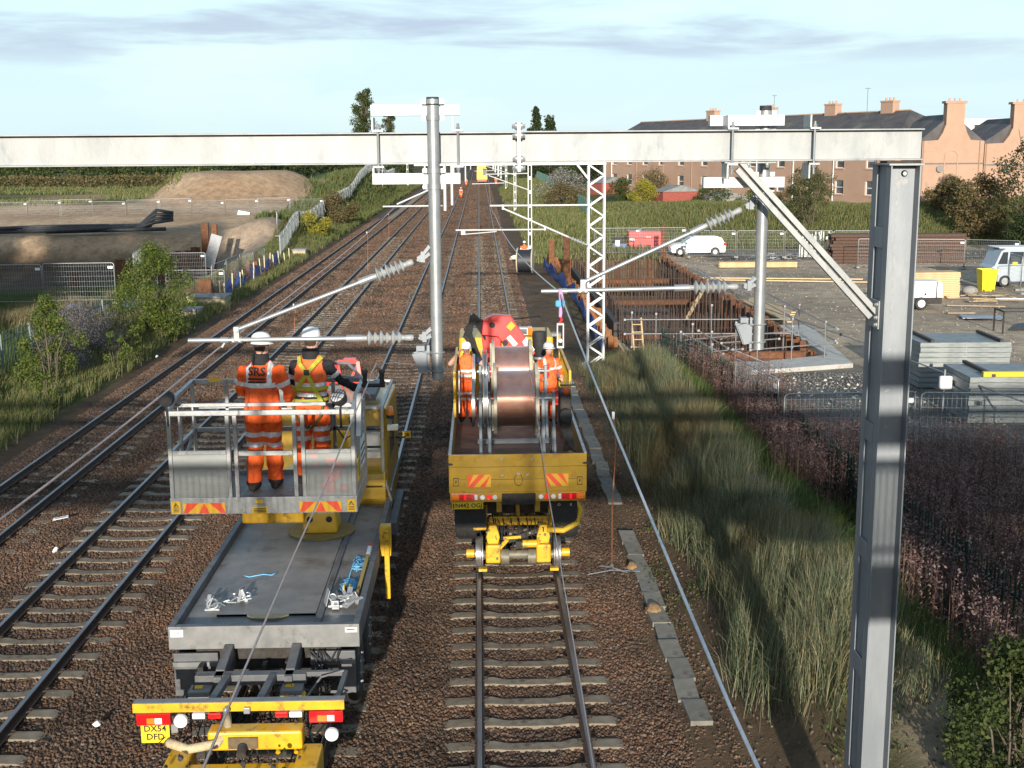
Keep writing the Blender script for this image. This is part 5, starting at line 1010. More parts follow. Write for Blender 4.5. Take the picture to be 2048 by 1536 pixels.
        b = WB(); b.rev((-0.20, yc+0.35, 3.0), (-0.14, yc+0.35, 3.0), [(0, 0.1), (0.01, 0.48), (0.99, 0.48), (1, 0.1)], 32); b.build('drive_disc', DISC, t, smooth=40)
        for x in (0.21, 1.47): b = WB(); b.rev((x-0.025, yc, 3.15), (x+0.025, yc, 3.15), [(0, 0.05), (0.01, 0.11), (0.99, 0.11), (1, 0.05)], 14); b.bar((x, yc-0.02, 3.02), (x, yc-0.05, 3.32), 0.05, 0.05); b.build('collar', RED, t, smooth=40)
        WB().box(-0.10, 1.48, yc-0.86, yc-0.78, zf+0.001, zf+0.09).build('stand_foot', BLUEG, t); WB().box(-0.10, 1.48, yc+0.78, yc+0.86, zf+0.001, zf+0.09).build('stand_foot', BLUEG, t)
    # chain drive / motors on the right of the front stand
    b = WB(); b.box(1.52, 1.74, 23.3, 23.9, 2.6, 3.3); b.build('winch_motor', DARK, t, bevel=0.04)
    b = WB(); b.cyl((1.62, 23.25, 2.9), (1.62, 23.05, 2.9), 0.12, n=16); b.cyl((1.52, 23.35, 3.45), (1.82, 23.35, 3.45), 0.015, n=8); b.build('winch_drum', BLACK, t, smooth=40)
    b = WB(); b.ball((1.62, 23.1, 3.38), 0.07, 10); b.build('lamp_orange', ORANGE, t, smooth=True)
    for x in (1.56, 1.64, 1.72): WB().cyl((x, 23.4, 3.3), (x, 23.36, 3.52), 0.014, n=6).build('lever', GALVT, t)
    b = WB()
    for k in range(7): b.tube([(1.55+0.03*k, 23.3, 2.6), (1.62+0.03*k, 23.15, 2.4-0.04*k), (1.58+0.04*k, 23.3, 2.15)], 0.016, 5)
    b.build('hoses', BLACK, t)
    # yellow mesh guard panels on both sides of the bed
    for x in (X0+0.06, X1-0.08):
        b = WB(); frame_tube(b, [(x, 25.2, 2.43), (x, 25.2, 3.38), (x, 28.5, 3.38), (x, 28.5, 2.43)], 0.05)
        for y in np.arange(25.35, 28.5, 0.22): b.cyl((x, y, 2.43), (x, y, 3.36), 0.008, n=4)
        for z in np.arange(2.55, 3.36, 0.16): b.cyl((x, 25.2, z), (x, 28.5, z), 0.008, n=4)
        b.build('mesh_guard', YEL, t)
    b = WB(); b.prism([(25.3, 2.5), (26.4, 2.45), (26.3, 3.2), (25.6, 3.35)], 'x', X0+0.14, X0+0.16); b.build('splash_plate', mat('scuffed_plate', (0.55, 0.54, 0.50), (0.68, 0.66, 0.62), rough=0.5, scale=8), t)
    # crane
    cr = WB(); cr.box(0.02, 0.66, 30.65, 31.25, 1.5, 2.9); cr.build('crane_base', RED, t, bevel=0.03)
    def slab(name, pts, y0, y1, m): b = WB(); b.prism(pts, 'y', y0, y1); return b.build(name, m, t, bevel=0.02)
    slab('crane_column', [(0.05, 2.9), (0.50, 2.9), (0.50, 3.55), (0.28, 3.75), (-0.02, 3.6)], 30.7, 31.1, RED)
    arm = slab('crane_arm', [(0.02, 3.40), (0.05, 3.78), (0.30, 3.90), (0.74, 3.88), (1.36, 2.92), (1.14, 2.72), (0.90, 2.72), (0.42, 3.35)], 30.35, 30.66, RED)
    for pts, m in (([(0.63, 3.60), (0.75, 3.74), (0.86, 3.63), (0.74, 3.50)], mat('label_orange', (0.80, 0.40, 0.03))), ([(0.63, 3.32), (0.73, 3.40), (0.92, 3.17), (0.82, 3.08)], mat('label_cream', (0.62, 0.60, 0.48))), ([(1.03, 3.22), (1.13, 3.34), (1.34, 3.02), (1.22, 2.86)], mat('label_white', (0.72, 0.74, 0.78)))):
        b = WB(); b.prism(pts, 'y', 30.342, 30.349); b.build('crane_label', m, arm)
    b = WB()
    for x, z in ((0.28, 3.65), (0.60, 3.2)): bolt(b, (x, 30.35, z), (0, -1, 0), 0.05, 0.04)
    b.build('pivot_pin', DARK, arm)
    rs = random.Random(2); b = WB()
    for k in range(26):
        x0 = -0.65+0.6*rs.random(); b.tube([(0.1, 30.6, 3.2+0.5*rs.random()), (-0.12-0.15*rs.random(), 30.4, 3.75+0.2*rs.random()), (-0.25-0.2*rs.random(), 30.45, 3.3+0.3*rs.random()), (-0.1-0.1*rs.random(), 30.5, 2.9+0.2*rs.random()), (0.1, 30.6, 2.5)], 0.018, 5)
    b.build('crane_hoses', BLACK, t)
    # cab beyond the crane
    cb = WB(); cb.prism([(31.6, 1.35), (33.9, 1.35), (33.95, 2.3), (33.6, 3.12), (31.6, 3.15)], 'x', X0+0.05, X1-0.05); cab = cb.build('cab', YEL, t, bevel=0.05)
    WB().box(0.80, 1.34, 31.75, 32.05, 3.18, 3.36).build('light_bar', WHITE, t, bevel=0.015); WB().box(0.98, 1.20, 31.743, 31.749, 3.20, 3.34).build('light_bar_label', STEELGREY, t); WB().box(1.22, 1.34, 31.74, 32.06, 3.175, 3.365).build('beacon', AMBL, t)
    WB().box(0.95, 1.32, 31.35, 31.58, 2.3, 3.05).build('air_intake', YEL, t, bevel=0.03)
    b = WB()
    for z in np.arange(2.55, 3.0, 0.09): b.box(0.97, 1.30, 31.335, 31.349, z, z+0.03)
    b.build('intake_slats', DARK, t)
    b = WB(); b.rev((1.50, 31.2, 2.3), (1.50, 31.2, 3.35), [(0, 0.10), (0.25, 0.11), (0.3, 0.15), (0.9, 0.19), (1, 0.18)], 18); b.build('air_cleaner', BLACK, t, smooth=40); b = WB(); b.rev((1.50, 31.2, 2.64), (1.50, 31.2, 2.70), [(0, 0.168), (1, 0.168)], 18); b.build('clamp_band', GALVT, t, smooth=40)
    b = WB(); b.tube([(0.1, 31.4, 3.6), (0.6, 31.4, 3.62), (1.5, 31.4, 3.72), (1.68, 31.35, 3.6), (1.68, 31.3, 3.1)], 0.02, 6); b.build('handrail', BLACK, t, smooth=True)
    b = WB(); b.ball((1.15, 30.5, 2.85), 0.13, 12, sz=(1, 1, 1.2)); b.build('float_yellow', YEL, t, smooth=True)
    b = WB(); b.box(1.06, 1.24, 28.3, 28.6, zf+0.001, 2.7); b.build('red_toolbox', RED, t, bevel=0.02)
    # small things in the bed
    return t
lorry = reel_lorry()
def copper_reel(y, label):
    t = thing('copper_reel', label, 'wire reel', (0.66, y, 3.15), 0, 'copper wire reels on the lorry')
    COP = mat('copper_winding', (0.74, 0.44, 0.35), (0.80, 0.52, 0.42), rough=0.27, metal=0.92, scale=6, c3=(0.62, 0.38, 0.32))
    w = 0.37; n = 46; prof = []
    for k in range(n):
        for f, r in ((0.0, 0.0), (0.25, 0.008), (0.5, 0.011), (0.75, 0.008)): prof.append(((k+f)/n, 0.545+r))
    MB().rev((-w, 0, 0), (w, 0, 0), prof, 48).build('winding', COP, t, smooth=True)
    FL = mat('reel_flange', (0.34, 0.31, 0.24), (0.46, 0.42, 0.33), rough=0.7, scale=6, c3=(0.16, 0.14, 0.10))
    for s in (-1, 1):
        b = MB(); x0 = s*(w+0.002); x1 = s*(w+0.065); b.rev((x0, 0, 0), (x1, 0, 0), [(0, 0.05), (0, 0.70), (1, 0.70), (1, 0.05)], 40); o = b.build('flange', FL, t, smooth=40)
        b = MB()
        for k in range(6): a = 2*pi*k/6; b.bar((x1+s*0.008, 0.12*cos(a), 0.12*sin(a)), (x1+s*0.008, 0.66*cos(a), 0.66*sin(a)), 0.014, 0.05, up=(1, 0, 0))
        b.build('spokes', FL, o)
    b = MB(); b.cyl((-w-0.07, 0, 0), (w+0.07, 0, 0), 0.09, n=16); b.build('hub', DARK, t, smooth=40)
    return t
copper_reel(23.6, 'copper wire reel at the tailgate with the wire paying off it')
copper_reel(26.6, 'copper wire reel behind the tailgate reel, beside the crane')
t = thing('sack', 'brown crumpled sack in the corner of the lorry bed', 'sack', (1.70, 23.0, 1.73))
b = MB(); rs = random.Random(8)
rings = [((0, 0, 0.0), (0.16, 0, 0), (0, 0.20, 0)), ((0, 0, 0.12), (0.20, 0.03, 0), (0, 0.25, 0)), ((0.02, 0, 0.28), (0.18, 0, 0.02), (0, 0.22, 0)), ((0.0, 0.03, 0.42), (0.11, 0, 0.03), (0, 0.12, 0)), ((0, 0.04, 0.48), (0.03, 0, 0), (0, 0.05, 0))]
b.ellipse_loft(rings, 14); b.build('bag', mat('brown_sack', (0.30, 0.16, 0.06), (0.42, 0.24, 0.10), rough=0.8, scale=9, bump=1.0, bscale=12), t, smooth=True)
# ================================================================ PEOPLE
BOOT = mat('work_boot', (0.03, 0.022, 0.018), rough=0.7)
JUMPER = mat('black_jumper', (0.012, 0.012, 0.014), (0.02, 0.02, 0.022), rough=0.9, scale=8, bump=0.5, bscale=14)
NAVY = mat('navy_shirt', (0.02, 0.03, 0.08), rough=0.9)
WEBB = mat('harness_webbing', (0.38, 0.36, 0.03), (0.50, 0.47, 0.05), rough=0.8, scale=10)
VEST = mat('hi_vis_vest', (0.82, 0.13, 0.03), (0.88, 0.17, 0.04), rough=0.75, scale=6, bump=0.4, bscale=14)
def person(label, loc, rotz, h=1.78, arms=None, legs=None, lean=0.0, jacket=True, top=None, sleeves=None, trouser=None, detail=True, head_turn=0.0, head_tilt=0.0, helmet=HELM, back_text=None, harness=False, stripes=True, group=None, vox=0.011, bare_arms=False, collar=None, longcoat=True):
    """one continuous body: lofted limbs joined by a voxel remesh; local frame faces +Y"""
    t = thing('person', label, 'person', loc, rotz, group); s = h/1.78
    top = top or ORANGE; sleeves = sleeves or top; trouser = trouser or ORANGE; collar = collar or top
    V_ = Vector; hipz = 0.93; sh_z = 1.44; lx = Vector((lean*0.0, lean, 0))
    hip = V_((0, 0, hipz)); chest = V_((0, lean*0.55, 1.30)); neck = V_((0, lean*0.75, 1.50)); headc = V_((0, lean*0.95+0.02, 1.638))
    b = MB(); segs = []
    def loft(rings, n=16): b.ellipse_loft(rings, n)
    def limb(pts, radii, tagname):
        for i in range(len(pts)-1):
            p, q = Vector(pts[i]), Vector(pts[i+1]); d = (q-p).normalized(); u = Vector((0, 1, 0)) if abs(d.y) < 0.9 else Vector((1, 0, 0)); a = d.cross(u).normalized(); c = a.cross(d)
            r0, r1 = radii[i], radii[i+1]; m = p.lerp(q, 0.5); rm = (r0+r1)/2*1.03
            loft([(p-d*r0*0.5, a*r0*0.6, c*r0*0.6), (p, a*r0, c*r0), (m, a*rm, c*rm), (q, a*r1, c*r1), (q+d*r1*0.5, a*r1*0.6, c*r1*0.6)], 12)
            segs.append((tagname, i, p, q))
    # torso / coat
    wst = 0.175 if jacket else 0.165; hem = 0.215 if jacket and longcoat else 0.18
    T = [((0, lean*0.02, 0.80 if jacket and longcoat else 0.90), hem, 0.150), ((0, lean*0.04, 0.92), hem*0.98, 0.150), ((0, lean*0.25, 1.05), wst+0.02, 0.135), ((0, lean*0.4, 1.18), wst+0.015, 0.13), ((0, lean*0.55, 1.32), 0.20, 0.135), ((0, lean*0.65, 1.40), 0.178, 0.115), ((0, lean*0.70, 1.455), 0.118, 0.085), ((0, lean*0.74, 1.50), 0.075, 0.07)]
    loft([(c, (a, 0, 0), (0, bb, 0)) for c, a, bb in T], 20)
    # neck and head
    limb([neck-V_((0, 0, 0.04)), headc-V_((0, 0.0, 0.09))], [0.062, 0.058], 'neck')
    hd = Matrix.Translation(headc) @ Matrix.Rotation(head_turn, 4, 'Z') @ Matrix.Rotation(head_tilt, 4, 'X')
    def hp(x, y, z): return hd @ V_((x, y, z))
    hb = MB()
    hr = [(-0.125, 0.035, 0.03, 0.045), (-0.10, 0.055, 0.055, 0.03), (-0.06, 0.068, 0.078, 0.012), (0.0, 0.077, 0.093, 0.0), (0.05, 0.078, 0.095, -0.005), (0.09, 0.066, 0.08, -0.008), (0.115, 0.035, 0.045, -0.01)]
    loft([(hp(0, yo, z), hd.to_3x3() @ V_((rx, 0, 0)), hd.to_3x3() @ V_((0, ry, 0))) for z, rx, ry, yo in hr], 18)
    loft([(hp(0, 0.085, 0.012), hd.to_3x3() @ V_((0.008, 0, 0)), hd.to_3x3() @ V_((0, 0.008, 0))), (hp(0, 0.098, -0.018), hd.to_3x3() @ V_((0.014, 0, 0)), hd.to_3x3() @ V_((0, 0.02, 0))), (hp(0, 0.088, -0.032), hd.to_3x3() @ V_((0.013, 0, 0)), hd.to_3x3() @ V_((0, 0.012, 0)))], 8)
    for q in (-1, 1): loft([(hp(q*0.076, 0.0, -0.03), hd.to_3x3() @ V_((0.008, 0, 0)), hd.to_3x3() @ V_((0, 0.014, 0))), (hp(q*0.084, -0.005, 0.005), hd.to_3x3() @ V_((0.009, 0, 0)), hd.to_3x3() @ V_((0, 0.02, 0))), (hp(q*0.08, -0.008, 0.028), hd.to_3x3() @ V_((0.006, 0, 0)), hd.to_3x3() @ V_((0, 0.012, 0)))], 8)
    # legs
    legs = legs or [((-0.10, 0, 0.88), (-0.11, 0.03, 0.48), (-0.12, -0.02, 0.085)), ((0.10, 0, 0.88), (0.11, 0.03, 0.48), (0.12, -0.02, 0.085))]
    for L_ in legs:
        limb(L_, [0.110, 0.092, 0.085], 'leg'); a = V_(L_[2]); loft([(a+V_((0, -0.07, -0.035)), (0.04, 0, 0), (0, 0.0, 0.045)), (a+V_((0, 0.02, -0.02)), (0.055, 0, 0), (0, 0, 0.065)), (a+V_((0, 0.10, -0.04)), (0.05, 0, 0), (0, 0, 0.042)), (a+V_((0, 0.19, -0.05)), (0.03, 0, 0), (0, 0, 0.025))], 10)
    # arms and hands
    ar = 0.068 if jacket else 0.056
    arms = arms or [((-0.215, lean*0.6, 1.40), (-0.27, lean*0.5-0.03, 1.13), (-0.26, lean*0.5+0.08, 0.88)), ((0.215, lean*0.6, 1.40), (0.27, lean*0.5-0.03, 1.13), (0.26, lean*0.5+0.08, 0.88))]
    hands = []
    for k, A in enumerate(arms):
        A = [V_(p) for p in A]; limb(A, [ar*1.12, ar*0.92, ar*0.72], 'arm'); d = (A[2]-A[1]).normalized(); side = d.cross(V_((0, 0, 1)))
        side = side.normalized() if side.length > 0.1 else V_((1, 0, 0)); up = side.cross(d); w = A[2]; hands.append((w, d))
        loft([(w, side*0.028, up*0.022), (w+d*0.03, side*0.036, up*0.02), (w+d*0.085, side*0.042, up*0.017), (w+d*0.10, side*0.036, up*0.013)], 10)
        for f, ln in ((-0.031, 0.062), (-0.0105, 0.075), (0.0105, 0.072), (0.031, 0.055)):
            p = w+d*0.09+side*f; m = p+d*ln*0.5-up*0.012; e = m+d*ln*0.35-up*0.028
            for p_, q_, r_ in ((p, m, 0.0095), (m, e, 0.0085)):
                dd = (q_-p_).normalized(); c = dd.cross(side).normalized(); loft([(p_, side*r_, c*r_), (q_, side*r_*0.92, c*r_*0.92), (q_+dd*r_*0.6, side*r_*0.4, c*r_*0.4)], 8)
        q = 1 if k == 0 else -1; p = w+d*0.03+side*q*0.03; m = p+side*q*0.028+d*0.035-up*0.01; e = m+d*0.035-up*0.012
        for p_, q_ in ((p, m), (m, e)):
            dd = (q_-p_).normalized(); a = dd.cross(up).normalized(); loft([(p_, a*0.0115, dd.cross(a)*0.0115), (q_, a*0.010, dd.cross(a)*0.010), (q_+dd*0.006, a*0.005, dd.cross(a)*0.005)], 8)
    b.v = [tuple(Vector(v)*s) for v in b.v]; me = b.mesh('body', ORANGE)
    ob = bpy.data.objects.new('body', me); C.objects.link(ob)
    rm = ob.modifiers.new('r', 'REMESH'); rm.mode = 'VOXEL'; rm.voxel_size = vox; sm = ob.modifiers.new('s', 'SMOOTH'); sm.factor = 0.5; sm.iterations = 3 if vox < 0.015 else 1
    dg = bpy.context.evaluated_depsgraph_get(); dg.update(); m2 = bpy.data.meshes.new_from_object(ob.evaluated_get(dg)); bpy.data.objects.remove(ob); bpy.data.meshes.remove(me)
    mats = [top, sleeves, trouser, BOOT, SKIN, REFL, collar, HAIR]
    m2.materials.clear()
    for m in mats: m2.materials.append(m)
    n = len(m2.polygons); cen = np.empty(n*3, np.float32); m2.polygons.foreach_get('center', cen); cen = cen.reshape(-1, 3)/s
    def segd(p, q):
        p = np.array(p); q = np.array(q); d = q-p; tt = np.clip(((cen-p) @ d)/(d @ d), 0, 1); return np.linalg.norm(cen-(p+tt[:, None]*d), axis=1), tt
    best = np.full(n, 9.0); zone = np.zeros(n, int); par = np.zeros(n)
    tor_top = np.array((0, lean*0.68, 1.44)); tor_bot = np.array((0, 0, 0.92)); d0, t0 = segd(tor_bot, tor_top); best = np.maximum(d0-0.14, 0)*1.0+0.0; par = t0
    for nm, i, p, q in segs:
        if nm == 'neck': continue
        dd, tt = segd(p, q); rr = 0.055 if nm == 'arm' else 0.08; dd = np.maximum(dd-rr, 0)+0.001
        m = dd < best-1e-6; best = np.where(m, dd, best); zone = np.where(m, 10+i if nm == 'arm' else 20+i, zone); par = np.where(m, tt, par)
    mi = np.zeros(n, int); z = cen[:, 2]
    mi[(zone >= 10) & (zone < 20)] = 1; mi[zone >= 20] = 2
    hemz = 0.80 if jacket and longcoat else 0.93
    mi[(zone >= 20) & (z > hemz) & (np.abs(cen[:, 0]) < 0.22)] = 0; mi[(zone < 10) & (z < hemz+0.004)] = 2
    if stripes:
        tz = (z-0.0)
        if jacket:
            mi[(zone < 10) & (np.abs(z-1.22) < 0.026) & (np.abs(cen[:, 0]) < 0.23)] = 5
        else:
            mi[(zone < 10) & (np.abs(z-1.05) < 0.026)] = 5; mi[(zone < 10) & (np.abs(z-1.16) < 0.022)] = 5
        if longcoat or jacket:
            mi[(zone < 10) & (z > 1.22) & (np.abs(np.abs(cen[:, 0])-0.125) < 0.024)] = 5
        if not bare_arms: mi[(zone == 10) & (np.abs(par-0.62) < 0.10)] = 5
        mi[(zone >= 20) & (z < hemz-0.02) & ((np.abs(z-0.655) < 0.026) | (np.abs(z-0.53) < 0.026))] = 5
    if bare_arms: mi[(zone == 11) | ((zone == 10) & (par > 0.55))] = 4
    for w, d in hands:
        w = np.array(w); d = np.array(d); rel = cen-w; al = rel @ d; pr = np.linalg.norm(rel-al[:, None]*d, axis=1); mi[(al > 0.0) & (al < 0.22) & (pr < 0.10) & (zone == 11)] = 4
    mi[(z < 0.10)] = 3
    for L_ in legs:
        a = np.array(L_[2]); mi[(np.linalg.norm((cen-a)*np.array((1, 0.5, 1)), axis=1) < 0.115) & (cen[:, 2] < a[2]+0.03)] = 3
    hz_ = headc.z-0.115; mi[(z > hz_) & (np.abs(cen[:, 0]-headc.x) < 0.12) & (np.abs(cen[:, 1]-headc.y) < 0.15) & (zone < 10)] = 4
    ng = neck.z; mi[(z > ng-0.015) & (z <= hz_) & (np.linalg.norm(cen[:, :2]-np.array((neck.x, neck.y)), axis=1) < 0.10) & (zone < 10)] = 6
    hl = np.array(hd.inverted()); hc = cen @ hl[:3, :3].T+hl[:3, 3]
    mi[(mi == 4) & (hc[:, 2] > 0.0) & (hc[:, 1] < 0.035) & (zone < 10) & (z > hz_)] = 7; mi[(mi == 4) & (hc[:, 2] > -0.06) & (hc[:, 1] < -0.02) & (zone < 10) & (z > hz_)] = 7
    m2.polygons.foreach_set('material_index', mi.astype(np.int32)); m2.polygons.foreach_set('use_smooth', np.ones(n, bool)); m2.update(); m2.name = 'body'
    if vox < 0.02:
        # creases of loose work clothing
        nv = len(m2.vertices); co = np.empty(nv*3, np.float32); m2.vertices.foreach_get('co', co); co = co.reshape(-1, 3); no = np.array([v.normal[:] for v in m2.vertices]); ms = np.zeros(nv)
        for pg, q in zip(m2.polygons, mi):
            if q in (0, 1, 2, 5):
                for i in pg.vertices: ms[i] = 1
        dsp = np.array([mnoise.noise(Vector((c[0]*11, c[1]*11, c[2]*8)))+0.7*mnoise.noise(Vector((c[0]*24+3, c[1]*24, c[2]*19))) for c in co]); co = co+no*(dsp*0.017*ms)[:, None]; m2.vertices.foreach_set('co', co.astype(np.float32).ravel()); m2.update()
    link_mesh('body', m2, t)
    def part(bb, name, m, sm=40): bb.v = [tuple(Vector(v)*s) for v in bb.v]; return bb.build(name, m, t, smooth=sm)
    # helmet
    Rm = hd.to_3x3(); bb = MB(); rings = []
    for zz, r in ((0.030, 1.0), (0.075, 1.0), (0.11, 0.90), (0.135, 0.70), (0.150, 0.40), (0.155, 0.08)): rings.append((hp(0, -0.005, zz), Rm @ V_((0.102*r, 0, 0)), Rm @ V_((0, 0.122*r, 0))))
    bb.ellipse_loft(rings, 24); part(bb, 'helmet', helmet)
    bb = MB(); bb.ellipse_loft([(hp(0, 0.012, 0.022), Rm @ V_((0.112, 0, 0)), Rm @ V_((0, 0.150, 0))), (hp(0, 0.008, 0.036), Rm @ V_((0.104, 0, 0)), Rm @ V_((0, 0.136, 0)))], 24); part(bb, 'helmet_brim', helmet)
    if detail:
        bb = MB(); bb.ellipse_loft([(hp(0, -0.004, 0.042), Rm @ V_((0.1045, 0, 0)), Rm @ V_((0, 0.1245, 0))), (hp(0, -0.004, 0.052), Rm @ V_((0.1045, 0, 0)), Rm @ V_((0, 0.1245, 0)))], 24); bb.f = bb.f[:-2]; bb.m = bb.m[:-2]; part(bb, 'helmet_band', GALVT if helmet is not HELM else WHITE)
        for q in (-1, 1):
            bb = MB(); bb.ball(hp(q*0.03, 0.084, 0.005), 0.010, 8); bb.v and part(bb, 'eye', INK)
        bb = MB(); bb.bar(hp(-0.022, 0.088, -0.058), hp(0.022, 0.088, -0.058), 0.008, 0.008); part(bb, 'mouth', mat('lips', (0.35, 0.13, 0.11)))
    if collar is not top:
        bb = MB(); nc = V_((0, lean*0.76-0.01, 1.49)); bb.ellipse_loft([(nc+V_((0, 0, -0.05)), (0.10, 0, 0), (0, 0.098, 0)), (nc, (0.10, 0, 0), (0, 0.10, 0)), (nc+V_((0, 0, 0.065)), (0.088, 0, 0), (0, 0.092, 0))], 16); part(bb, 'collar', collar)
    if back_text:
        y0 = lean*0.62-0.150; bb = MB(); text_mb(back_text, 0.13, bb, (0, y0, 1.375), (1, 0, 0), (0, 0, 1), 0, bold=True)
        for q in range(2): bb.add([(-0.11, y0, 1.285-q*0.035), (0.09, y0, 1.285-q*0.035), (0.10, y0, 1.305-q*0.035), (-0.10, y0, 1.305-q*0.035)], [(0, 1, 2, 3)])
        bb.v = [(x, y-0.004+0.10*min(abs(x)/0.2, 1)**2*0.35+(0.03 if z > 1.38 else 0.0)*(z-1.38)/0.05*0.6, z) for x, y, z in bb.v]; part(bb, 'back_lettering', INK, False)
    if harness:
        bb = MB(); yb = lambda z: lean*(z-0.95)*1.2-0.155
        def strap(pts, w=0.045):
            for p, q in zip(pts[:-1], pts[1:]): bb.bar(p, q, w, 0.012, up=(0, -1, 0.0))
        D = (0.0, yb(1.30)-0.005, 1.30)
        strap([(-0.12, lean*.7-0.06, 1.465), (-0.08, yb(1.40), 1.40), D, (0.10, yb(1.12)-0.004, 1.10), (0.17, yb(1.0)-0.0, 0.98)]); strap([(0.14, lean*.7-0.06, 1.465), (0.09, yb(1.40), 1.40), D, (-0.13, yb(1.12)+0.01, 1.10), (-0.19, yb(1.0)+0.04, 0.98)])
        strap([(-0.205, yb(1.13)+0.10, 1.13), (-0.12, yb(1.13)-0.002, 1.12), (0.12, yb(1.13)-0.002, 1.12), (0.215, yb(1.13)+0.10, 1.13)], 0.04)
        part(bb, 'harness', WEBB, False); bb = MB(); bb.v = []
        def ring(z, r, rb, w, yo): return [(r*cos(a), lean*0.25+rb*sin(a)+yo, z) for a in np.linspace(0, 2*pi, 25)]
        bb = MB(); bb.ellipse_loft([((0, lean*0.2, 0.945), (0.20, 0, 0), (0, 0.155, 0)), ((0, lean*0.25, 1.03), (0.20, 0, 0), (0, 0.155, 0))], 24); bb.f = bb.f[:-2]; bb.m = bb.m[:-2]; part(bb, 'belt_pad', BLACK)
        bb = MB(); bb.ellipse_loft([((0, lean*0.2, 0.97), (0.206, 0, 0.008), (0, 0.162, 0)), ((0, lean*0.22, 1.005), (0.206, 0, 0.008), (0, 0.162, 0))], 24); bb.f = bb.f[:-2]; bb.m = bb.m[:-2]; part(bb, 'belt', WEBB)
        bb = MB()
        for q in (-1, 1): bb.tube([(q*0.17, -0.12, 0.94), (q*0.15, -0.15, 0.82), (q*0.02, -0.09, 0.66), (q*0.03, 0.02, 0.68)], 0.016, 6)
        part(bb, 'leg_strap', mat('olive_webbing', (0.12, 0.11, 0.03), rough=0.9)); bb = MB(); bb.box(-0.03, 0.03, D[1]-0.02, D[1]-0.008, 1.28, 1.34); part(bb, 'ring_plate', BLACK, False)
    return t
# the two in the basket, seen from behind
person('worker in orange jacket marked SRS standing in the basket, back turned', (-2.46, 13.50, 4.17), radians(-10), 1.80, lean=0.03, legs=[((-0.10, 0, 0.88), (-0.115, 0.05, 0.47), (-0.13, -0.03, 0.085)), ((0.10, 0, 0.88), (0.085, 0.10, 0.48), (0.075, 0.12, 0.085))], back_text='SRS', collar=JUMPER, head_turn=radians(-20), head_tilt=radians(-6),
       arms=[((-0.188, 0.02, 1.38), (-0.27, 0.06, 1.14), (-0.17, 0.27, 1.02)), ((0.188, 0.02, 1.38), (0.29, 0.05, 1.13), (0.21, 0.28, 0.98))])
person('worker in orange vest and yellow harness with black sleeves in the basket', (-1.96, 13.80, 4.17), radians(-8), 1.80, lean=0.10, jacket=False, top=VEST, sleeves=JUMPER, harness=True, collar=JUMPER, stripes=True, head_turn=radians(-15), longcoat=False,
       arms=[((-0.182, 0.06, 1.385), (-0.25, 0.15, 1.14), (-0.14, 0.36, 1.05)), ((0.182, 0.06, 1.385), (0.30, 0.16, 1.18), (0.52, 0.26, 1.04))])
# the two on the lorry, facing the camera
person('worker on the lorry raising a hand to his white helmet beside the reels', (-0.34, 27.7, 1.78), radians(180-8), 1.86, jacket=False, longcoat=False, top=VEST, sleeves=NAVY, bare_arms=True, trouser=ORANGE, head_turn=radians(20), head_tilt=radians(-4), vox=0.014,
       arms=[((-0.205, 0, 1.40), (-0.42, 0.12, 1.28), (-0.62, 0.22, 1.36)), ((0.205, 0, 1.40), (0.36, 0.10, 1.30), (0.14, 0.20, 1.58))])
person('worker in full orange jacket standing by the reel winch on the lorry', (1.52, 27.6, 1.73), radians(180+24), 1.90, lean=0.02, top=VEST, trouser=ORANGE, head_turn=radians(22), vox=0.014, helmet=mat('helmet_grey', (0.58, 0.57, 0.55), rough=0.4),
       arms=[((-0.188, 0.02, 1.38), (-0.29, 0.05, 1.14), (-0.20, 0.26, 1.06)), ((0.188, 0.02, 1.38), (0.29, 0.04, 1.14), (0.22, 0.26, 1.02))])
# further along the line
person('worker in orange vest seen from behind at the cable drum', (3.18, 88.5, -0.3), radians(0), 1.80, jacket=False, top=VEST, sleeves=VEST, stripes=True, vox=0.022, detail=False, longcoat=False, legs=[((-0.10, 0, 0.88), (-0.12, 0.05, 0.48), (-0.14, 0, 0.085)), ((0.10, 0, 0.88), (0.12, 0.05, 0.48), (0.14, 0, 0.085))])
far_walk = [((-0.10, 0, 0.88), (-0.10, 0.16, 0.50), (-0.11, 0.18, 0.085)), ((0.10, 0, 0.88), (0.11, 0.0, 0.48), (0.11, -0.22, 0.10))]
person('far worker in orange walking on the empty part of the platform truck track', (-3.2, 214, -0.15), radians(180), 1.82, vox=0.03, detail=False, legs=far_walk)
person('farther worker in orange walking behind the other on the same track', (-3.05, 286, -0.15), radians(180), 1.85, vox=0.03, detail=False, legs=far_walk)
person('tiny orange worker beside the far yellow machine', (4.0, 300, -0.3), radians(180), 1.80, vox=0.03, detail=False)
# ================================================================ LINESIDE: trough, fences
TROUGH = mat('trough_concrete', (0.165, 0.152, 0.13), (0.245, 0.23, 0.197), rough=0.9, scale=3, c3=(0.10, 0.08, 0.06), bump=0.2, rand=0.12)
t = thing('cable_trough', 'line of concrete cable trough lids along the cess beside the bank', 'cable trough', (3.12, 12, -0.30))
lid = MB().box(-0.165, 0.165, -0.37, 0.37, -0.06, 0.03).mesh('trough_lid', TROUGH)
rs = random.Random(3); y = 14.6
while y < 47:
    if not (25.2 < y < 27.6) and y > 16.2:
        link_mesh('trough_lid', lid, t, (rs.uniform(-0.025, 0.025)+(0.03 if y < 17 else 0), y-12, rs.uniform(-0.01, 0.02)+0.035+(-0.02 if 22 < y < 25 else 0)), (rs.uniform(-0.035, 0.035), rs.uniform(-0.06, 0.06), rs.uniform(-0.07, 0.07)))
    y += 0.755
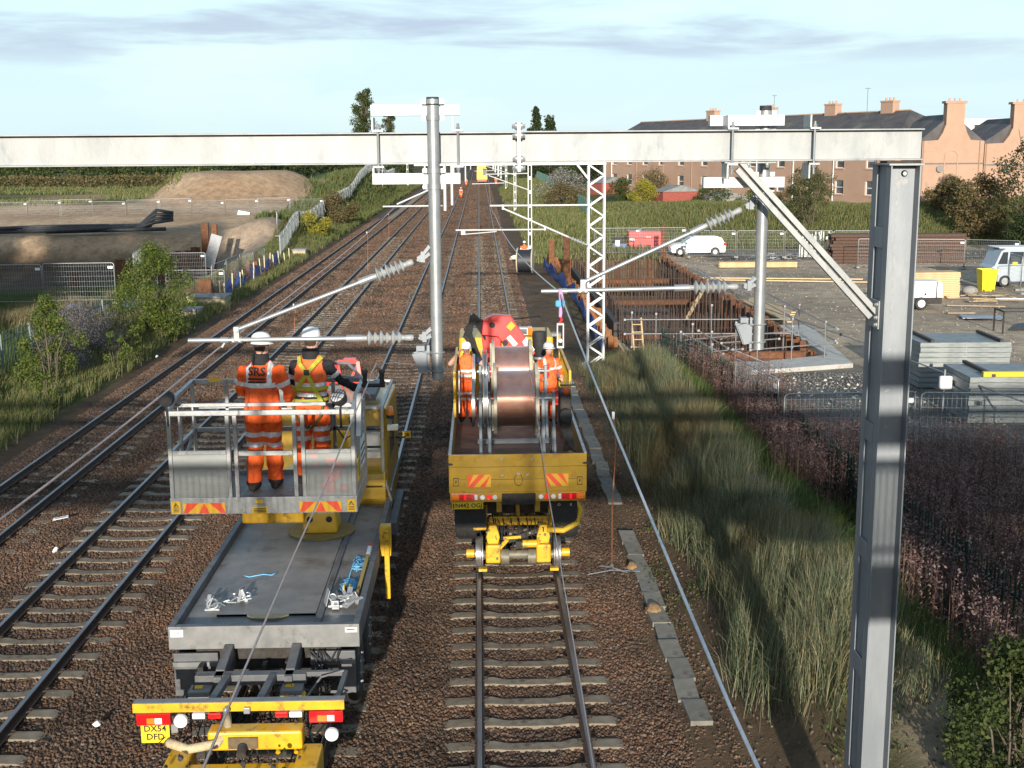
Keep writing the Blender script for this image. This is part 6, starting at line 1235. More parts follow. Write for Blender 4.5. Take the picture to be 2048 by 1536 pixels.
for x, y, s, lab in ((2.95, 23.3, 0.12, 'orange-brown lump of clay lying on the trough lids'), (3.05, 20.9, 0.17, 'yellow clay clod spilled across the trough lids')):
    b = MB(); rr = random.Random(int(y)); b.ellipse_loft([((0, 0, 0), (s, 0, 0), (0, s*1.2, 0)), ((0.02, 0, s*0.5), (s*0.8, 0.03, 0), (0, s, 0)), ((0, 0.03, s*0.85), (s*0.35, 0, 0), (0, s*0.4, 0))], 9)
    o = b.build('clay_clod', mat('clay', (0.24, 0.145, 0.065), (0.32, 0.20, 0.095), rough=0.95, scale=8, bump=0.8), label=lab, cat='clod'); o.location = (x, y, -0.27)
# --- green palisade along the bank foot
pale = MB(); pale.prism([(-0.032, 0), (0.032, 0), (0.032, 1.66), (0.012, 1.80), (0, 1.74), (-0.012, 1.80), (-0.032, 1.66)], 'x', -0.004, 0.004); pale_me = pale.mesh('pale', GREENF)
def palisade(label, pts, mats, pale_mesh, step=0.155, single=True, post_h=1.8, sink=0.3, ftype='palisade_fence'):
    o0 = Vector((pts[0][0], pts[0][1], gz(*pts[0]))); t = thing(ftype, label, 'fence', o0); joined = MB(); pm = MB(); rl = MB()
    for (xa, ya), (xb, yb) in zip(pts[:-1], pts[1:]):
        L_ = math.hypot(xb-xa, yb-ya); n = int(L_/step); ang = atan2(yb-ya, xb-xa)-pi/2
        for k in range(n):
            f = k/n; x = xa+(xb-xa)*f; y = ya+(yb-ya)*f; z = gz(x, y)-sink
            if single: link_mesh('pale', pale_mesh, t, (x-o0.x, y-o0.y, z-o0.z+random.uniform(-.01, .01)), (0, random.uniform(-0.012, 0.012), ang))
            else: joined.bar((x-o0.x, y-o0.y, z-o0.z), (x-o0.x, y-o0.y, z-o0.z+post_h), 0.012, 0.085)
        m = max(1, int(L_/2.75))
        for k in range(m+1):
            f = k/m; x = xa+(xb-xa)*f; y = ya+(yb-ya)*f; z = gz(x, y)-sink; MB().box(x-o0.x+0.02, x-o0.x+0.10, y-o0.y-0.04, y-o0.y+0.04, z-o0.z-0.2, z-o0.z+post_h-0.05).build('post', mats, t)
            if k:
                f0 = (k-1)/m; x0 = xa+(xb-xa)*f0; y0 = ya+(yb-ya)*f0; z0 = gz(x0, y0)-sink
                for hh in (0.35, post_h-0.35): MB().bar((x0-o0.x+0.012, y0-o0.y, z0-o0.z+hh), (x-o0.x+0.012, y-o0.y, z-o0.z+hh), 0.012, 0.045).build('rail', mats, t)
    if not single: joined.build('pales', mats, t, kind='stuff')
    return t
palisade('dark green palisade fence at the foot of the grassy bank', [(8.45, 17.0), (8.05, 33), (7.7, 42.5)], GREENF, pale_me)
palisade('short green palisade end by the scaffolded pit corner', [(7.7, 42.9), (6.95, 46.6)], GREENF, pale_me)
palisade('green palisade fence along the far right bank above the tracks', [(11.0, 122), (11.2, 190), (11.6, 270)], mat('green_fence_far', (0.02, 0.11, 0.085), (0.03, 0.14, 0.11), rough=0.5), None, 0.3, single=False, post_h=2.2)
palisade('grey steel palisade along the top of the left bank', [(-15.6, 96), (-16.8, 115), (-17.2, 165), (-18.2, 240), (-21, 330)], GREYF, None, 0.34, single=False, post_h=2.1)
palisade('grey weathered mesh fence in the left scrub behind the saplings', [(-17.6, 36), (-17.4, 50), (-17.2, 62)], mat('old_green_fence', (0.10, 0.14, 0.13), (0.16, 0.20, 0.18), rough=0.6), None, 0.30, single=False, post_h=1.9)
# --- site fence panels
HMESH = mat('panel_wire', (0.30, 0.33, 0.35), rough=0.5, metal=0.4)
def panel_proto():
    t = thing('fence_panel', 'x', 'fence panel', (0, 0, 0)); b = MB(); w, h, r = 3.45, 2.0, 0.12
    pts = [(0, 0, 0.08), (0, 0, h-r)]+[(r-r*cos(a), 0, h-r+r*sin(a)) for a in (0.5, 1.0)]+[(r, 0, h), (w-r, 0, h)]+[(w-r+r*sin(a), 0, h-r+r*cos(a)) for a in (0.5, 1.0)]+[(w, 0, h-r), (w, 0, 0.08)]
    b.tube(pts, 0.021, 8); b.build('frame', GALVT, t, smooth=True); b = MB(); b.cyl((0, 0, 0.18), (w, 0, 0.18), 0.016, n=6); b.build('bottom_rail', GALVT, t)
    b = MB()
    for x in np.arange(0.06, w, 0.12): b.bar((x, 0, 0.18), (x, 0, h-0.02), 0.004, 0.004)
    for z in np.arange(0.35, h, 0.25): b.bar((0, 0, z), (w, 0, z), 0.005, 0.005)
    b.build('wire_mesh', HMESH, t)
    for x in (0, w): MB().box(x-0.11, x+0.11, -0.33, 0.33, 0.0, 0.13).build('foot_block', GREYCONC, t, bevel=0.02)
    MB().box(w-0.30, w-0.06, -0.03, -0.022, 1.72, 1.84).build('name_tag', WHITE, t); return t
PP = panel_proto(); pp_used = False
def panel(x, y, ang, label, z=None, group='site fence panels', tilt=0.0):
    global pp_used
    if not pp_used: o = PP; pp_used = True
    else: o = dup(PP)
    o.location = (x, y, gz(x+1.5*cos(ang), y+1.5*sin(ang)) if z is None else z); o.rotation_euler = (tilt, 0, ang); o['label'] = label; o['group'] = group; return o
panel(7.80, 30.75, radians(2), 'fence panel with a white tag standing before the loose gravel', -0.28)
panel(11.40, 30.85, radians(-6), 'fence panel in front of the grey shuttering stacks', -0.30)
panel(14.85, 30.5, radians(-4), 'fence panel beyond the shuttering stack panel', -0.3)
panel(7.75, 36.6, radians(-82), 'fence panel turned along the palisade by the gravel', -0.35)
for k in range(2): panel(8.6+3.5*k, 92.6, 0, 'fence panel before the red skip' if k == 0 else 'fence panel between the red skip and the white van', 0.1)
for k, lb in enumerate(('fence panel in front of the white van', 'fence panel beside the scrap heap', 'fence panel behind the long planks', 'fence panel before the bundle of white stakes')): panel(15.7+3.5*k, 92.0-0.5*k, radians(-8), lb, -0.1)
panel(29.6, 83.5, radians(-12), 'fence panel in front of the rusty pile stack', -0.25); panel(33.0, 82.8, radians(-30), 'fence panel by the far corner of the rusty stack', -0.25); panel(26.1, 84.2, radians(-8), 'fence panel hiding the near end of the rusty stack', -0.25)
panel(30.6, 68.5, radians(8), 'fence panel standing before the grey pick-up', -0.3); panel(31.3, 70.0, radians(85), 'fence panel edge-on beside the yellow bin', -0.3)
# left side panels
panel(-25.1, 61.0, 0, 'fence panel by the dark bush in the left scrub', 0.55); panel(-21.5, 60.75, radians(2), 'fence panel above the seeding grass in the left scrub', 0.62)
panel(-19.7, 70, radians(98), 'fence panel running back beside the sapling clump', 0.35, tilt=0.03); panel(-21.98, 83.25, 0, 'fence panel before the dark pile wall', -0.72); panel(-18.6, 72.8, radians(0), 'lower fence panel beside the concrete platform', -0.9)
panel(-15.6, 71.5, radians(88), 'fence panel over the blue sheeting by the platform', -0.5); panel(-15.5, 75.2, radians(89), 'second fence panel over the blue sheeting', -0.5); panel(-15.4, 79, radians(86), 'third fence panel over the blue sheeting', -0.5); panel(-15.2, 82.6, radians(87), 'fence panel at the end of the blue sheeting', -0.5)
for k in range(9): panel(-51+3.45*k, 131+0.4*math.sin(k*2), radians(rs.uniform(-4, 4)), ['fence panel left of the earth mound behind the black pipes', 'fence panel at the foot of the earth mound'][k >= 5], 0.9+0.12*(k % 3), 'fence panels round the earth mound')
panel(-19.6, 128, radians(15), 'fence panel between the mound and the grey palisade', 1.1, tilt=0.05)
panel(-17.0, 104, radians(100), 'fence panel leaning at the rubble slope', 0.9)
for o in list(bpy.data.objects):
    if o.get('label') == 'x': o['label'] = 'fence panel'

# ================================================================ EXCAVATION ON THE RIGHT
def upile_mesh(h, m):
    b = MB(); w = 0.6; pr = [(-w/2, 0.0), (-w*0.30, 0.0), (-w*0.17, 0.22), (w*0.17, 0.22), (w*0.30, 0.0), (w/2, 0.0)]; t_ = 0.018
    for (x0, y0), (x1, y1) in zip(pr[:-1], pr[1:]):
        b.add([(x0, y0, 0), (x1, y1, 0), (x1, y1, h), (x0, y0, h), (x0, y0+t_, 0), (x1, y1+t_, 0), (x1, y1+t_, h), (x0, y0+t_, h)], [(0, 1, 2, 3), (7, 6, 5, 4), (3, 2, 6, 7), (0, 3, 7, 4), (1, 5, 6, 2)])
    return b.mesh('sheet_pile', m)
PILE = upile_mesh(5.6, RUST); PILES_ = upile_mesh(5.6, mat('orange_rust', (0.17, 0.07, 0.028), (0.27, 0.115, 0.042), rough=0.85, scale=4, c3=(0.15, 0.07, 0.03), bump=0.3))
def pile_wall(label, p0, p1, face, mesh, zt=0.1, var=0.12, steps=None, name='sheet_pile_wall'):
    t = thing(name, label, 'pile wall', (p0[0], p0[1], -3.3)); L_ = math.hypot(p1[0]-p0[0], p1[1]-p0[1]); n = int(L_/0.6); ang = atan2(p1[1]-p0[1], p1[0]-p0[0]); r2 = random.Random(int(p0[0]*7))
    for k in range(n):
        f = (k+0.5)*0.6/L_; top = zt+r2.uniform(-var, var)+(steps(k) if steps else 0)
        link_mesh('sheet_pile', mesh, t, ((p1[0]-p0[0])*f, (p1[1]-p0[1])*f, top-5.6+3.3), (0, 0, ang+(0 if (k % 2 == 0) else pi)))
    return t
pile_wall('rusty sheet-pile wall along the yard side of the pit', (13.3, 47.9), (13.55, 92.2), 1, PILE, 0.10, 0.10, lambda k: 0.0 if k > 2 else -0.25*(2-k))
pile_wall('orange sheet-pile wall along the railway side of the pit', (5.55, 50.4), (5.55, 90), -1, PILES_, 0.15, 0.3)
pile_wall('rusty sheet-pile wall closing the far end of the pit', (5.8, 92.1), (13.3, 92.1), 1, PILE, -0.3, 0.15)
pile_wall('rusty sheet-pile wall closing the near end of the pit', (6.2, 48.4), (13.2, 48.4), 1, PILE, -1.9, 0.1)
def tall_pile(x, y, zt, label):
    b = MB(); b.box(-0.2, 0.2, -0.02, 0.0, 0, zt+3.3); b.box(-0.2, -0.18, -0.2, -0.021, 0, zt+3.3); b.box(0.18, 0.2, -0.2, -0.021, 0, zt+3.3); o = b.build('king_pile', RUST, label=label, cat='steel pile', group='single upright steel piles'); o.location = (x, y, -3.3)
tall_pile(13.9, 93.0, 2.2, 'tall rusty pile standing beside the white van'); tall_pile(5.0, 86, 1.8, 'tall rusty pile near the cable drum'); tall_pile(5.35, 76, 2.7, 'tallest rusty pile at the railway edge of the pit')
# walers, struts and shuttering
def hbeam(name, p0, p1, m, label, cat='steel beam', w=0.3, group='walers and struts in the pit'):
    b = MB(); p0 = Vector(p0); p1 = Vector(p1); d = (p1-p0).normalized(); u = Vector((0, 0, 1)); a = d.cross(u).normalized()
    b.bar(p0+u*w*0.48, p1+u*w*0.48, w, 0.025); b.bar(p0-u*w*0.48, p1-u*w*0.48, w, 0.025); b.bar(p0, p1, 0.02, w*0.93); return b.build(name, m, label=label, cat=cat, group=group)
hbeam('waler_beam', (5.9, 48.0, -0.15), (12.9, 47.75, -0.15), RUST, 'rusty waler beam across the near end of the pit'); hbeam('waler_beam', (8.9, 46.9, -0.45), (13.1, 47.1, -0.45), RUST, 'short rusty waler beam in front of the drop tube foot')
hbeam('strut_beam', (5.9, 60, -1.2), (13.1, 60, -1.2), RUST, 'rusty strut across the pit behind the front row of bars'); hbeam('strut_beam', (5.9, 73, -1.1), (13.1, 73, -1.1), RUST, 'rusty strut across the middle of the pit'); hbeam('strut_beam', (5.9, 83, -0.9), (13.1, 83, -0.9), RUST, 'rusty strut across the far part of the pit')
b = MB(); b.box(5.9, 13.2, 48.7, 91.9, -3.29, -2.95); b.build('base_slab', mat('muddy_slab', (0.11, 0.085, 0.065), (0.17, 0.135, 0.105), rough=0.9, scale=1.5), label='grey concrete base slab in the bottom of the pit', cat='slab')
REBAR = mat('rebar', (0.05, 0.034, 0.028), (0.085, 0.052, 0.04), rough=0.8, scale=6)
bar_me = MB().cyl((0, 0, 0), (0, 0, 1), 0.024, n=5).mesh('bar', REBAR)
def rebar_row(label, p0, p1, step, z0, z1, horiz=()):
    t = thing('rebar_row', label, 'rebar', (p0[0], p0[1], z0), 0, 'rows of reinforcing bars in the pit'); L_ = math.hypot(p1[0]-p0[0], p1[1]-p0[1]); n = int(L_/step)
    for k in range(n+1):
        f = k/n; o = link_mesh('bar', bar_me, t, ((p1[0]-p0[0])*f, (p1[1]-p0[1])*f, 0), (rs.uniform(-.008, .008), rs.uniform(-.012, .012), 0)); o.scale = (1, 1, z1-z0+rs.uniform(-0.15, 0.05))
    for z in horiz: MB().cyl((0, 0, z-z0), (p1[0]-p0[0], p1[1]-p0[1], z-z0), 0.012, n=5).build('bar', REBAR, t)
rebar_row('short front row of reinforcing bars in the pit', (6.9, 55, -2.95), (12.4, 55, -2.95), 0.15, -2.95, -0.35, (-2.2, -1.4, -0.8))
rebar_row('middle row of reinforcing bars in the pit', (6.8, 64, -2.95), (12.6, 64, -2.95), 0.22, -2.95, 0.6, (-1.9, -0.8, 0.0))
rebar_row('tall far row of reinforcing bars in the pit', (6.6, 86, -2.95), (12.9, 86, -2.95), 0.20, -2.95, 1.25, (-0.4, 0.35))
rebar_row('dense row of reinforcing bars behind the front row', (6.9, 58.5, -2.95), (12.5, 58.5, -2.95), 0.17, -2.95, 0.15, (-1.5, -0.6)); rebar_row('row of reinforcing bars between the middle and far rows', (6.7, 75, -2.95), (12.8, 75, -2.95), 0.2, -2.95, 0.8, (-1.0, 0.1))
rebar_row('row of reinforcing bars along the yard side of the pit', (12.75, 51, -2.95), (12.9, 85, -2.95), 0.55, -2.95, 0.5, (-0.9,))
rebar_row('row of reinforcing bars along the railway side of the pit', (6.7, 58, -2.95), (6.6, 85, -2.95), 0.40, -2.95, 0.6, (-1.0,))
b = MB(); b.box(6.35, 6.62, 58, 86, -2.95, -0.2); b.build('formwork_wall', mat('dark_ply', (0.035, 0.03, 0.028), (0.06, 0.05, 0.045), rough=0.8), label='dark plywood formwork wall inside the pit', cat='formwork')
def plank(p0, p1, w, h, label, m=TIMBER, group='loose timber at the pit', name='plank'):
    b = MB(); b.bar(p0, p1, w, h); return b.build(name, m, label=label, cat='plank', group=group)
for k in range(9): plank((6.2+0.72*k, 49.4+0.15*rs.random(), -0.62+0.03*rs.random()), (6.88+0.72*k, 49.4+0.15*rs.random(), -0.60), 0.22, 0.06, 'pale shuttering board laid along the near end of the pit', group='shuttering boards along the near end of the pit')
for k in range(8): plank((8.25+0.30*k, 46.55, -1.1), (8.25+0.30*k, 46.55, -0.18), 0.26, 0.03, 'upright yellow shuttering board behind the scaffold tubes', group='upright shuttering boards')
for k in range(9): plank((6.4+0.17*k, 53+0.03*k, -0.95-0.16*k), (6.4+0.17*k, 57, -0.95-0.16*k), 0.30, 0.10, 'sawn timber baulk stacked inside the pit by the ladder', group='timber baulks in the pit')
plank((12.9, 70, 0.1), (11.2, 66, -1.2), 0.2, 0.05, 'plank leaning down into the pit from the piles'); plank((12.7, 55, 0.0), (11.5, 58, -1.1), 0.16, 0.05, 'plank propped behind the drop tube in the pit')
for k in range(5): plank((14.3+0.2*k, 56+0.6*k, 0.02+0.03*k), (13.9+0.15*k, 64+0.3*k, 0.02), 0.22, 0.05, 'long board lying along the pile wall top', group='boards along the pile wall')
t = thing('ladder', 'yellow wooden ladder standing in the near corner of the pit', 'ladder', (6.75, 50.0, -2.9)); 
for s in (-1, 1): MB().bar((s*0.2, 0, 0), (s*0.2-0.25, 0.8, 3.9), 0.05, 0.08).build('stile', TIMBER, t)
for k in range(12): f = (k+0.7)/12.6; MB().cyl((-0.2-0.25*f, 0.8*f, 3.9*f), (0.2-0.25*f, 0.8*f, 3.9*f), 0.02, n=6).build('rung', TIMBER, t)
# concrete edge
b = MB(); b.prism([(8.9, 43.9), (14.15, 45.6), (15.2, 56), (13.75, 56), (13.75, 47.6), (10.9, 46.3), (9.1, 45.9)], 'z', -0.5, -0.12); b.build('concrete_edge', CONC, bevel=0.02, kind='structure')
# scaffold tubes
SCAF = mat('scaffold_tube', (0.20, 0.215, 0.225), (0.28, 0.285, 0.29), rough=0.5, metal=0.5, scale=6, c3=(0.25, 0.15, 0.10))
def scaffold(label, segs, r=0.026):
    o = Vector(segs[0][0]); t = thing('scaffold', label, 'scaffold', o)
    for p, q in segs: MB().cyl(Vector(p)-o, Vector(q)-o, r, n=8).build('tube', SCAF, t, smooth=40)
    b = MB()
    for p, q in segs:
        for e in (p, q): b.box(e[0]-o.x-0.04, e[0]-o.x+0.04, e[1]-o.y-0.04, e[1]-o.y+0.04, e[2]-o.z-0.04, e[2]-o.z+0.04)
    b.build('couplers', SCAF, t)
scaffold('scaffold handrail round the near yard corner of the pit', [((10.6, 46.2, -0.2), (10.6, 46.2, 1.15)), ((13.4, 46.9, -0.2), (13.4, 46.9, 1.3)), ((12.0, 46.5, -0.2), (12.0, 46.5, 1.2)), ((10.3, 46.1, 0.95), (13.9, 47.0, 1.0)), ((10.3, 46.1, 0.35), (13.9, 47.0, 0.45)), ((13.9, 47.2, 1.0), (13.95, 60, 1.0)), ((13.9, 47.2, 0.5), (13.95, 60, 0.5)), ((13.95, 53, -0.2), (13.95, 53, 1.2)), ((13.95, 60, -0.2), (13.95, 60, 1.2)), ((9.6, 46.0, 0.4), (11.2, 45.2, -0.2))])
scaffold('tangle of scaffold tubes at the railway corner of the pit', [((8.1, 46.3, -0.4), (8.1, 46.3, 1.35)), ((8.9, 46.6, -0.4), (8.9, 46.6, 1.0)), ((7.6, 46.0, -0.5), (7.6, 46.0, 1.1)), ((9.9, 46.9, -0.4), (9.9, 46.9, 1.3)), ((7.4, 46.0, 0.75), (10.2, 47.0, 0.8)), ((7.4, 46.0, 0.2), (10.2, 47.0, 0.25)), ((7.7, 46.1, 1.0), (9.4, 46.8, 0.1)), ((8.2, 45.6, 1.2), (9.6, 46.9, 0.3)), ((8.7, 45.4, -0.3), (8.7, 45.4, 0.7)), ((7.3, 45.8, 0.95), (8.6, 46.4, -0.1)), ((9.2, 46.2, 0.62), (11.6, 46.9, 0.65))])
scaffold('scaffold guard rail across the pit in front of the bars', [((6.3, 50.6, -0.2), (6.3, 50.6, 1.25)), ((9.6, 50.4, -0.4), (9.6, 50.4, 1.55)), ((12.6, 50.2, -0.4), (12.6, 50.2, 1.5)), ((6.0, 50.6, 0.95), (12.9, 50.2, 0.95)), ((6.0, 50.6, 0.35), (12.9, 50.2, 0.35)), ((7.3, 50.5, -0.3), (7.3, 50.5, 1.2))])
scaffold('long pole handrail leaning across the yard towards the shuttering stacks', [((12.6, 54, 0.95), (13.6, 45.5, 1.0)), ((13.6, 45.5, 1.0), (15.2, 32.0, 0.95)), ((12.9, 50, -0.2), (12.9, 50, 1.0)), ((15.2, 32, -0.3), (15.2, 32, 1.0))])
for k in range(14): y0 = 70+rs.random()*12; b = MB(); b.cyl((13.9+rs.random()*1.0, y0, 0.02+0.05*k/14+0.03), (14.0+rs.random()*0.8, y0-6.5+rs.random(), 0.06+0.05*k/14), 0.026, n=6); b.build('scaffold_pole', SCAF, label='loose scaffold pole heaped along the pile wall', cat='pole', group='loose scaffold poles along the pile wall', smooth=40)

# ================================================================ BLUE SHEETING AND CABLE DRUM
def drape(name, label, pts, h, m, seed=1, out=0.25):
    r2 = random.Random(seed); b = MB(); n = len(pts)*6; P = []
    for i in range(n+1):
        f = i/n*(len(pts)-1); k = min(int(f), len(pts)-2); u = f-k; P.append((pts[k][0]*(1-u)+pts[k+1][0]*u, pts[k][1]*(1-u)+pts[k+1][1]*u))
    vs = []; rows = 6
    for j in range(rows):
        for i, (x, y) in enumerate(P): zz = gz(x, y)+h*(j/(rows-1))*(0.8+0.35*sin(i*1.3+seed)); vs.append((x+out*(1-j/(rows-1))*0.5+r2.uniform(-0.09, 0.09), y+r2.uniform(-0.1, 0.1), zz+r2.uniform(-0.05, 0.05)))
    m_ = len(P); fs = [(j*m_+i, j*m_+i+1, (j+1)*m_+i+1, (j+1)*m_+i) for j in range(rows-1) for i in range(m_-1)]
    b.add(vs, fs); o = b.build(name, m, label=label, cat='sheeting', smooth=True); return o
drape('plastic_sheeting', 'blue plastic sheeting draped down the railway side of the orange piles', [(4.9, 49), (5.0, 58), (5.1, 68), (4.7, 78), (4.4, 86)], 0.95, BLUE, 2)
drape('plastic_sheeting', 'blue plastic sheeting hung on the stakes by the left verge', [(-14.6, 70), (-14.7, 76), (-14.6, 84), (-14.9, 92)], 0.95, BLUE, 5)
drape('plastic_sheeting', 'blue plastic sheeting below the fence panels in the left scrub', [(-21.8, 60.2), (-18.8, 60.0), (-17.4, 63)], 0.6, BLUE, 7)
drape('plastic_sheeting', 'small scrap of blue sheeting beside the palisade end', [(6.4, 44.5), (6.9, 42.5)], 0.4, BLUE, 9, 0.5)
rs2 = random.Random(12)
STAKE = mat('pale_stake', (0.50, 0.44, 0.30), (0.58, 0.52, 0.38), rough=0.8, scale=5)
for k in range(14):
    y = 68+k*1.9; x = -14.45+rs2.uniform(-0.15, 0.15); b = MB(); h = rs2.uniform(0.9, 1.4); b.bar((0, 0, -0.1), (rs2.uniform(-.1, .1), 0, h), 0.06, 0.05); o = b.build('marker_stake', STAKE, label='pale wooden stake holding the blue sheeting by the left verge', cat='stake', group='stakes holding the left blue sheeting'); o.location = (x, y, gz(x, y))
def small_pile(x, y, h, w, label, tilt=0):
    b = MB(); b.box(-w/2, w/2, -0.02, 0.02, 0, h); b.box(-w/2, -w/2+0.04, 0.021, 0.25, 0, h); b.box(w/2-0.04, w/2, 0.021, 0.25, 0, h); o = b.build('king_pile', RUST, label=label, cat='steel pile', group='single upright steel piles'); o.location = (x, y, gz(x, y)-0.2); o.rotation_euler = (0, tilt, 0)
small_pile(-15.6, 69.5, 1.35, 0.75, 'short orange steel pile beside the concrete platform'); small_pile(-15.2, 82, 1.3, 0.75, 'short rusty steel pile among the stakes'); small_pile(-21.6, 97, 4.2, 0.55, 'tall twin rusty pile at the left rubble slope', 0.02); small_pile(-21.0, 97.1, 4.0, 0.4, 'second leaf of the tall twin rusty pile', 0.05)
small_pile(-24.5, 84, 2.6, 0.6, 'rusty pile standing in the left excavation'); small_pile(-27.0, 82, 2.0, 0.5, 'shorter rusty pile in the left excavation')
pile_wall('low stepped wall of rusty piles in the left excavation', (-25.5, 88), (-21.6, 96.5), 1, PILE, 0.0, 0.12, lambda k: 0.05*k)
b = MB(); b.bar((0, 0, 0), (0.75, 0.3, 2.5), 0.85, 0.04, up=(0, -1, 0)); o = b.build('trench_sheet', mat('grey_sheet', (0.20, 0.21, 0.22), (0.26, 0.27, 0.28), rough=0.5), label='grey metal sheet leaning against the tall twin pile', cat='metal sheet'); o.location = (-21.2, 96.0, -0.9)
# concrete platform blocks
def platform(x, y, w, d, h, label): b = MB(); b.box(-w/2, w/2, -d/2, d/2, -0.3, h-0.12); b.box(-w/2-0.06, w/2+0.06, -d/2-0.06, d/2+0.06, h-0.118, h, 1); o = b.build('concrete_platform', [mat('yellow_stone', (0.40, 0.32, 0.19), (0.50, 0.42, 0.27), rough=0.9, scale=6, bump=0.3), GREYCONC], label=label, cat='platform', bevel=0.02); o.location = (x, y, gz(x, y))
platform(-14.7, 66.5, 2.0, 1.6, 0.65, 'stone-sided platform block beside the left track'); platform(-14.9, 61.8, 1.5, 1.0, 0.55, 'small weathered platform block near the saplings'); platform(-14.3, 98, 1.0, 1.4, 0.6, 'far little platform block on the left verge')
# cable drum with black cable
t = thing('cable_drum', 'wooden cable drum wound with black cable standing beside the track', 'cable drum', (3.02, 82.6, -0.28)); DR = mat('drum_timber', (0.36, 0.31, 0.22), (0.48, 0.42, 0.31), rough=0.85, scale=6)
for s in (-1, 1): b = MB(); b.rev((s*0.46, 0, 0.88), (s*0.54, 0, 0.88), [(0, 0.1), (0.01, 0.88), (0.99, 0.88), (1, 0.1)], 36); b.build('flange', DR, t, smooth=40)
b = MB(); b.rev((-0.455, 0, 0.88), (0.455, 0, 0.88), [(i/36, 0.74+0.012*(i % 2)) for i in range(37)], 36); b.build('cable', mat('black_cable', (0.02, 0.022, 0.028), rough=0.5), t, smooth=True); t.rotation_euler = (0, 0, radians(-8))
t = thing('pallet', 'small timber pallet with white bags beside the cable drum', 'pallet', (2.7, 93, -0.28))
for k in range(4): MB().box(-0.5, 0.5, -0.45+0.25*k, -0.30+0.25*k, 0.10, 0.13).build('slat', TIMBER, t)
for k in (-0.45, 0.35): MB().box(k, k+0.1, -0.45, 0.45, 0, 0.099).build('bearer', TIMBER, t)
for dx, lb in ((-0.05, 'white bag on the pallet beside the cable drum'), (1.8, 'white bag heap on the bank beside the drum worker')):
    b = MB(); b.ellipse_loft([((0, 0, 0), (0.35, 0, 0), (0, 0.25, 0)), ((0, 0, 0.12), (0.38, 0, 0), (0, 0.28, 0)), ((0, 0, 0.24), (0.15, 0, 0), (0, 0.12, 0))], 10); o = b.build('white_bag', WHITE, label=lb, cat='bag', smooth=True); o.location = (2.7+dx, 93.1+dx*1.5, -0.14 if dx < 1 else gz(4.5, 96))
t = thing('track_trolley', 'small grey trolley with orange wheels beside the lattice mast', 'trolley', (3.05, 53.2, -0.33)); MB().box(-0.45, 0.45, -0.3, 0.3, 0.25, 0.38).build('deck', GREYCONC, t, bevel=0.02)
for s in (-1, 1): MB().cyl((s*0.35-0.06, -0.32, 0.14), (s*0.35+0.06, -0.32, 0.14), 0.14, n=16).build('wheel', mat('orange_wheel', (0.70, 0.32, 0.03), rough=0.5), t, smooth=40); MB().cyl((s*0.35-0.06, 0.32, 0.14), (s*0.35+0.06, 0.32, 0.14), 0.14, n=16).build('wheel', mat('orange_wheel', (0.70, 0.32, 0.03)), t, smooth=40)

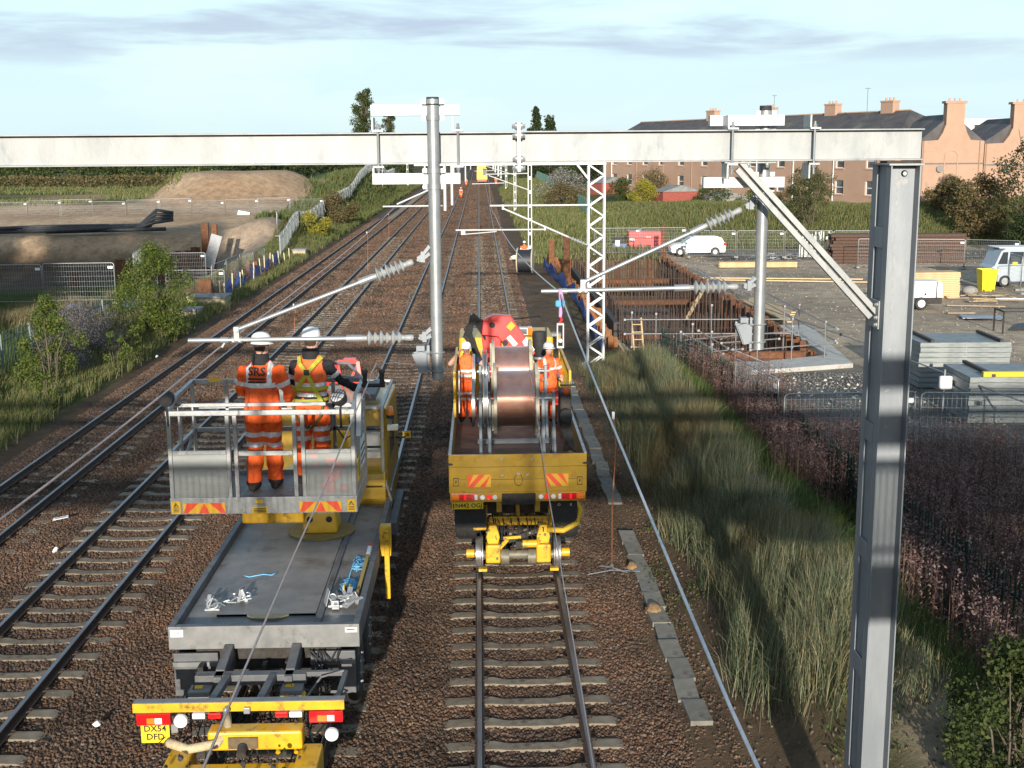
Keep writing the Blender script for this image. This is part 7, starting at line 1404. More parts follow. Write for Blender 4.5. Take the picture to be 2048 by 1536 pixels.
# ================================================================ YARD: vehicles and materials
def road_wheel(t, x, y, r, w=0.18, side=-1, rim=GALVT):
    o = MB(); o.rev((x, y, r), (x, y+w, r), [(0, r*0.6), (0.05, r*0.93), (0.25, r), (0.75, r), (0.95, r*0.93), (1, r*0.6)], 22); o = o.build('wheel', BLACK, t, smooth=35); f = y if side < 0 else y+w
    b = MB(); b.rev((x, f+side*0.012, r), (x, f-side*0.03, r), [(0, r*0.2), (0.01, r*0.58), (1, r*0.62)], 18); b.build('hubcap', rim, o, smooth=40)
def white_van():
    t = thing('white_van', 'small white van parked beside the red skip', 'van', (14.72, 94.4, -0.22)); prof = [(0.0, 0.42), (0.02, 0.72), (0.15, 0.86), (0.95, 0.98), (1.55, 1.42), (1.9, 1.50), (3.6, 1.50), (3.95, 1.38), (4.20, 0.95), (4.26, 0.45), (4.2, 0.28), (0.1, 0.26)]
    def shell(y0, y1, f): return [(x, z) for x, z in prof]
    vs = []; n = len(prof)
    for y, k in ((0.0, 0.0), (0.06, 1.0), (1.62, 1.0), (1.68, 0.0)):
        for x, z in prof:
            inset = 0.10*(max(0, z-0.9)/0.6)*(1 if y < 0.8 else -1); vs.append((x*(1 if k else 0.985)+(0.03 if not k else 0), y+inset, z*(1 if k else 0.985)))
    fs = [tuple(range(n)), tuple(range(4*n-1, 3*n-1, -1))]+[(j*n+i, j*n+(i+1) % n, (j+1)*n+(i+1) % n, (j+1)*n+i) for j in range(3) for i in range(n)]
    b = MB(); b.add(vs, fs); body = b.build('body', WHITE, t, bevel=0.02)
    b = MB(); b.add([(1.18, 0.045, 1.0), (1.95, 0.045, 1.0), (1.95, 0.115, 1.42), (1.62, 0.108, 1.40)], [(0, 1, 2, 3)]); b.build('side_window', GLASS, body)
    b = MB(); b.add([(3.72, 0.118, 1.40), (3.90, 0.11, 1.34), (4.12, 0.06, 1.0), (4.02, 0.055, 0.98)], [(0, 1, 2, 3)]); b.build('rear_window', GLASS, body); b = MB(); b.prism([(0.99, 0.995), (1.56, 1.415), (1.53, 1.425), (0.95, 1.0)], 'y', 0.22, 1.46); b.build('windscreen', GLASS, body)
    MB().box(0.0, 4.2, -0.006, -0.001, 0.52, 0.56).build('side_strip', BLACK, body); MB().box(0.75, 1.18, -0.004, -0.001, 0.66, 0.80).build('side_lettering', mat('navy_print', (0.03, 0.05, 0.10)), body); MB().box(4.05, 4.27, 0.0, 0.10, 0.82, 1.0).build('rear_light', REDL, body); MB().box(-0.02, 0.12, 0.1, 0.4, 0.62, 0.74).build('headlight', CLRL, body); MB().box(1.96, 1.975, -0.003, 0.0, 0.45, 0.95).build('door_gap', INK, body)
    MB().box(1.1, 1.22, -0.12, 0.03, 0.95, 1.06).build('mirror', BLACK, body)
    for x in (0.72, 3.42):
        road_wheel(t, x, -0.02, 0.31); road_wheel(t, x, 1.52, 0.31, side=1); MB().rev((x, -0.004, 0.33), (x, -0.002, 0.33), [(0, 0.36), (1, 0.36)], 20).build('wheel_arch', BLACK, body)
white_van()
t = thing('red_skip', 'red lidded metal container box beside the white van', 'container', (11.9, 98, -0.1)); b = MB(); b.prism([(0, 0.12), (2.7, 0.12), (2.75, 1.55), (-0.02, 1.58)], 'y', 0, 1.5); b.build('box', RED, t, bevel=0.03)
for x in (0.9, 1.8): MB().box(x, x+0.03, -0.02, -0.001, 0.15, 1.5).build('rib', RED, t)
MB().box(0.05, 0.45, -0.004, -0.001, 0.85, 1.02).build('sign', WHITE, t); b = MB(); text_mb('Site', 0.22, b, (1.5, -0.004, 1.15), (1, 0, 0), (0, 0, 1)); b.v and None
MB().box(1.35, 1.75, -0.004, -0.001, 1.08, 1.18).build('faded_print', mat('faded_print', (0.75, 0.35, 0.33)), t); MB().box(1.4, 1.75, -0.03, -0.001, 0.12, 0.5).build('latch_plate', BLACK, t); MB().box(0, 2.7, 0.05, 1.45, 0.0, 0.119).build('skid', BLACK, t)
t = thing('site_pump', 'grey water pump with a dark hood beside the red skip', 'pump', (10.6, 98, 0.0)); MB().box(0, 1.1, 0, 0.8, 0.1, 0.5).build('bed', mat('pump_blue', (0.10, 0.16, 0.28), rough=0.6), t, bevel=0.03); b = MB(); b.rev((0.55, 0.1, 0.55), (0.55, 0.7, 0.55), [(0, 0.3), (0.1, 0.5), (0.9, 0.5), (1, 0.3)], 18); b.build('hood', DARK, t, smooth=40); MB().box(0.2, 0.55, -0.05, 0.0, 0.3, 0.8).build('valve', WHITE, t, bevel=0.02)
# tow-behind compressor
t = thing('compressor', 'white tow-behind compressor on small wheels before the timber stack', 'compressor', (21.75, 62.0, -0.28)); b = MB(); b.prism([(0.0, 0.62), (1.95, 0.62), (1.95, 1.25), (1.85, 1.45), (0.1, 1.48), (0.0, 1.3)], 'y', 0, 1.2); b.build('canopy', WHITE, t, bevel=0.04); MB().box(0, 1.95, 0.03, 1.17, 0.30, 0.619).build('chassis', DARK, t, bevel=0.03); MB().box(1.0, 1.1, -0.012, -0.001, 0.75, 0.86).build('latch', BLACK, t); MB().box(1.60, 1.66, -0.006, -0.001, 0.63, 1.44).build('seam', BLACK, t)
b = MB(); text_mb('NAD', 0.2, b, (0.8, -0.006, 1.12), (1, 0, 0), (0, 0, 1)); b.build('lettering', mat('pale_red_print', (0.75, 0.40, 0.40)), t); road_wheel(t, 0.85, -0.08, 0.33, rim=WHITE); road_wheel(t, 0.85, 1.1, 0.33, side=1, rim=WHITE); MB().bar((0, 0.6, 0.42), (-1.1, 0.6, 0.40), 0.08, 0.08).build('drawbar', DARK, t)
# yellow bin
t = thing('yellow_bin', 'yellow lidless plastic bin standing before the grey pick-up', 'bin', (29.0, 70, -0.3)); b = MB(); v = [(0.1, 0.1, 0), (0.8, 0.1, 0), (0.8, 0.8, 0), (0.1, 0.8, 0), (0, 0, 1.25), (0.9, 0, 1.25), (0.9, 0.9, 1.25), (0, 0.9, 1.25)]; b.add(v, [(0, 3, 2, 1), (0, 1, 5, 4), (1, 2, 6, 5), (2, 3, 7, 6), (3, 0, 4, 7)]); b.build('tub', mat('bin_yellow', (0.78, 0.58, 0.01), rough=0.45), t, bevel=0.0); MB().box(-0.04, 0.94, -0.05, 0.0, 1.17, 1.27).build('rim', mat('bin_yellow', (0.78, 0.58, 0.01)), t, bevel=0.02)
for x in (0.18, 0.72): MB().box(x-0.04, x+0.04, 0.04, 0.2, -0.02, 0.1).build('foot', BLACK, t)
MB().box(0.42, 0.46, 0.02, 0.07, 0.05, 1.17).build('rib', mat('bin_yellow', (0.78, 0.58, 0.01)), t)
def pickup():
    t = thing('grey_pickup', 'pale blue-grey site van with open windows at the yard edge', 'van', (30.3, 72, -0.3)); b = MB(); b.prism([(0, 0.5), (0.05, 1.15), (0.25, 1.3), (0.6, 2.15), (0.9, 2.3), (5.0, 2.3), (5.1, 0.5), (4.9, 0.32), (0.1, 0.32)], 'y', 0, 1.9); body = b.build('body', mat('van_greyblue', (0.32, 0.37, 0.42), (0.38, 0.43, 0.47), rough=0.4, scale=3), t, bevel=0.05)
    for pts in ([(0.42, 1.38), (1.0, 1.38), (1.0, 2.1), (0.70, 2.08)], [(1.12, 1.38), (1.95, 1.38), (1.95, 2.1), (1.12, 2.1)]): b = MB(); b.prism(pts, 'y', -0.006, -0.001); b.build('window', GLASS, body)
    MB().box(0.5, 5.0, 0.1, 1.8, 2.301, 2.36).build('roof', WHITE, body, bevel=0.02); MB().box(1.3, 1.6, -0.012, -0.007, 1.3, 1.5).build('hi_vis_rag', WARN, body)
    for x in (0.9, 4.1): road_wheel(t, x, -0.03, 0.36); road_wheel(t, x, 1.75, 0.36, side=1)
pickup()
# timber, crates, stakes, scrap
def stack(name, label, cat, loc, n, lx, ly, lz, m, rotz=0.0, gap=0.01, cols=1, part='board', group=None, jit=0.04):
    t = thing(name, label, cat, loc, rotz, group); me = MB().box(-lx/2, lx/2, -ly/2, ly/2, 0, lz).mesh(part, m); r2 = random.Random(int(abs(loc[0])*10))
    for k in range(n):
        for c in range(cols): link_mesh(part, me, t, (r2.uniform(-jit, jit), (c-(cols-1)/2)*(ly+gap)+r2.uniform(-.01, .01), k*(lz+gap)), (0, 0, r2.uniform(-0.006, 0.006)))
    return t
stack('timber_stack', 'stack of pale sawn timber sheets behind the white compressor', 'timber stack', (25.2, 67.5, -0.28), 14, 2.6, 1.2, 0.09, TIMBER, 0.05, 0.012, part='sheet')
stack('plank_stack', 'long low stack of pale planks in the yard beyond the pit', 'plank stack', (19.4, 85.5, -0.24), 4, 5.4, 0.24, 0.08, TIMBER, radians(-3), 0.01, 3, part='plank'); 
for k, (x0, y0, x1, y1, lb) in enumerate(((13.8, 78, 24, 76.2, 'long thin pole lying across the yard below the planks'), (14.3, 76.8, 29, 73.2, 'longest thin pole lying across the yard'))): b = MB(); b.bar((x0, y0, -0.18), (x1, y1, -0.18), 0.09, 0.07); b.build('timber_pole', TIMBER, label=lb, cat='pole')
rst = stack('pile_stack', 'big stack of rusty steel piles at the foot of the grass rise', 'pile stack', (30.2, 88.5, -0.25), 9, 9.5, 0.5, 0.20, RUSTD, radians(-4), 0.03, 3, part='steel_pile', jit=0.25)
def crate(x, y, z, w, d, h, label, m=TIMBERO):
    t = thing('crate', label, 'crate', (x, y, z)); MB().box(0, w, 0, d, 0.1, h).build('box', m, t, bevel=0.01); MB().box(-0.02, w+0.02, -0.025, -0.001, h*0.45, h*0.56).build('batten', m, t); MB().box(w*0.42, w*0.58, -0.032, -0.026, h*0.5, h*0.75).build('paper_label', WHITE, t)
    for q in (0.05, w-0.15): MB().box(q, q+0.1, 0, d, 0, 0.099).build('skid', m, t)
CARD = mat('plywood_crate', (0.40, 0.25, 0.12), (0.48, 0.31, 0.16), rough=0.8, scale=4)
crate(26.6, 90.6, -0.2, 1.5, 1.0, 1.05, 'brown plywood crate in front of the rusty stack', CARD); crate(28.2, 90.9, -0.2, 0.9, 0.9, 0.95, 'pink-brown smaller crate beside the plywood crate', mat('pink_crate', (0.50, 0.33, 0.26), rough=0.8)); 
t = thing('stake_bundle', 'bundle of upright white stakes behind the fence panels', 'stakes', (24.6, 93.2, -0.25)); r2 = random.Random(6)
for k in range(22): x = -0.2+0.115*k+r2.uniform(-.03, .03); y = r2.uniform(-.2, .2); MB().bar((x, y, 0), (x+r2.uniform(-.12, .12), y+r2.uniform(-.1, .1), r2.uniform(1.5, 2.0)), 0.07, 0.05).build('stake', mat('white_stake', (0.55, 0.56, 0.55), (0.68, 0.68, 0.66), rough=0.7, scale=4), t)
t = thing('scrap_heap', 'heap of bent grey metal scrap beside the plank stack', 'scrap', (21.6, 92.0, -0.25)); r2 = random.Random(9)
for k in range(60): x, y, z = r2.gauss(0.6, 0.8), r2.gauss(0, 0.5), abs(r2.gauss(0, 0.18)); a = r2.uniform(0, 6.28); l = r2.uniform(0.25, 0.8); MB().bar((x, y, z), (x+l*cos(a), y+l*sin(a)*0.6, z+r2.uniform(-.08, .15)), r2.uniform(0.03, 0.14), 0.02).build('offcut', GALVT if k % 3 else SCAF, t)
t = thing('rubble', 'scatter of boards and white sack in front of the timber stack', 'rubble', (26.5, 66, -0.28))
for k in range(16): x, y = r2.uniform(-1, 3), r2.uniform(-1.5, 2); a = r2.uniform(0, 3); MB().bar((x, y, 0.05+0.02*k/4), (x+1.3*cos(a), y+0.7*sin(a), 0.06+0.02*k/4), 0.2, 0.03).build('board', TIMBERO if k % 2 else TIMBER, t)
b = MB(); b.ball((1.1, 2.2, 0.25), 0.45, 12, sz=(1, 1, 0.6)); b.build('sack', GREYCONC, t, smooth=True)
for p0, p1, lb in (((24.4, 63.2, -0.2), (27.2, 62.5, -0.2), 'board lying on the ground beside the compressor'), ((23.3, 60.2, -0.2), (24.6, 60.1, -0.2), 'short pale board in front of the compressor wheel'), ((28.0, 65.6, -0.18), (36, 64.5, -0.18), 'long white pole lying by the yellow bin')): b = MB(); b.bar(p0, p1, 0.22 if 'pole' not in lb else 0.07, 0.05); b.build('loose_board', TIMBERO if 'pole' not in lb else WHITE, label=lb, cat='board')
b = MB(); b.box(0, 1.9, 0, 1.3, 0, 0.03); o = b.build('metal_sheet', mat('pale_sheet', (0.36, 0.38, 0.42), rough=0.4, metal=0.3), label='pale metal sheet lying flat on the yard', cat='metal sheet'); o.location = (23.3, 58.2, -0.22); o.rotation_euler = (0, 0, -0.25)
t = thing('steel_frame', 'empty black steel frame standing at the yard edge', 'frame', (23.3, 53.6, -0.28)); fb = MB(); frame_tube(fb, [(0, 0, 0), (0, 0, 1.0), (1.6, 0, 1.0), (1.6, 0, 0)], 0.06); frame_tube(fb, [(0, 1, 0), (0, 1, 1.0), (1.6, 1, 1.0), (1.6, 1, 0)], 0.06); frame_tube(fb, [(0, 0, 1), (0, 1, 1)], 0.06); frame_tube(fb, [(1.6, 0, 1), (1.6, 1, 1)], 0.06); fb.build('frame', BLACK, t)
b = MB(); b.prism([(0, 0), (4, 0.4), (5, 2.8), (1.2, 2.0)], 'z', 0, 0.04); o = b.build('black_membrane', mat('black_plastic', (0.02, 0.02, 0.024), rough=0.5, bump=0.5), label='black plastic membrane spread under the steel frame', cat='membrane'); o.location = (24.0, 54.4, -0.25)
# grey shuttering stacks with bearers
PANELG = mat('shutter_panel', (0.17, 0.19, 0.19), (0.27, 0.29, 0.285), rough=0.5, metal=0.3, scale=3, c3=(0.20, 0.22, 0.23), stretch=(1, 1, 5))
def shutter(label, x, y, n, lx, ly, lz, rot=0.0, bearers=(0.12, 0.88)):
    t = stack('shuttering_stack', label, 'panel stack', (x, y, -0.18), n, lx, ly, lz, PANELG, rot, 0.015, part='panel', jit=0.05)
    for f in bearers: MB().box(-lx/2+lx*f-0.06, -lx/2+lx*f+0.06, -ly/2-0.05, ly/2+0.05, n*(lz+0.015)+0.001, n*(lz+0.015)+0.09).build('bearer', mat('dark_bearer', (0.06, 0.05, 0.045), rough=0.8), t)
    for f in (0.2, 0.8): MB().box(-lx/2+lx*f-0.06, -lx/2+lx*f+0.06, -ly/2-0.05, ly/2+0.05, -0.10, -0.001).build('ground_bearer', TIMBERO, t)
    MB().box(-0.01, 0.01, -ly/2-0.012, -ly/2-0.001, 0, n*(lz+0.015)).build('strap', GALVT, t); return t
shutter('grey shuttering stack behind the one with the yellow beam', 16.6, 42.0, 9, 3.1, 2.2, 0.16, radians(-2)); t = shutter('grey shuttering stack carrying a yellow beam', 16.4, 36.6, 8, 3.6, 2.4, 0.16, radians(-2), (0.18, 0.75)); MB().box(-1.45, 1.8, -1.24, -1.08, 8*0.175+0.001, 8*0.175+0.15).build('beam', mat('beam_yellow', (0.75, 0.42, 0.02), rough=0.5), t)
t = thing('white_lamp', 'small white wall lamp fixed to a post by the stacks', 'lamp', (14.4, 37.0, 0.55)); MB().box(-0.2, 0.2, -0.1, 0.1, 0, 0.42).build('housing', WHITE, t, bevel=0.06); MB().cyl((0, 0.1, -0.85), (0, 0.1, 0.6), 0.03, n=8).build('post', GALVT, t)
# loose white rubble on the gravel
def yard_h(X, Y): return ground_h(X, Y)+0.0
GRAV = mat('gravel_stone', (0.13, 0.122, 0.11), (0.20, 0.19, 0.172), rough=0.9, scale=1.5, rand=0.2)
scatter_stones('gravel_stones', 9.4, 15.5, 30.5, 44.5, 40, 0.045, yard_h, GRAV, 0.5, seed=8, smin=0.3)
CHALK = mat('white_rubble', (0.42, 0.40, 0.36), (0.52, 0.50, 0.45), rough=0.9, scale=4, rand=0.2)
scatter_stones('yard_grit', 14.5, 42, 32, 96, 2.2, 0.06, yard_h, mat('yard_stone', (0.20, 0.165, 0.125), (0.30, 0.26, 0.21), rough=0.95, scale=2, rand=0.3), 2.0, seed=14, smin=0.2)
scatter_stones('white_rubble', 10.5, 14.6, 38.5, 43.5, 4, 0.07, yard_h, CHALK, 0.5, seed=4, smin=0.25)
scatter_stones('earth_clods', 3.35, 6.6, 13.0, 46.0, 30, 0.035, yard_h, mat('clod', (0.085, 0.06, 0.042), (0.13, 0.095, 0.065), rough=0.95, scale=2, rand=0.3), 0.3, seed=6, smin=0.2)
# left: black drainage pipes and rolls
def pipe(pts, r, label): b = MB(); b.tube(pts, r, 9); b.build('drain_pipe', mat('black_pipe', (0.022, 0.023, 0.027), (0.04, 0.04, 0.045), rough=0.5, scale=4), label=label, cat='pipe', group='black drain pipes on the left site', smooth=True)
r2 = random.Random(3)
for k in range(6): x0 = -45+r2.uniform(0, 9); pipe([(x0, 107.5+r2.uniform(-1.5, 1.5), 1.25+0.16*(k % 3)), (x0+5, 108+r2.uniform(-1, 1), 1.3+0.16*(k % 3)), (x0+10, 109.5+r2.uniform(-1.2, 1.2), 1.35+0.14*(k % 3))], 0.17, 'black drain pipe lying along the edge of the left excavation')
for k in range(4): pipe([(-30.5, 109+k*0.4, 1.3), (-28.5, 109+k*0.3, 1.9+0.35*k), (-27, 109.5, 2.1+0.2*k)], 0.15, 'black drain pipe end sticking up from the pipe heap')
t = thing('membrane_roll', 'dark heap of rolled membrane beside the left excavation', 'membrane', (-41, 92, -0.4))
for k in range(4): MB().cyl((-1.6+0.2*k, 0.4*k, 0.4+0.5*(k % 2)), (1.6+0.3*k, 0.5*k, 0.5+0.55*(k % 2)), 0.42, n=12).build('roll', mat('black_plastic', (0.02, 0.02, 0.024)), t, smooth=40)
b = MB(); b.box(-0.6, 0.6, -0.4, 0.4, 0, 0.9); o = b.build('white_board', WHITE, label='white tilted board lying at the site fence', cat='board'); o.location = (-24.8, 129.5, 1.0); o.rotation_euler = (0.9, 0.2, 0.3)
# far yellow machine on the right-hand track
t = thing('yellow_machine', 'far yellow track machine on the right-hand track', 'machine', (0.66, 303, 0)); MB().box(-1.3, 1.3, -3, 3, 0.9, 2.0).build('chassis', YEL, t, bevel=0.05); b = MB(); b.prism([(-1.3, 2.0), (0.4, 2.0), (0.1, 4.4), (-0.7, 4.8), (-1.2, 4.4)], 'y', -2.6, -0.5); b.build('boom_post', YEL, t, bevel=0.05); MB().box(-1.0, 1.2, -0.4, 2.6, 2.0, 3.6).build('cab', YEL, t, bevel=0.08); MB().box(0.3, 1.25, -2.9, -0.6, 2.01, 2.9).build('engine_cover', STEELGREY, t, bevel=0.05); MB().box(-1.1, 1.1, -3.05, -3.001, 0.5, 0.88).build('buffer_beam', CHEVR, t); MB().box(-0.9, 1.1, -0.42, -0.401, 2.7, 3.4).build('window', GLASS, t)
for s in (-1, 1):
    for y in (-2, 2): MB().cyl((s*0.70-0.06, y, 0.45), (s*0.70+0.06, y, 0.45), 0.45, n=18).build('wheel', DARK, t, smooth=40)
t = thing('yellow_machine', 'farther yellow machine on the right-hand track behind the first', 'machine', (0.66, 372, 0)); MB().box(-1.3, 1.3, -3, 3, 0.9, 3.4).build('body', YEL, t, bevel=0.1); MB().box(-1.4, 1.6, -1, 1, 5.6, 6.4).build('platform', YEL, t, bevel=0.05); MB().box(-0.2, 0.2, -0.2, 0.2, 3.4, 5.6).build('mast', YEL, t)
# litter on the ballast
for x, y, lb in ((-8.9, 24.6, 'crumpled white paper on the ballast beside the loose sign plate'), (-5.6, 16.6, 'white crushed can lying by the empty track'), (-4.6, 18.3, 'torn white wrapper on the ballast by the truck wheel'), (-13.2, 49.5, 'white plastic bottle among the left weeds')):
    b = MB(); r2 = random.Random(int(y*10)); b.ellipse_loft([((0, 0, 0), (0.05, 0.01, 0), (0, 0.07, 0)), ((0.01, 0, 0.04), (0.06, 0, 0.02), (0, 0.05, 0.01)), ((0, 0.02, 0.07), (0.02, 0, 0), (0, 0.03, 0))], 7); o = b.build('litter', WHITE, label=lb, cat='litter'); o.location = (x, y, -0.17 if x > -12 else gz(x, y)); o.rotation_euler = (0.3, 0.2, y)
b = MB(); b.box(-0.17, 0.17, -0.06, 0.06, 0, 0.012); b.box(-0.12, 0.12, -0.03, 0.03, 0.0121, 0.013, 1); o = b.build('sign_plate', [WHITE, mat('grey_print', (0.3, 0.3, 0.32))], label='loose white sign plate lying beside the loose-wire track', cat='sign'); o.location = (-9.55, 26.9, -0.16); o.rotation_euler = (0.1, -0.15, 0.2)
b = MB(); b.ellipse_loft([((0, 0, 0), (0.10, 0, 0), (0, 0.09, 0)), ((0, 0, 0.02), (0.11, 0, 0), (0, 0.10, 0)), ((0, 0, 0.03), (0.04, 0, 0), (0, 0.04, 0))], 9); o = b.build('flat_stone', mat('ochre_stone', (0.30, 0.24, 0.10), rough=0.9), label='flat ochre stone on the ballast beside the grey deck', cat='stone'); o.location = (-5.05, 21.0, -0.17)
# ================================================================ TENEMENT BLOCK AND SHEDS
HARL = mat('pink_harling', (0.37, 0.235, 0.165), (0.42, 0.275, 0.195), rough=0.95, scale=0.6, c3=(0.32, 0.205, 0.145), s3=0.5, bump=0.25, bscale=25)
SLATE = mat('slate_roof', (0.055, 0.05, 0.052), (0.10, 0.09, 0.088), rough=0.7, scale=0.9, c3=(0.15, 0.14, 0.11), s3=0.4, stretch=(1, 1, 0.4), bump=0.3, bscale=9)
STONE_S = mat('stone_trim', (0.42, 0.26, 0.18), (0.48, 0.31, 0.22), rough=0.9, scale=3)
CURT = mat('window_dark', (0.05, 0.055, 0.06), (0.16, 0.16, 0.16), rough=0.15, scale=1.2, spec=0.7)
def facade_block(label, p0, p1, zb, zeave, zridge, depth, wins, rows, chim, name='tenement'):
    """long block: p0->p1 is the visible front wall line; the body lies to its right-hand side (looking from p0 to p1)"""
    p0 = Vector((*p0, 0)); p1 = Vector((*p1, 0)); d = (p1-p0); L_ = d.length; ang = atan2(d.y, d.x); t = thing(name, label, 'building', (p0.x, p0.y, zb), ang); H = zeave-zb; HR = zridge-zb
    # local: x along the wall, y = -depth.. into the building (front face at y=0, building at y<0)
    cuts = []
    for f in wins:
        for r in rows: cuts.append((f*L_-0.72, f*L_+0.72, r[0]-zb, r[1]-zb))
    # wall with openings: vertical strips
    b = MB(); xs = sorted(set([0, L_]+[c for q in cuts for c in q[:2]])); th = 0.3
    for xa, xb in zip(xs[:-1], xs[1:]):
        hs = sorted([(c[2], c[3]) for c in cuts if c[0] <= xa+1e-4 and c[1] >= xb-1e-4]); z = -1.5
        for a, c in hs:
            if a > z: b.add([(xa, 0, z), (xb, 0, z), (xb, 0, a), (xa, 0, a)], [(0, 1, 2, 3)])
            z = c
        b.add([(xa, 0, z), (xb, 0, z), (xb, 0, H), (xa, 0, H)], [(0, 1, 2, 3)])
    for xa, xb, za, zc in cuts: b.add([(xa, 0, za), (xb, 0, za), (xb, 0, zc), (xa, 0, zc), (xa, 0.22, za), (xb, 0.22, za), (xb, 0.22, zc), (xa, 0.22, zc)], [(0, 1, 5, 4), (1, 2, 6, 5), (2, 3, 7, 6), (3, 0, 4, 7)])
    for x in (0, L_): b.add([(x, 0, -1.5), (x, depth, -1.5), (x, depth, H), (x, 0, H)], [(0, 1, 2, 3)])
    b.add([(0, depth, -1.5), (L_, depth, -1.5), (L_, depth, H), (0, depth, H)], [(0, 1, 2, 3)]); b.build('wall', HARL, t)
    for xa, xb, za, zc in cuts:
        w = MB(); w.box(xa, xb, 0.20, 0.21, za, zc); wo = w.build('window', CURT, t); f = MB(); e = 0.07
        f.box(xa, xa+e, 0.15, 0.199, za, zc); f.box(xb-e, xb, 0.15, 0.199, za, zc); f.box(xa+e, xb-e, 0.15, 0.199, zc-e, zc); f.box(xa+e, xb-e, 0.15, 0.199, za, za+e); f.box(xa+e, xb-e, 0.14, 0.199, (za+zc)/2-0.035, (za+zc)/2+0.035)
        f.build('frame', WHITE, wo); MB().box(xa-0.08, xb+0.08, -0.08, 0.05, za-0.14, za-0.005).build('sill', STONE_S, wo)
    r = MB(); m = depth/2; hip = 4.0
    r.add([(-0.3, -0.4, H-0.05), (L_+0.3, -0.4, H-0.05), (L_+0.3, depth+0.4, H-0.05), (-0.3, depth+0.4, H-0.05), (hip*0.3, m, HR-0), (L_-hip, m, HR)], [(0, 1, 5, 4), (1, 2, 5), (2, 3, 4, 5), (3, 0, 4)]); roof = r.build('roof', SLATE, t)
    MB().box(-0.3, L_+0.3, -0.52, -0.40, H-0.12, H-0.0).build('gutter', DARK, roof); MB().bar((hip*0.3, m, HR+0.03), (L_-hip, m, HR+0.03), 0.25, 0.12).build('ridge', STONE_S, roof)
    for f in chim:
        x = f*L_; c = MB(); c.box(x-0.95, x+0.95, m-0.45, m+0.45, HR-1.6, HR+0.95); c.box(x-1.02, x+1.02, m-0.52, m+0.52, HR+0.951, HR+1.12); co = c.build('chimney', HARL, roof)
        for q in (-0.6, 0, 0.6): MB().cyl((x+q, m, HR+1.121), (x+q, m, HR+1.45), 0.13, 0.10, n=8).build('chimney_pot', STONE_S, co)
    for f in np.linspace(0.04, 0.96, 9): MB().cyl((f*L_, -0.10, -1), (f*L_, -0.10, H-0.1), 0.06, n=6).build('drainpipe', mat('pipe_pink', (0.36, 0.22, 0.15), rough=0.7) if int(f*20) % 2 else WHITE, t)
    return t
rows = [(1.55, 2.15), (2.95, 4.45), (5.75, 7.30)]
facade_block('long pink harled tenement with slate roof and rows of sash windows', (18.4, 182.9), (42.6, 126.5), 0.9, 8.6, 11.8, 11.0, [0.05, 0.12, 0.19, 0.26, 0.34, 0.43, 0.52, 0.60, 0.69, 0.78, 0.86, 0.94], rows, [0.325, 0.53, 0.725, 0.88])
def gable_block(label, x0, x1, y, zb, zeave, zchim, depth, rot=0.0):
    t = thing('tenement_gable', label, 'building', ((x0+x1)/2, y, zb), rot); w = (x1-x0)/2; H = zeave-zb; m = MB()
    poly = [(-w, -1.5), (w, -1.5), (w, H), (0.55*w, H+0.1), (0.42*w, H+0.8), (0.34*w, H+1.5), (-0.28*w, H+1.5), (-0.36*w, H+0.8), (-0.50*w, H+0.1), (-w, H)]
    m.prism(poly, 'y', 0, 0.6); m.box(-w, w, 0.601, depth, -1.5, H); m.build('wall', HARL, t)
    c = MB(); c.box(-0.26*w, 0.32*w, 0.05, 1.0, H+1.501, zchim-zb); c.box(-0.32*w, 0.38*w, 0.0, 1.05, zchim-zb+0.001, zchim-zb+0.22); co = c.build('chimney', HARL, t)
    for q in (-0.14, 0.03, 0.2): MB().cyl((q*w, 0.5, zchim-zb+0.221), (q*w, 0.5, zchim-zb+0.5), 0.12, 0.09, n=8).build('chimney_pot', STONE_S, co)
    r = MB(); r.add([(-w-0.2, 0.65, H+0.001), (w+0.2, 0.65, H+0.001), (w+0.2, depth, H+0.001), (-w-0.2, depth, H+0.001), (0, 0.65, H+2.6), (0, depth, H+2.6)], [(0, 3, 5, 4), (1, 4, 5, 2), (0, 4, 1), (2, 5, 3)]); r.build('roof', SLATE, t)
    b = MB(); pts = [(-0.05*w+0.42*w*cos(a)*0.5, H*0.80+0.5*sin(a)) for a in np.linspace(0, pi, 9)]; poly = [(0.16*w, H*0.25)]+[(p[0], p[1]) for p in pts]+[(-0.26*w, H*0.25)]; b.tube([(x, -0.03, z) for x, z in poly], 0.05, 5); b.build('blind_arch', STONE_S, t)
    b = MB(); b.rev((-0.42*w, -0.35, H*0.62), (-0.42*w+0.08, -0.12, H*0.62), [(0, 0.34), (0.5, 0.30), (1, 0.05)], 14); b.cyl((-0.42*w+0.08, -0.12, H*0.62), (-0.42*w+0.08, 0, H*0.6), 0.04, n=6); b.build('satellite_dish', mat('dish_grey', (0.20, 0.18, 0.17), rough=0.6), t)
    for x in (w*0.86, -w*0.96): MB().cyl((x, -0.07, -1.4), (x, -0.07, H), 0.055, n=6).build('drainpipe', mat('pipe_pink', (0.36, 0.22, 0.15)), t)
    MB().box(-w, w, -0.04, -0.001, H*0.68, H*0.70).build('cable', STEELGREY, t)
gable_block('pink harled gable end with a tall shaped chimney stack', 43.3, 49.4, 120.8, 1.5, 8.5, 12.1, 9)
gable_block('second pink gable end half hidden by the dark tree', 51.0, 58.5, 124.5, 1.5, 8.2, 12.1, 9)
t = thing('pale_flats', 'pale flat-roofed block far behind the pink gables', 'building', (63, 165, 1)); MB().box(-4, 7, 0, 8, 0, 10.6).build('wall', mat('pale_wall', (0.55, 0.54, 0.50), rough=0.9), t)
for k in range(3): MB().box(-3+3*k, -1.6+3*k, -0.05, -0.001, 8.6, 9.8).build('window', GLASS, t)
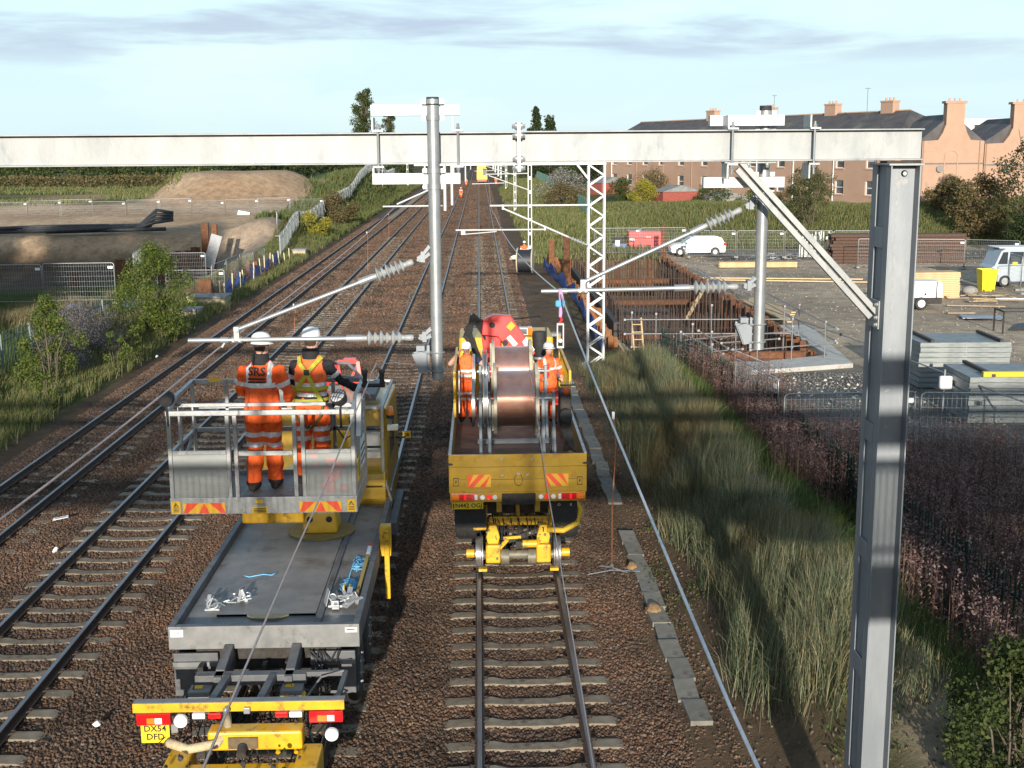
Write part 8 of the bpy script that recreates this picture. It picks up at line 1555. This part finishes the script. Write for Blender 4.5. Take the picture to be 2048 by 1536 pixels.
def shed(x, y, w, d, h, label, m, rot=0.0):
    t = thing('garden_shed', label, 'shed', (x, y, gz(x, y)), rot, 'garden sheds below the tenement'); MB().box(-w/2, w/2, -d/2, d/2, -0.3, h).build('wall', m, t); r = MB(); r.add([(-w/2-0.15, -d/2-0.15, h), (w/2+0.15, -d/2-0.15, h), (w/2+0.15, d/2+0.15, h), (-w/2-0.15, d/2+0.15, h), (0, -d/2-0.15, h+0.8), (0, d/2+0.15, h+0.8)], [(0, 4, 5, 3), (1, 2, 5, 4), (0, 1, 4), (2, 3, 5)]); r.build('roof', mat('felt_roof', (0.17, 0.18, 0.18), (0.24, 0.25, 0.24), rough=0.9, scale=2), t); MB().box(-0.4, 0.4, -d/2-0.02, -d/2-0.001, 0, h*0.85).build('door', m, t)
REDW = mat('red_shed', (0.24, 0.055, 0.04), (0.30, 0.08, 0.06), rough=0.85, scale=4)
shed(17.8, 172, 4.2, 3.2, 1.5, 'red timber shed with grey felt roof left of the yellow bush', REDW, 0.5); shed(24.2, 152, 5.0, 3.0, 1.3, 'long low red shed beside the yellow bush', REDW, 0.3); shed(25.8, 172, 2.6, 2.2, 1.9, 'dark little shed in the tenement garden', DARK, 0.2); shed(29.6, 150, 5.5, 2.5, 0.7, 'low grey-roofed shed sunk in the grass rise', GREYCONC, 0.2)
# aerials on the roof line
for x, y, z in ((41.5, 133, 11.6), (36.0, 152, 11.7)):
    t = thing('tv_aerial', 'thin television aerial on the long slate roof', 'aerial', (x, y, z), 0, 'television aerials on the tenement'); MB().cyl((0, 0, 0), (0, 0, 2.6), 0.03, n=5).build('pole', STEELGREY, t); MB().cyl((-0.3, 0, 2.5), (0.3, 0, 2.5), 0.02, n=4).build('cross_arm', STEELGREY, t)
# ================================================================ PLANTS
def leaf_mat(name, cols, trans=0.35, rough=0.75):
    m = bpy.data.materials.new(name); m.use_nodes = True; nt = m.node_tree; N = nt.nodes; L = nt.links; p = N['Principled BSDF']; p.inputs['Roughness'].default_value = rough; p.inputs['Specular IOR Level'].default_value = 0.25
    ge = N.new('ShaderNodeNewGeometry'); r = N.new('ShaderNodeValToRGB'); e = r.color_ramp.elements
    while len(e) < len(cols): e.new(1)
    for i, c in enumerate(cols): e[i].position = i/(len(cols)-1); e[i].color = (*c, 1)
    L.new(ge.outputs['Random Per Island'], r.inputs[0]); L.new(r.outputs[0], p.inputs['Base Color'])
    tr = N.new('ShaderNodeBsdfTranslucent'); L.new(r.outputs[0], tr.inputs[0]); mx = N.new('ShaderNodeMixShader'); mx.inputs[0].default_value = trans
    L.new(p.outputs[0], mx.inputs[1]); L.new(tr.outputs[0], mx.inputs[2]); L.new(mx.outputs[0], N['Material Output'].inputs[0]); return m
def blades(name, P, h, w, m, lean=0.35, seed=0, parent=None, wind=(0.10, 0.05)):
    r = np.random.default_rng(seed); n = len(P); a = r.uniform(0, 2*pi, n); side = np.stack([np.cos(a), np.sin(a), 0*a], -1); b = 4*pi*vnoise(P[:, 0], P[:, 1], 0.55, 3)+r.normal(0, 0.9, n); ln = np.abs(r.normal(0, lean, n))*(0.5+1.3*vnoise(P[:, 0], P[:, 1], 0.8, 5)); dirv = np.stack([np.cos(b)*ln+wind[0], np.sin(b)*ln+wind[1], 0*b], -1)
    h = np.broadcast_to(h, n)[:, None]; w = np.broadcast_to(w, n)[:, None]; up = np.array([0, 0, 1.0])
    p0 = P; p1 = P+up*h*0.55+dirv*h*0.30; p2 = P+up*h*(1-0.25*ln[:, None])+dirv*h*0.95
    V = np.stack([p0-side*w*0.5, p0+side*w*0.5, p1+side*w*0.42, p1-side*w*0.42, p2+side*w*0.08, p2-side*w*0.08], 1).reshape(-1, 3); i = np.arange(n)*6
    F = np.stack([np.stack([i, i+1, i+2, i+3], -1), np.stack([i+3, i+2, i+4, i+5], -1)], 1).reshape(-1, 4); return np_mesh(name, V, F, m)
def leaf_cloud(name, P, size, m, seed=0, aspect=0.55, flat=0.0):
    r = np.random.default_rng(seed); n = len(P); d = r.normal(0, 1, (n, 3)); d[:, 2] *= (1-flat*0.7); d /= np.linalg.norm(d, axis=1)[:, None]; q = r.normal(0, 1, (n, 3)); s = np.cross(d, q); s /= np.linalg.norm(s, axis=1)[:, None]
    sz = (size*r.uniform(0.6, 1.3, n))[:, None]; V = np.stack([P-d*sz*0.5, P+s*sz*aspect*0.5, P+d*sz*0.5, P-s*sz*aspect*0.5], 1).reshape(-1, 3); i = np.arange(n)*4; return np_mesh(name, V, np.stack([i, i+1, i+2, i+3], -1), m)
def on_ground(x, y): return np.stack([x, y, ground_h(x, y)], -1)
def scatter(n, x0, x1, y0, y1, seed, dens=None):
    r = np.random.default_rng(seed); x = r.uniform(x0, x1, n); y = r.uniform(y0, y1, n)
    if dens is not None: k = r.uniform(0, 1, n) < dens(x, y); x = x[k]; y = y[k]
    return x, y
G_BANK = leaf_mat('bank_grass', [(0.055, 0.082, 0.040), (0.10, 0.135, 0.072), (0.15, 0.178, 0.10), (0.24, 0.245, 0.145), (0.40, 0.36, 0.23)], 0.3)
G_STRAW = leaf_mat('straw_grass', [(0.11, 0.095, 0.045), (0.22, 0.18, 0.085), (0.36, 0.29, 0.16)], 0.3)
G_GREEN = leaf_mat('green_grass', [(0.045, 0.075, 0.02), (0.08, 0.12, 0.03), (0.13, 0.16, 0.05)], 0.35)
G_FIELD = leaf_mat('rise_grass', [(0.075, 0.11, 0.03), (0.12, 0.15, 0.045), (0.17, 0.17, 0.065), (0.29, 0.24, 0.12)], 0.3)
WILLOW = leaf_mat('willowherb', [(0.06, 0.038, 0.03), (0.12, 0.06, 0.048), (0.17, 0.088, 0.07), (0.22, 0.135, 0.115), (0.06, 0.072, 0.032)], 0.3)
SEEDS = leaf_mat('willowherb_seed', [(0.18, 0.105, 0.10), (0.25, 0.16, 0.15), (0.33, 0.24, 0.22)], 0.4)
def stuff(name, me, label): o = link_mesh(name, me, kind='stuff'); o['label'] = label; return o
# tall tussocky grass on the bank
def bank_d(x, y): c = fbm(x, y, 1.3, 71); edge = sst(3.75, 4.4, x+(fbm(x, y, 2.2, 70)-0.5)*1.3)*(1-sst(5.35, 6.1, x+(fbm(x, y, 1.1, 69)-0.5)*1.3)); return edge*sst(15.5, 19, y+(x-4)*1.5)*(1-sst(45, 47.5, y))*(0.38+0.62*sst(0.38, 0.52, c))
x, y = scatter(150000, 3.6, 6.4, 14.5, 47.5, 5, bank_d); hh = 0.32+0.85*fbm(x, y, 1.5, 72)+0.8*(vnoise(x, y, 0.45, 73)-0.5)*0.6; hh = np.maximum(hh, 0.15)*(1-0.45*sst(39, 45, y)); st = fbm(x, y, 2.6, 74)+np.random.default_rng(9).normal(0, 0.07, len(x)) > 0.585
hh = hh*np.random.default_rng(3).uniform(0.65, 1.15, len(x))
k = ~st; stuff('bank_grass', blades('bank_grass', on_ground(x[k], y[k]), hh[k], 0.009, G_BANK, 0.30, 1), 'tall tussocky grass along the bank')
k = st; stuff('straw_grass', blades('straw_grass', on_ground(x[k], y[k]), hh[k]*0.95, 0.008, G_STRAW, 0.36, 2), 'straw-coloured grass among the bank tussocks')
# flowering heads above the tussocks
k = np.random.default_rng(4).uniform(0, 1, len(x)) < 0.05; stuff('grass_heads', blades('grass_heads', on_ground(x[k], y[k]), hh[k]*1.3, 0.008, G_STRAW, 0.25, 7), 'seeding grass heads on the bank')
# short weeds and turf
x, y = scatter(16000, 3.2, 6.6, 12.5, 30, 15, lambda x, y: sst(0.50, 0.62, fbm(x, y, 1.0, 77))); stuff('bank_weeds', leaf_cloud('bank_weeds', on_ground(x, y)+np.array([0, 0, 0.05])+np.random.default_rng(5).normal(0, 0.035, (len(x), 3)), 0.055, G_GREEN, 3), 'low green weeds on the bank foot')
x, y = scatter(22000, 3.0, 8.0, 43, 49, 16, lambda x, y: sst(4.6, 5.6, x)*(1-sst(47.6, 48.4, y))*sst(0.3, 0.5, fbm(x, y, 1.2, 78))); stuff('green_tussocks', blades('green_tussocks', on_ground(x, y), 0.2+0.3*fbm(x, y, 0.9, 4), 0.014, G_GREEN, 0.4, 8), 'fresh green grass at the end of the bank')
x, y = scatter(26000, 6.0, 9.8, 15, 46, 17, lambda x, y: (1-sst(9.0, 9.6, x))*sst(0.35, 0.5, fbm(x, y, 2.0, 79))); stuff('ditch_grass', blades('ditch_grass', on_ground(x, y), 0.30+0.35*fbm(x, y, 1.1, 4), 0.014, G_GREEN, 0.45, 9), 'dark grass in the ditch by the palisade')
# rosebay willowherb, brown-red and gone to seed
def willowherb(name, n, x0, x1, y0, y1, seed, dens, label, hmin=0.8, hmax=1.5):
    r = np.random.default_rng(seed); x, y = scatter(n, x0, x1, y0, y1, seed, dens); P = on_ground(x, y); N_ = len(P); h = r.uniform(hmin, hmax, N_); ln = r.normal(0, 0.07, (N_, 2)); top = P+np.stack([ln[:, 0], ln[:, 1], h], -1)
    st = blades(name, P, h, 0.014, WILLOW, 0.06, seed+1, wind=(0.02, 0.02)); stuff(name+'_stems', st, label+' stems')
    k = 20; f = r.uniform(0.2, 0.92, (N_, k)); C_ = P[:, None, :]*(1-f[..., None])+top[:, None, :]*f[..., None]; a = r.uniform(0, 2*pi, (N_, k)); rad = 0.06*(1.1-f)+0.015; C_ = C_+np.stack([np.cos(a)*rad, np.sin(a)*rad, 0*a-0.01], -1)
    stuff(name+'_leaves', leaf_cloud(name, C_.reshape(-1, 3), 0.075, WILLOW, seed+2, 0.24), label+' leaves')
    k = 9; f = r.uniform(0.72, 1.08, (N_, k)); C_ = P[:, None, :]*(1-f[..., None])+top[:, None, :]*f[..., None]+r.normal(0, 0.022, (N_, k, 3)); stuff(name+'_seed', leaf_cloud(name, C_.reshape(-1, 3), 0.05, SEEDS, seed+3, 0.5), label+' seed heads')
willowherb('willowherb', 17000, 6.3, 15.0, 15, 46, 31, lambda x, y: sst(6.2, 7.4, x+(fbm(x, y, 2, 5)-0.5)*1.5)*(1-sst(9.0+np.maximum(33-y, 0)*1.5, 10.0+np.maximum(33-y, 0)*1.5, x))*sst(0.30, 0.5, fbm(x, y, 2.4, 81))*(1-sst(39, 43, y)), 'faded willowherb', 0.9, 1.6)
willowherb('willowherb', 420, -16.5, -13.9, 66, 92, 35, lambda x, y: sst(0.45, 0.6, fbm(x, y, 2, 83)), 'reddish willowherb by the left sheeting', 0.7, 1.2)
# left verge
x, y = scatter(60000, -17.4, -13.2, 22, 135, 41, lambda x, y: (1-sst(-13.9, -13.3, x+(fbm(x, y, 1.5, 84)-0.5)*0.9))*(1-0.6*sst(60, 130, y))); stuff('verge_grass', blades('verge_grass', on_ground(x, y), 0.22+0.45*fbm(x, y, 1.5, 85), 0.016+0.00018*y, G_FIELD, 0.4, 42), 'rough grass on the left verge')
x, y = scatter(9000, -23, -16.6, 54, 66, 43, lambda x, y: sst(0.35, 0.55, fbm(x, y, 2.2, 86))); stuff('seeding_grass', blades('seeding_grass', on_ground(x, y), 0.6+0.6*fbm(x, y, 1.5, 87), 0.02, G_STRAW, 0.25, 44), 'pale seeding grass in the left scrub')
x, y = scatter(26000, -30, -17, 30, 70, 45); stuff('scrub_grass', blades('scrub_grass', on_ground(x, y), 0.4+0.5*fbm(x, y, 1.5, 88), 0.028, G_GREEN, 0.4, 46), 'dark grass in the left scrub')
# far banks and the rise behind the yard
x, y = scatter(150000, 13, 62, 97.5, 150, 51, lambda x, y: sst(97.5+0.1*(x-20), 100+0.1*(x-20), y)*(0.35+0.65*(1-sst(110, 140, y)))); stuff('rise_grass', blades('rise_grass', on_ground(x, y), (0.22+0.42*fbm(x, y, 3, 89))*(1-0.4*sst(116, 126, y)), 0.045, G_FIELD, 0.45, 52), 'rough grass on the rise behind the yard')
x, y = scatter(40000, 3.6, 13.5, 90, 260, 53, lambda x, y: sst(3.7, 4.6, x)*(1-0.5*sst(110, 240, y))); stuff('far_bank_grass', blades('far_bank_grass', on_ground(x, y), 0.3+0.6*fbm(x, y, 3, 90), 0.06+0.0003*y, G_FIELD, 0.45, 54), 'rough grass on the far right bank')
x, y = scatter(45000, -30, -13.6, 110, 300, 55, lambda x, y: sst(-21.5-0.03*(y-130), -19.5, x)*(1-0.5*sst(150, 290, y))); stuff('left_bank_grass', blades('left_bank_grass', on_ground(x, y), 0.35+0.6*fbm(x, y, 3, 91), 0.07+0.0003*y, leaf_mat('left_bank_grass', [(0.05, 0.085, 0.025), (0.08, 0.12, 0.035), (0.14, 0.15, 0.05), (0.20, 0.17, 0.07)], 0.3), 0.45, 56), 'green grass on the left bank')
x, y = scatter(26000, -95, -36, 140, 215, 57, lambda x, y: sst(0.40, 0.55, fbm(x, y, 14, 92)+0.0022*(y-150))); stuff('field_grass', blades('field_grass', on_ground(x, y), 0.3+0.3*fbm(x, y, 4, 93), 0.12, G_FIELD, 0.45, 58), 'thin grass over the left field')

# ---------------------------------------------------------------- shrubs and trees
BARK = mat('bark', (0.09, 0.07, 0.05), (0.15, 0.12, 0.09), rough=0.95, scale=8, bump=0.5)
LY = leaf_mat('leaf_willow', [(0.045, 0.08, 0.016), (0.085, 0.13, 0.026), (0.14, 0.18, 0.036), (0.22, 0.225, 0.05)], 0.4)
LD = leaf_mat('leaf_dark', [(0.018, 0.032, 0.012), (0.035, 0.055, 0.018), (0.06, 0.075, 0.025)], 0.3)
LM = leaf_mat('leaf_mid', [(0.035, 0.055, 0.016), (0.065, 0.09, 0.025), (0.10, 0.12, 0.035)], 0.35)
LB = leaf_mat('leaf_brown', [(0.075, 0.064, 0.028), (0.14, 0.11, 0.047), (0.20, 0.155, 0.07)], 0.3)
LG = leaf_mat('leaf_grey', [(0.10, 0.09, 0.10), (0.16, 0.145, 0.155), (0.22, 0.20, 0.21), (0.06, 0.06, 0.05)], 0.3)
LYEL = leaf_mat('leaf_yellow', [(0.28, 0.24, 0.03), (0.40, 0.34, 0.05), (0.22, 0.24, 0.04)], 0.4)
LWH = leaf_mat('leaf_whiteish', [(0.10, 0.10, 0.07), (0.25, 0.24, 0.21), (0.42, 0.40, 0.37)], 0.4)
def tree(name, label, x, y, h, rad, m, n, size, stems=1, seed=0, trunk=0.3, clumps=14, sq=1.0, group=None, z=None, conic=0.0, cat='tree', low=0.25, rtr=None, gap=0.33):
    """tapered stem(s) with limbs to each leaf clump; leaves spread through uneven clumps so that the gaps stay open"""
    r = np.random.default_rng(seed+100); t = thing(name, label, cat, (x, y, gz(x, y) if z is None else z), 0, group); b = MB(); rt = rtr or (max(0.02, h*0.018) if stems == 1 else max(0.012, h*0.009)); cl = []
    for i in range(clumps):
        f = low+(1-low)*(i+r.uniform(0, 1))/clumps; rr = rad*(np.sin(min(1, (f-low)/(1-low)*0.9+0.12)*pi)**0.6 if conic == 0 else (1-(f-low)/(1-low)*conic))
        a = r.uniform(0, 2*pi); q = rr*np.sqrt(r.uniform(0.05, 1)); cl.append((np.array([q*cos(a), q*sin(a), f*h*0.94]), max(0.12*rad, rad*gap*r.uniform(0.7, 1.25)*(1 if conic == 0 else (1.15-(f-low)/(1-low)*conic*0.85)))))
    for s in range(stems):
        a = 2*pi*s/stems+r.uniform(-.4, .4); o = (0.12*rad*cos(a), 0.12*rad*sin(a)) if stems > 1 else (0, 0); sp = 0.45*rad if stems > 1 else 0.05*rad; top = (o[0]+sp*cos(a), o[1]+sp*sin(a), h*(0.86 if stems == 1 else r.uniform(0.6, 0.9)))
        b.tube([(o[0], o[1], -0.2), ((o[0]+top[0])*0.4+r.uniform(-.03, .03)*h*0.3, (o[1]+top[1])*0.4, h*0.4), top], [rt, rt*0.7, rt*0.2], 7)
    for c, cr in cl:
        z0 = max(0.12*h, c[2]-abs(c[0])*0.6-0.1*h); b.tube([(c[0]*0.1, c[1]*0.1, z0), tuple(c*np.array([0.6, 0.6, 1])*np.array([1, 1, 0.97])), tuple(c)], [rt*0.45, rt*0.3, rt*0.12], 5)
    b.build('trunk', BARK, t, smooth=True)
    per = n//clumps; P = []
    for c, cr in cl:
        d = r.normal(0, 1, (per, 3)); d /= np.linalg.norm(d, axis=1)[:, None]; P.append(c+d*(cr*np.clip(r.uniform(0.1, 1, per)**0.45*r.uniform(0.8, 1.25, per), 0, 1.3))[:, None]*np.array([1, 1, 0.85*sq]))
    P = np.concatenate(P); P = P[P[:, 2] > 0.03]; link_mesh('crown', leaf_cloud('crown', P, size, m, seed), t); return t
shr = 'lineside shrubs'
tree('sapling_clump', 'tall yellow-green sapling clump beside the small platform block', -14.6, 54.5, 4.3, 1.75, LY, 13000, 0.105, 6, 1, clumps=44, sq=1.3, cat='sapling', low=0.12, group=shr, gap=0.26)
tree('sapling_clump', 'yellow-green sapling clump in front of the grey dead scrub', -15.2, 43.0, 3.4, 1.15, LY, 6000, 0.10, 5, 2, clumps=26, sq=1.3, cat='sapling', low=0.1, group=shr, gap=0.28)
tree('sapling', 'knee-high yellow sapling below the grey dead scrub', -13.9, 46.2, 1.7, 0.5, LY, 900, 0.09, 3, 3, clumps=9, cat='sapling', low=0.1, group=shr); tree('sapling', 'small yellow sapling beside the litter bottle', -13.8, 48.8, 1.5, 0.45, LY, 800, 0.09, 3, 4, clumps=8, cat='sapling', low=0.1, group=shr); tree('sapling', 'low yellow sapling nearest the boulder-like scrub', -14.1, 39.5, 1.3, 0.45, LY, 800, 0.09, 3, 5, clumps=8, cat='sapling', low=0.1, group=shr)
tree('dead_buddleia', 'grey-mauve dead scrub behind the saplings', -16.4, 49.5, 2.1, 1.9, LG, 9000, 0.07, 6, 6, clumps=26, cat='shrub', low=0.15, group=shr); tree('dead_buddleia', 'second grey-mauve dead scrub by the old fence', -15.9, 45.8, 1.5, 1.3, LG, 5000, 0.07, 5, 7, clumps=16, cat='shrub', low=0.15, group=shr)
tree('hawthorn', 'dark hawthorn bush by the left site fence', -24.5, 57.5, 3.0, 1.9, LD, 6000, 0.10, 2, 8, clumps=20, cat='bush', low=0.2, group=shr); tree('hawthorn', 'dark low bush at the edge of the left scrub', -17.5, 36.5, 1.5, 1.5, LD, 5000, 0.09, 2, 9, clumps=14, cat='bush', low=0.1, group=shr)
tree('lineside_bush', 'leafy green bush on the bank behind the column', 5.95, 12.7, 1.95, 0.75, LM, 9000, 0.065, 5, 10, clumps=26, cat='bush', low=0.05, group=shr); tree('lineside_bush', 'lower dark bush beside the leafy one on the bank', 6.7, 13.8, 1.5, 0.9, LM, 4000, 0.07, 4, 11, clumps=18, cat='bush', low=0.05, group=shr)
tree('round_bush', 'dark round bush on the left bank below the palisade', -15.9, 136, 3.2, 2.3, LB, 5000, 0.22, 3, 12, clumps=18, cat='bush', low=0.08, group=shr); tree('round_bush', 'yellowish bush beside the dark round bush', -15.7, 116, 2.3, 1.7, LYEL, 2200, 0.2, 3, 13, clumps=14, cat='bush', low=0.08, group=shr)
# trees on the horizon
tree('poplar', 'tall narrow poplar on the horizon beside its smaller neighbour', -30.2, 330, 25.5, 5.2, LM, 14000, 0.42, 1, 20, clumps=110, conic=0.66, low=0.05, z=-0.5, gap=0.30); tree('poplar', 'smaller poplar beside the tall one on the horizon', -23.9, 334, 21.0, 3.2, LM, 7000, 0.4, 1, 21, clumps=70, conic=0.6, low=0.05, z=-0.5, gap=0.34)
tree('conifer', 'dark twin-topped conifer behind the portal splice', 11.4, 250, 15.2, 3.6, LD, 4500, 0.5, 1, 22, clumps=46, conic=0.95, low=0.05, gap=0.4); tree('conifer', 'shorter conifer leaning on the twin-topped one', 14.2, 252, 13.0, 3.6, LD, 4000, 0.5, 1, 23, clumps=40, conic=0.9, low=0.05, gap=0.6)
tree('seeding_bush', 'whitish seeding bush on the far right bank', 10.2, 152, 4.0, 3.0, LWH, 5000, 0.22, 3, 24, clumps=26, cat='bush', low=0.15); tree('lineside_bush', 'brown-green bush in front of the whitish seeding bush', 9.6, 140, 2.8, 2.6, LB, 4500, 0.22, 3, 25, clumps=22, cat='bush', low=0.05)
for k, (x, y, h, rd, m, lb) in enumerate([(24, 196, 7.0, 4.2, LD, 'dark broad tree left of the tenement'), (29.5, 214, 8.0, 4.5, LD, 'taller dark tree behind the broad one'), (20.5, 214, 6.5, 3.6, LD, 'dark tree near the green palisade'), (16.5, 226, 6.0, 3.2, LM, 'mid-green tree above the far bank')]): tree('broad_tree', lb, x, y, h, rd, m, 5000, 0.38, 1, 30+k, clumps=30, low=0.08, group='trees left of the tenement')
for k, (x, y, h, rd, m, lb) in enumerate([(19.8, 149, 2.6, 1.9, LYEL, 'bright yellow bush among the garden sheds'), (17.6, 152, 2.8, 1.8, LM, 'green bush left of the bright yellow one'), (26.2, 139, 3.0, 2.2, LM, 'tall green shrub under the tenement windows'), (30.2, 134, 2.6, 2.2, leaf_mat('leaf_fresh', [(0.05, 0.085, 0.02), (0.09, 0.14, 0.03), (0.13, 0.17, 0.045)], 0.4), 'fresh green shrub beside the tall green one'), (33.0, 131, 2.3, 1.9, LB, 'brown shrub below the tenement downpipe'), (23.0, 165, 3.4, 3.0, LB, 'brown shrub before the small dark shed'), (28.0, 104.5, 6.0, 2.3, leaf_mat('leaf_olive', [(0.06, 0.06, 0.025), (0.11, 0.11, 0.045), (0.16, 0.15, 0.07)], 0.4), 'slim olive tree standing before the tenement wall'), (31.5, 117, 3.0, 2.0, LM, 'low green shrub right of the slim olive tree'), (40.0, 119, 1.9, 1.6, LM, 'low shrub against the base of the tenement')]): tree('garden_shrub', lb, x, y, h, rd, m, 4200, 0.17, 3 if h < 4 else 2, 40+k, clumps=24 if h < 5 else 40, low=0.08 if h < 5 else 0.2, group='shrubs below the tenement', cat='shrub' if h < 5 else 'tree', gap=0.33 if h < 5 else 0.24)
for k, (x, y, h, rd, m, lb) in enumerate([(45.0, 98, 10.5, 3.6, leaf_mat('leaf_pine', [(0.03, 0.04, 0.018), (0.06, 0.062, 0.026), (0.10, 0.085, 0.035)], 0.3), 'big dark drooping tree at the yard edge'), (42.2, 103, 5.0, 2.8, LB, 'brown bushy tree below the big dark one'), (42.5, 92, 4.2, 2.4, LD, 'dark bush at the foot of the big tree'), (42.6, 111, 2.9, 2.2, LB, 'rounded brown bush nearest the gable')]): tree('yard_tree', lb, x, y, h, rd, m, 8000, 0.22, 2, 60+k, clumps=50, low=0.08, group='trees at the yard edge', gap=0.28)
# far hedgerow woods read as one mass
def wood(name, label, x0, x1, y0, y1, n, hm, m, seed, size=0.7):
    r = np.random.default_rng(seed); x = r.uniform(x0, x1, n); y = r.uniform(y0, y1, n); top = hm*(0.55+0.75*fbm(x, y*0.4, 9, seed))*(0.8+0.35*fbm(x, y, 3.2, seed+1)); z = ground_h(x, y)+top*r.uniform(0, 1, n)**0.6; k = fbm(x, y, 2.6, seed+5)+0.25*r.uniform(-1, 1, n) > 0.42; x, y, z = x[k], y[k], z[k]; stuff(name, leaf_cloud(name, np.stack([x, y, z], -1), size, m, seed), label)
wood('hedgerow_wood', 'dark hedgerow wood beyond the left field', -120, -44, 214, 232, 26000, 5.6, LM, 70, 0.6); wood('hedgerow_wood', 'brown undergrowth along the hedgerow', -115, -44, 202, 214, 12000, 2.0, LB, 71, 0.45); wood('hedgerow_wood', 'far dark wood behind the mound', -60, -24, 262, 290, 16000, 6.0, LD, 72, 0.7); wood('hedgerow_wood', 'scrub along the far left bank', -28, -17, 285, 330, 6000, 4.5, LM, 73, 0.6)
wood('far_wood', 'far wood along the horizon on the left', -420, -30, 430, 470, 16000, 7.0, LM, 74, 1.6); wood('far_wood', 'far wood along the horizon on the right', 14, 420, 430, 470, 16000, 7.5, LM, 75, 1.6); wood('far_wood', 'far wood closing the end of the line', -60, 40, 620, 660, 6000, 8.0, LD, 76, 1.8)
t = thing('far_house', 'far white house among the trees behind the mound', 'house', (-70, 330, 1.5)); MB().box(-3, 3, 0, 5, 0, 2.6).build('wall', WHITE, t); b = MB(); b.add([(-3.3, -0.2, 2.6), (3.3, -0.2, 2.6), (3.3, 5.2, 2.6), (-3.3, 5.2, 2.6), (-3.3, 2.5, 4.2), (3.3, 2.5, 4.2)], [(0, 1, 5, 4), (3, 4, 5, 2), (0, 4, 3), (1, 2, 5)]); b.build('roof', mat('blue_roof', (0.10, 0.14, 0.22), rough=0.6), t)
# tall trees beside the footbridge approach, which shade the left scrub and excavation
for k, (x, y, h, rd) in enumerate([(-38, -9, 23, 6), (-30.5, -12, 24, 5.5), (-27.5, -8, 21, 3.6), (-53, -10, 22, 5.0), (-46, -10, 22, 6)]): tree('tall_tree', ['tall tree farthest along the bridge approach', 'tallest tree on the bridge approach', 'tall tree on the approach near the abutment', 'last tall tree of the approach row', 'tall tree at the end of the approach row'][k], x, y, h, rd, LM, 10000, 0.85, 1, 80+k, clumps=70, low=0.12, group='trees on the footbridge approach', gap=0.36)
for k, x in enumerate((10, 13, 16.5, 20)): tree('approach_hedge', ['hedge bush by the right abutment', 'hedge bush next along the right approach', 'third hedge bush on the right approach', 'last hedge bush on the right approach'][k], x, 1.2, 3.2, 2.2, LM, 3000, 0.3, 3, 90+k, clumps=20, low=0.05, group='hedge on the right approach', cat='bush')
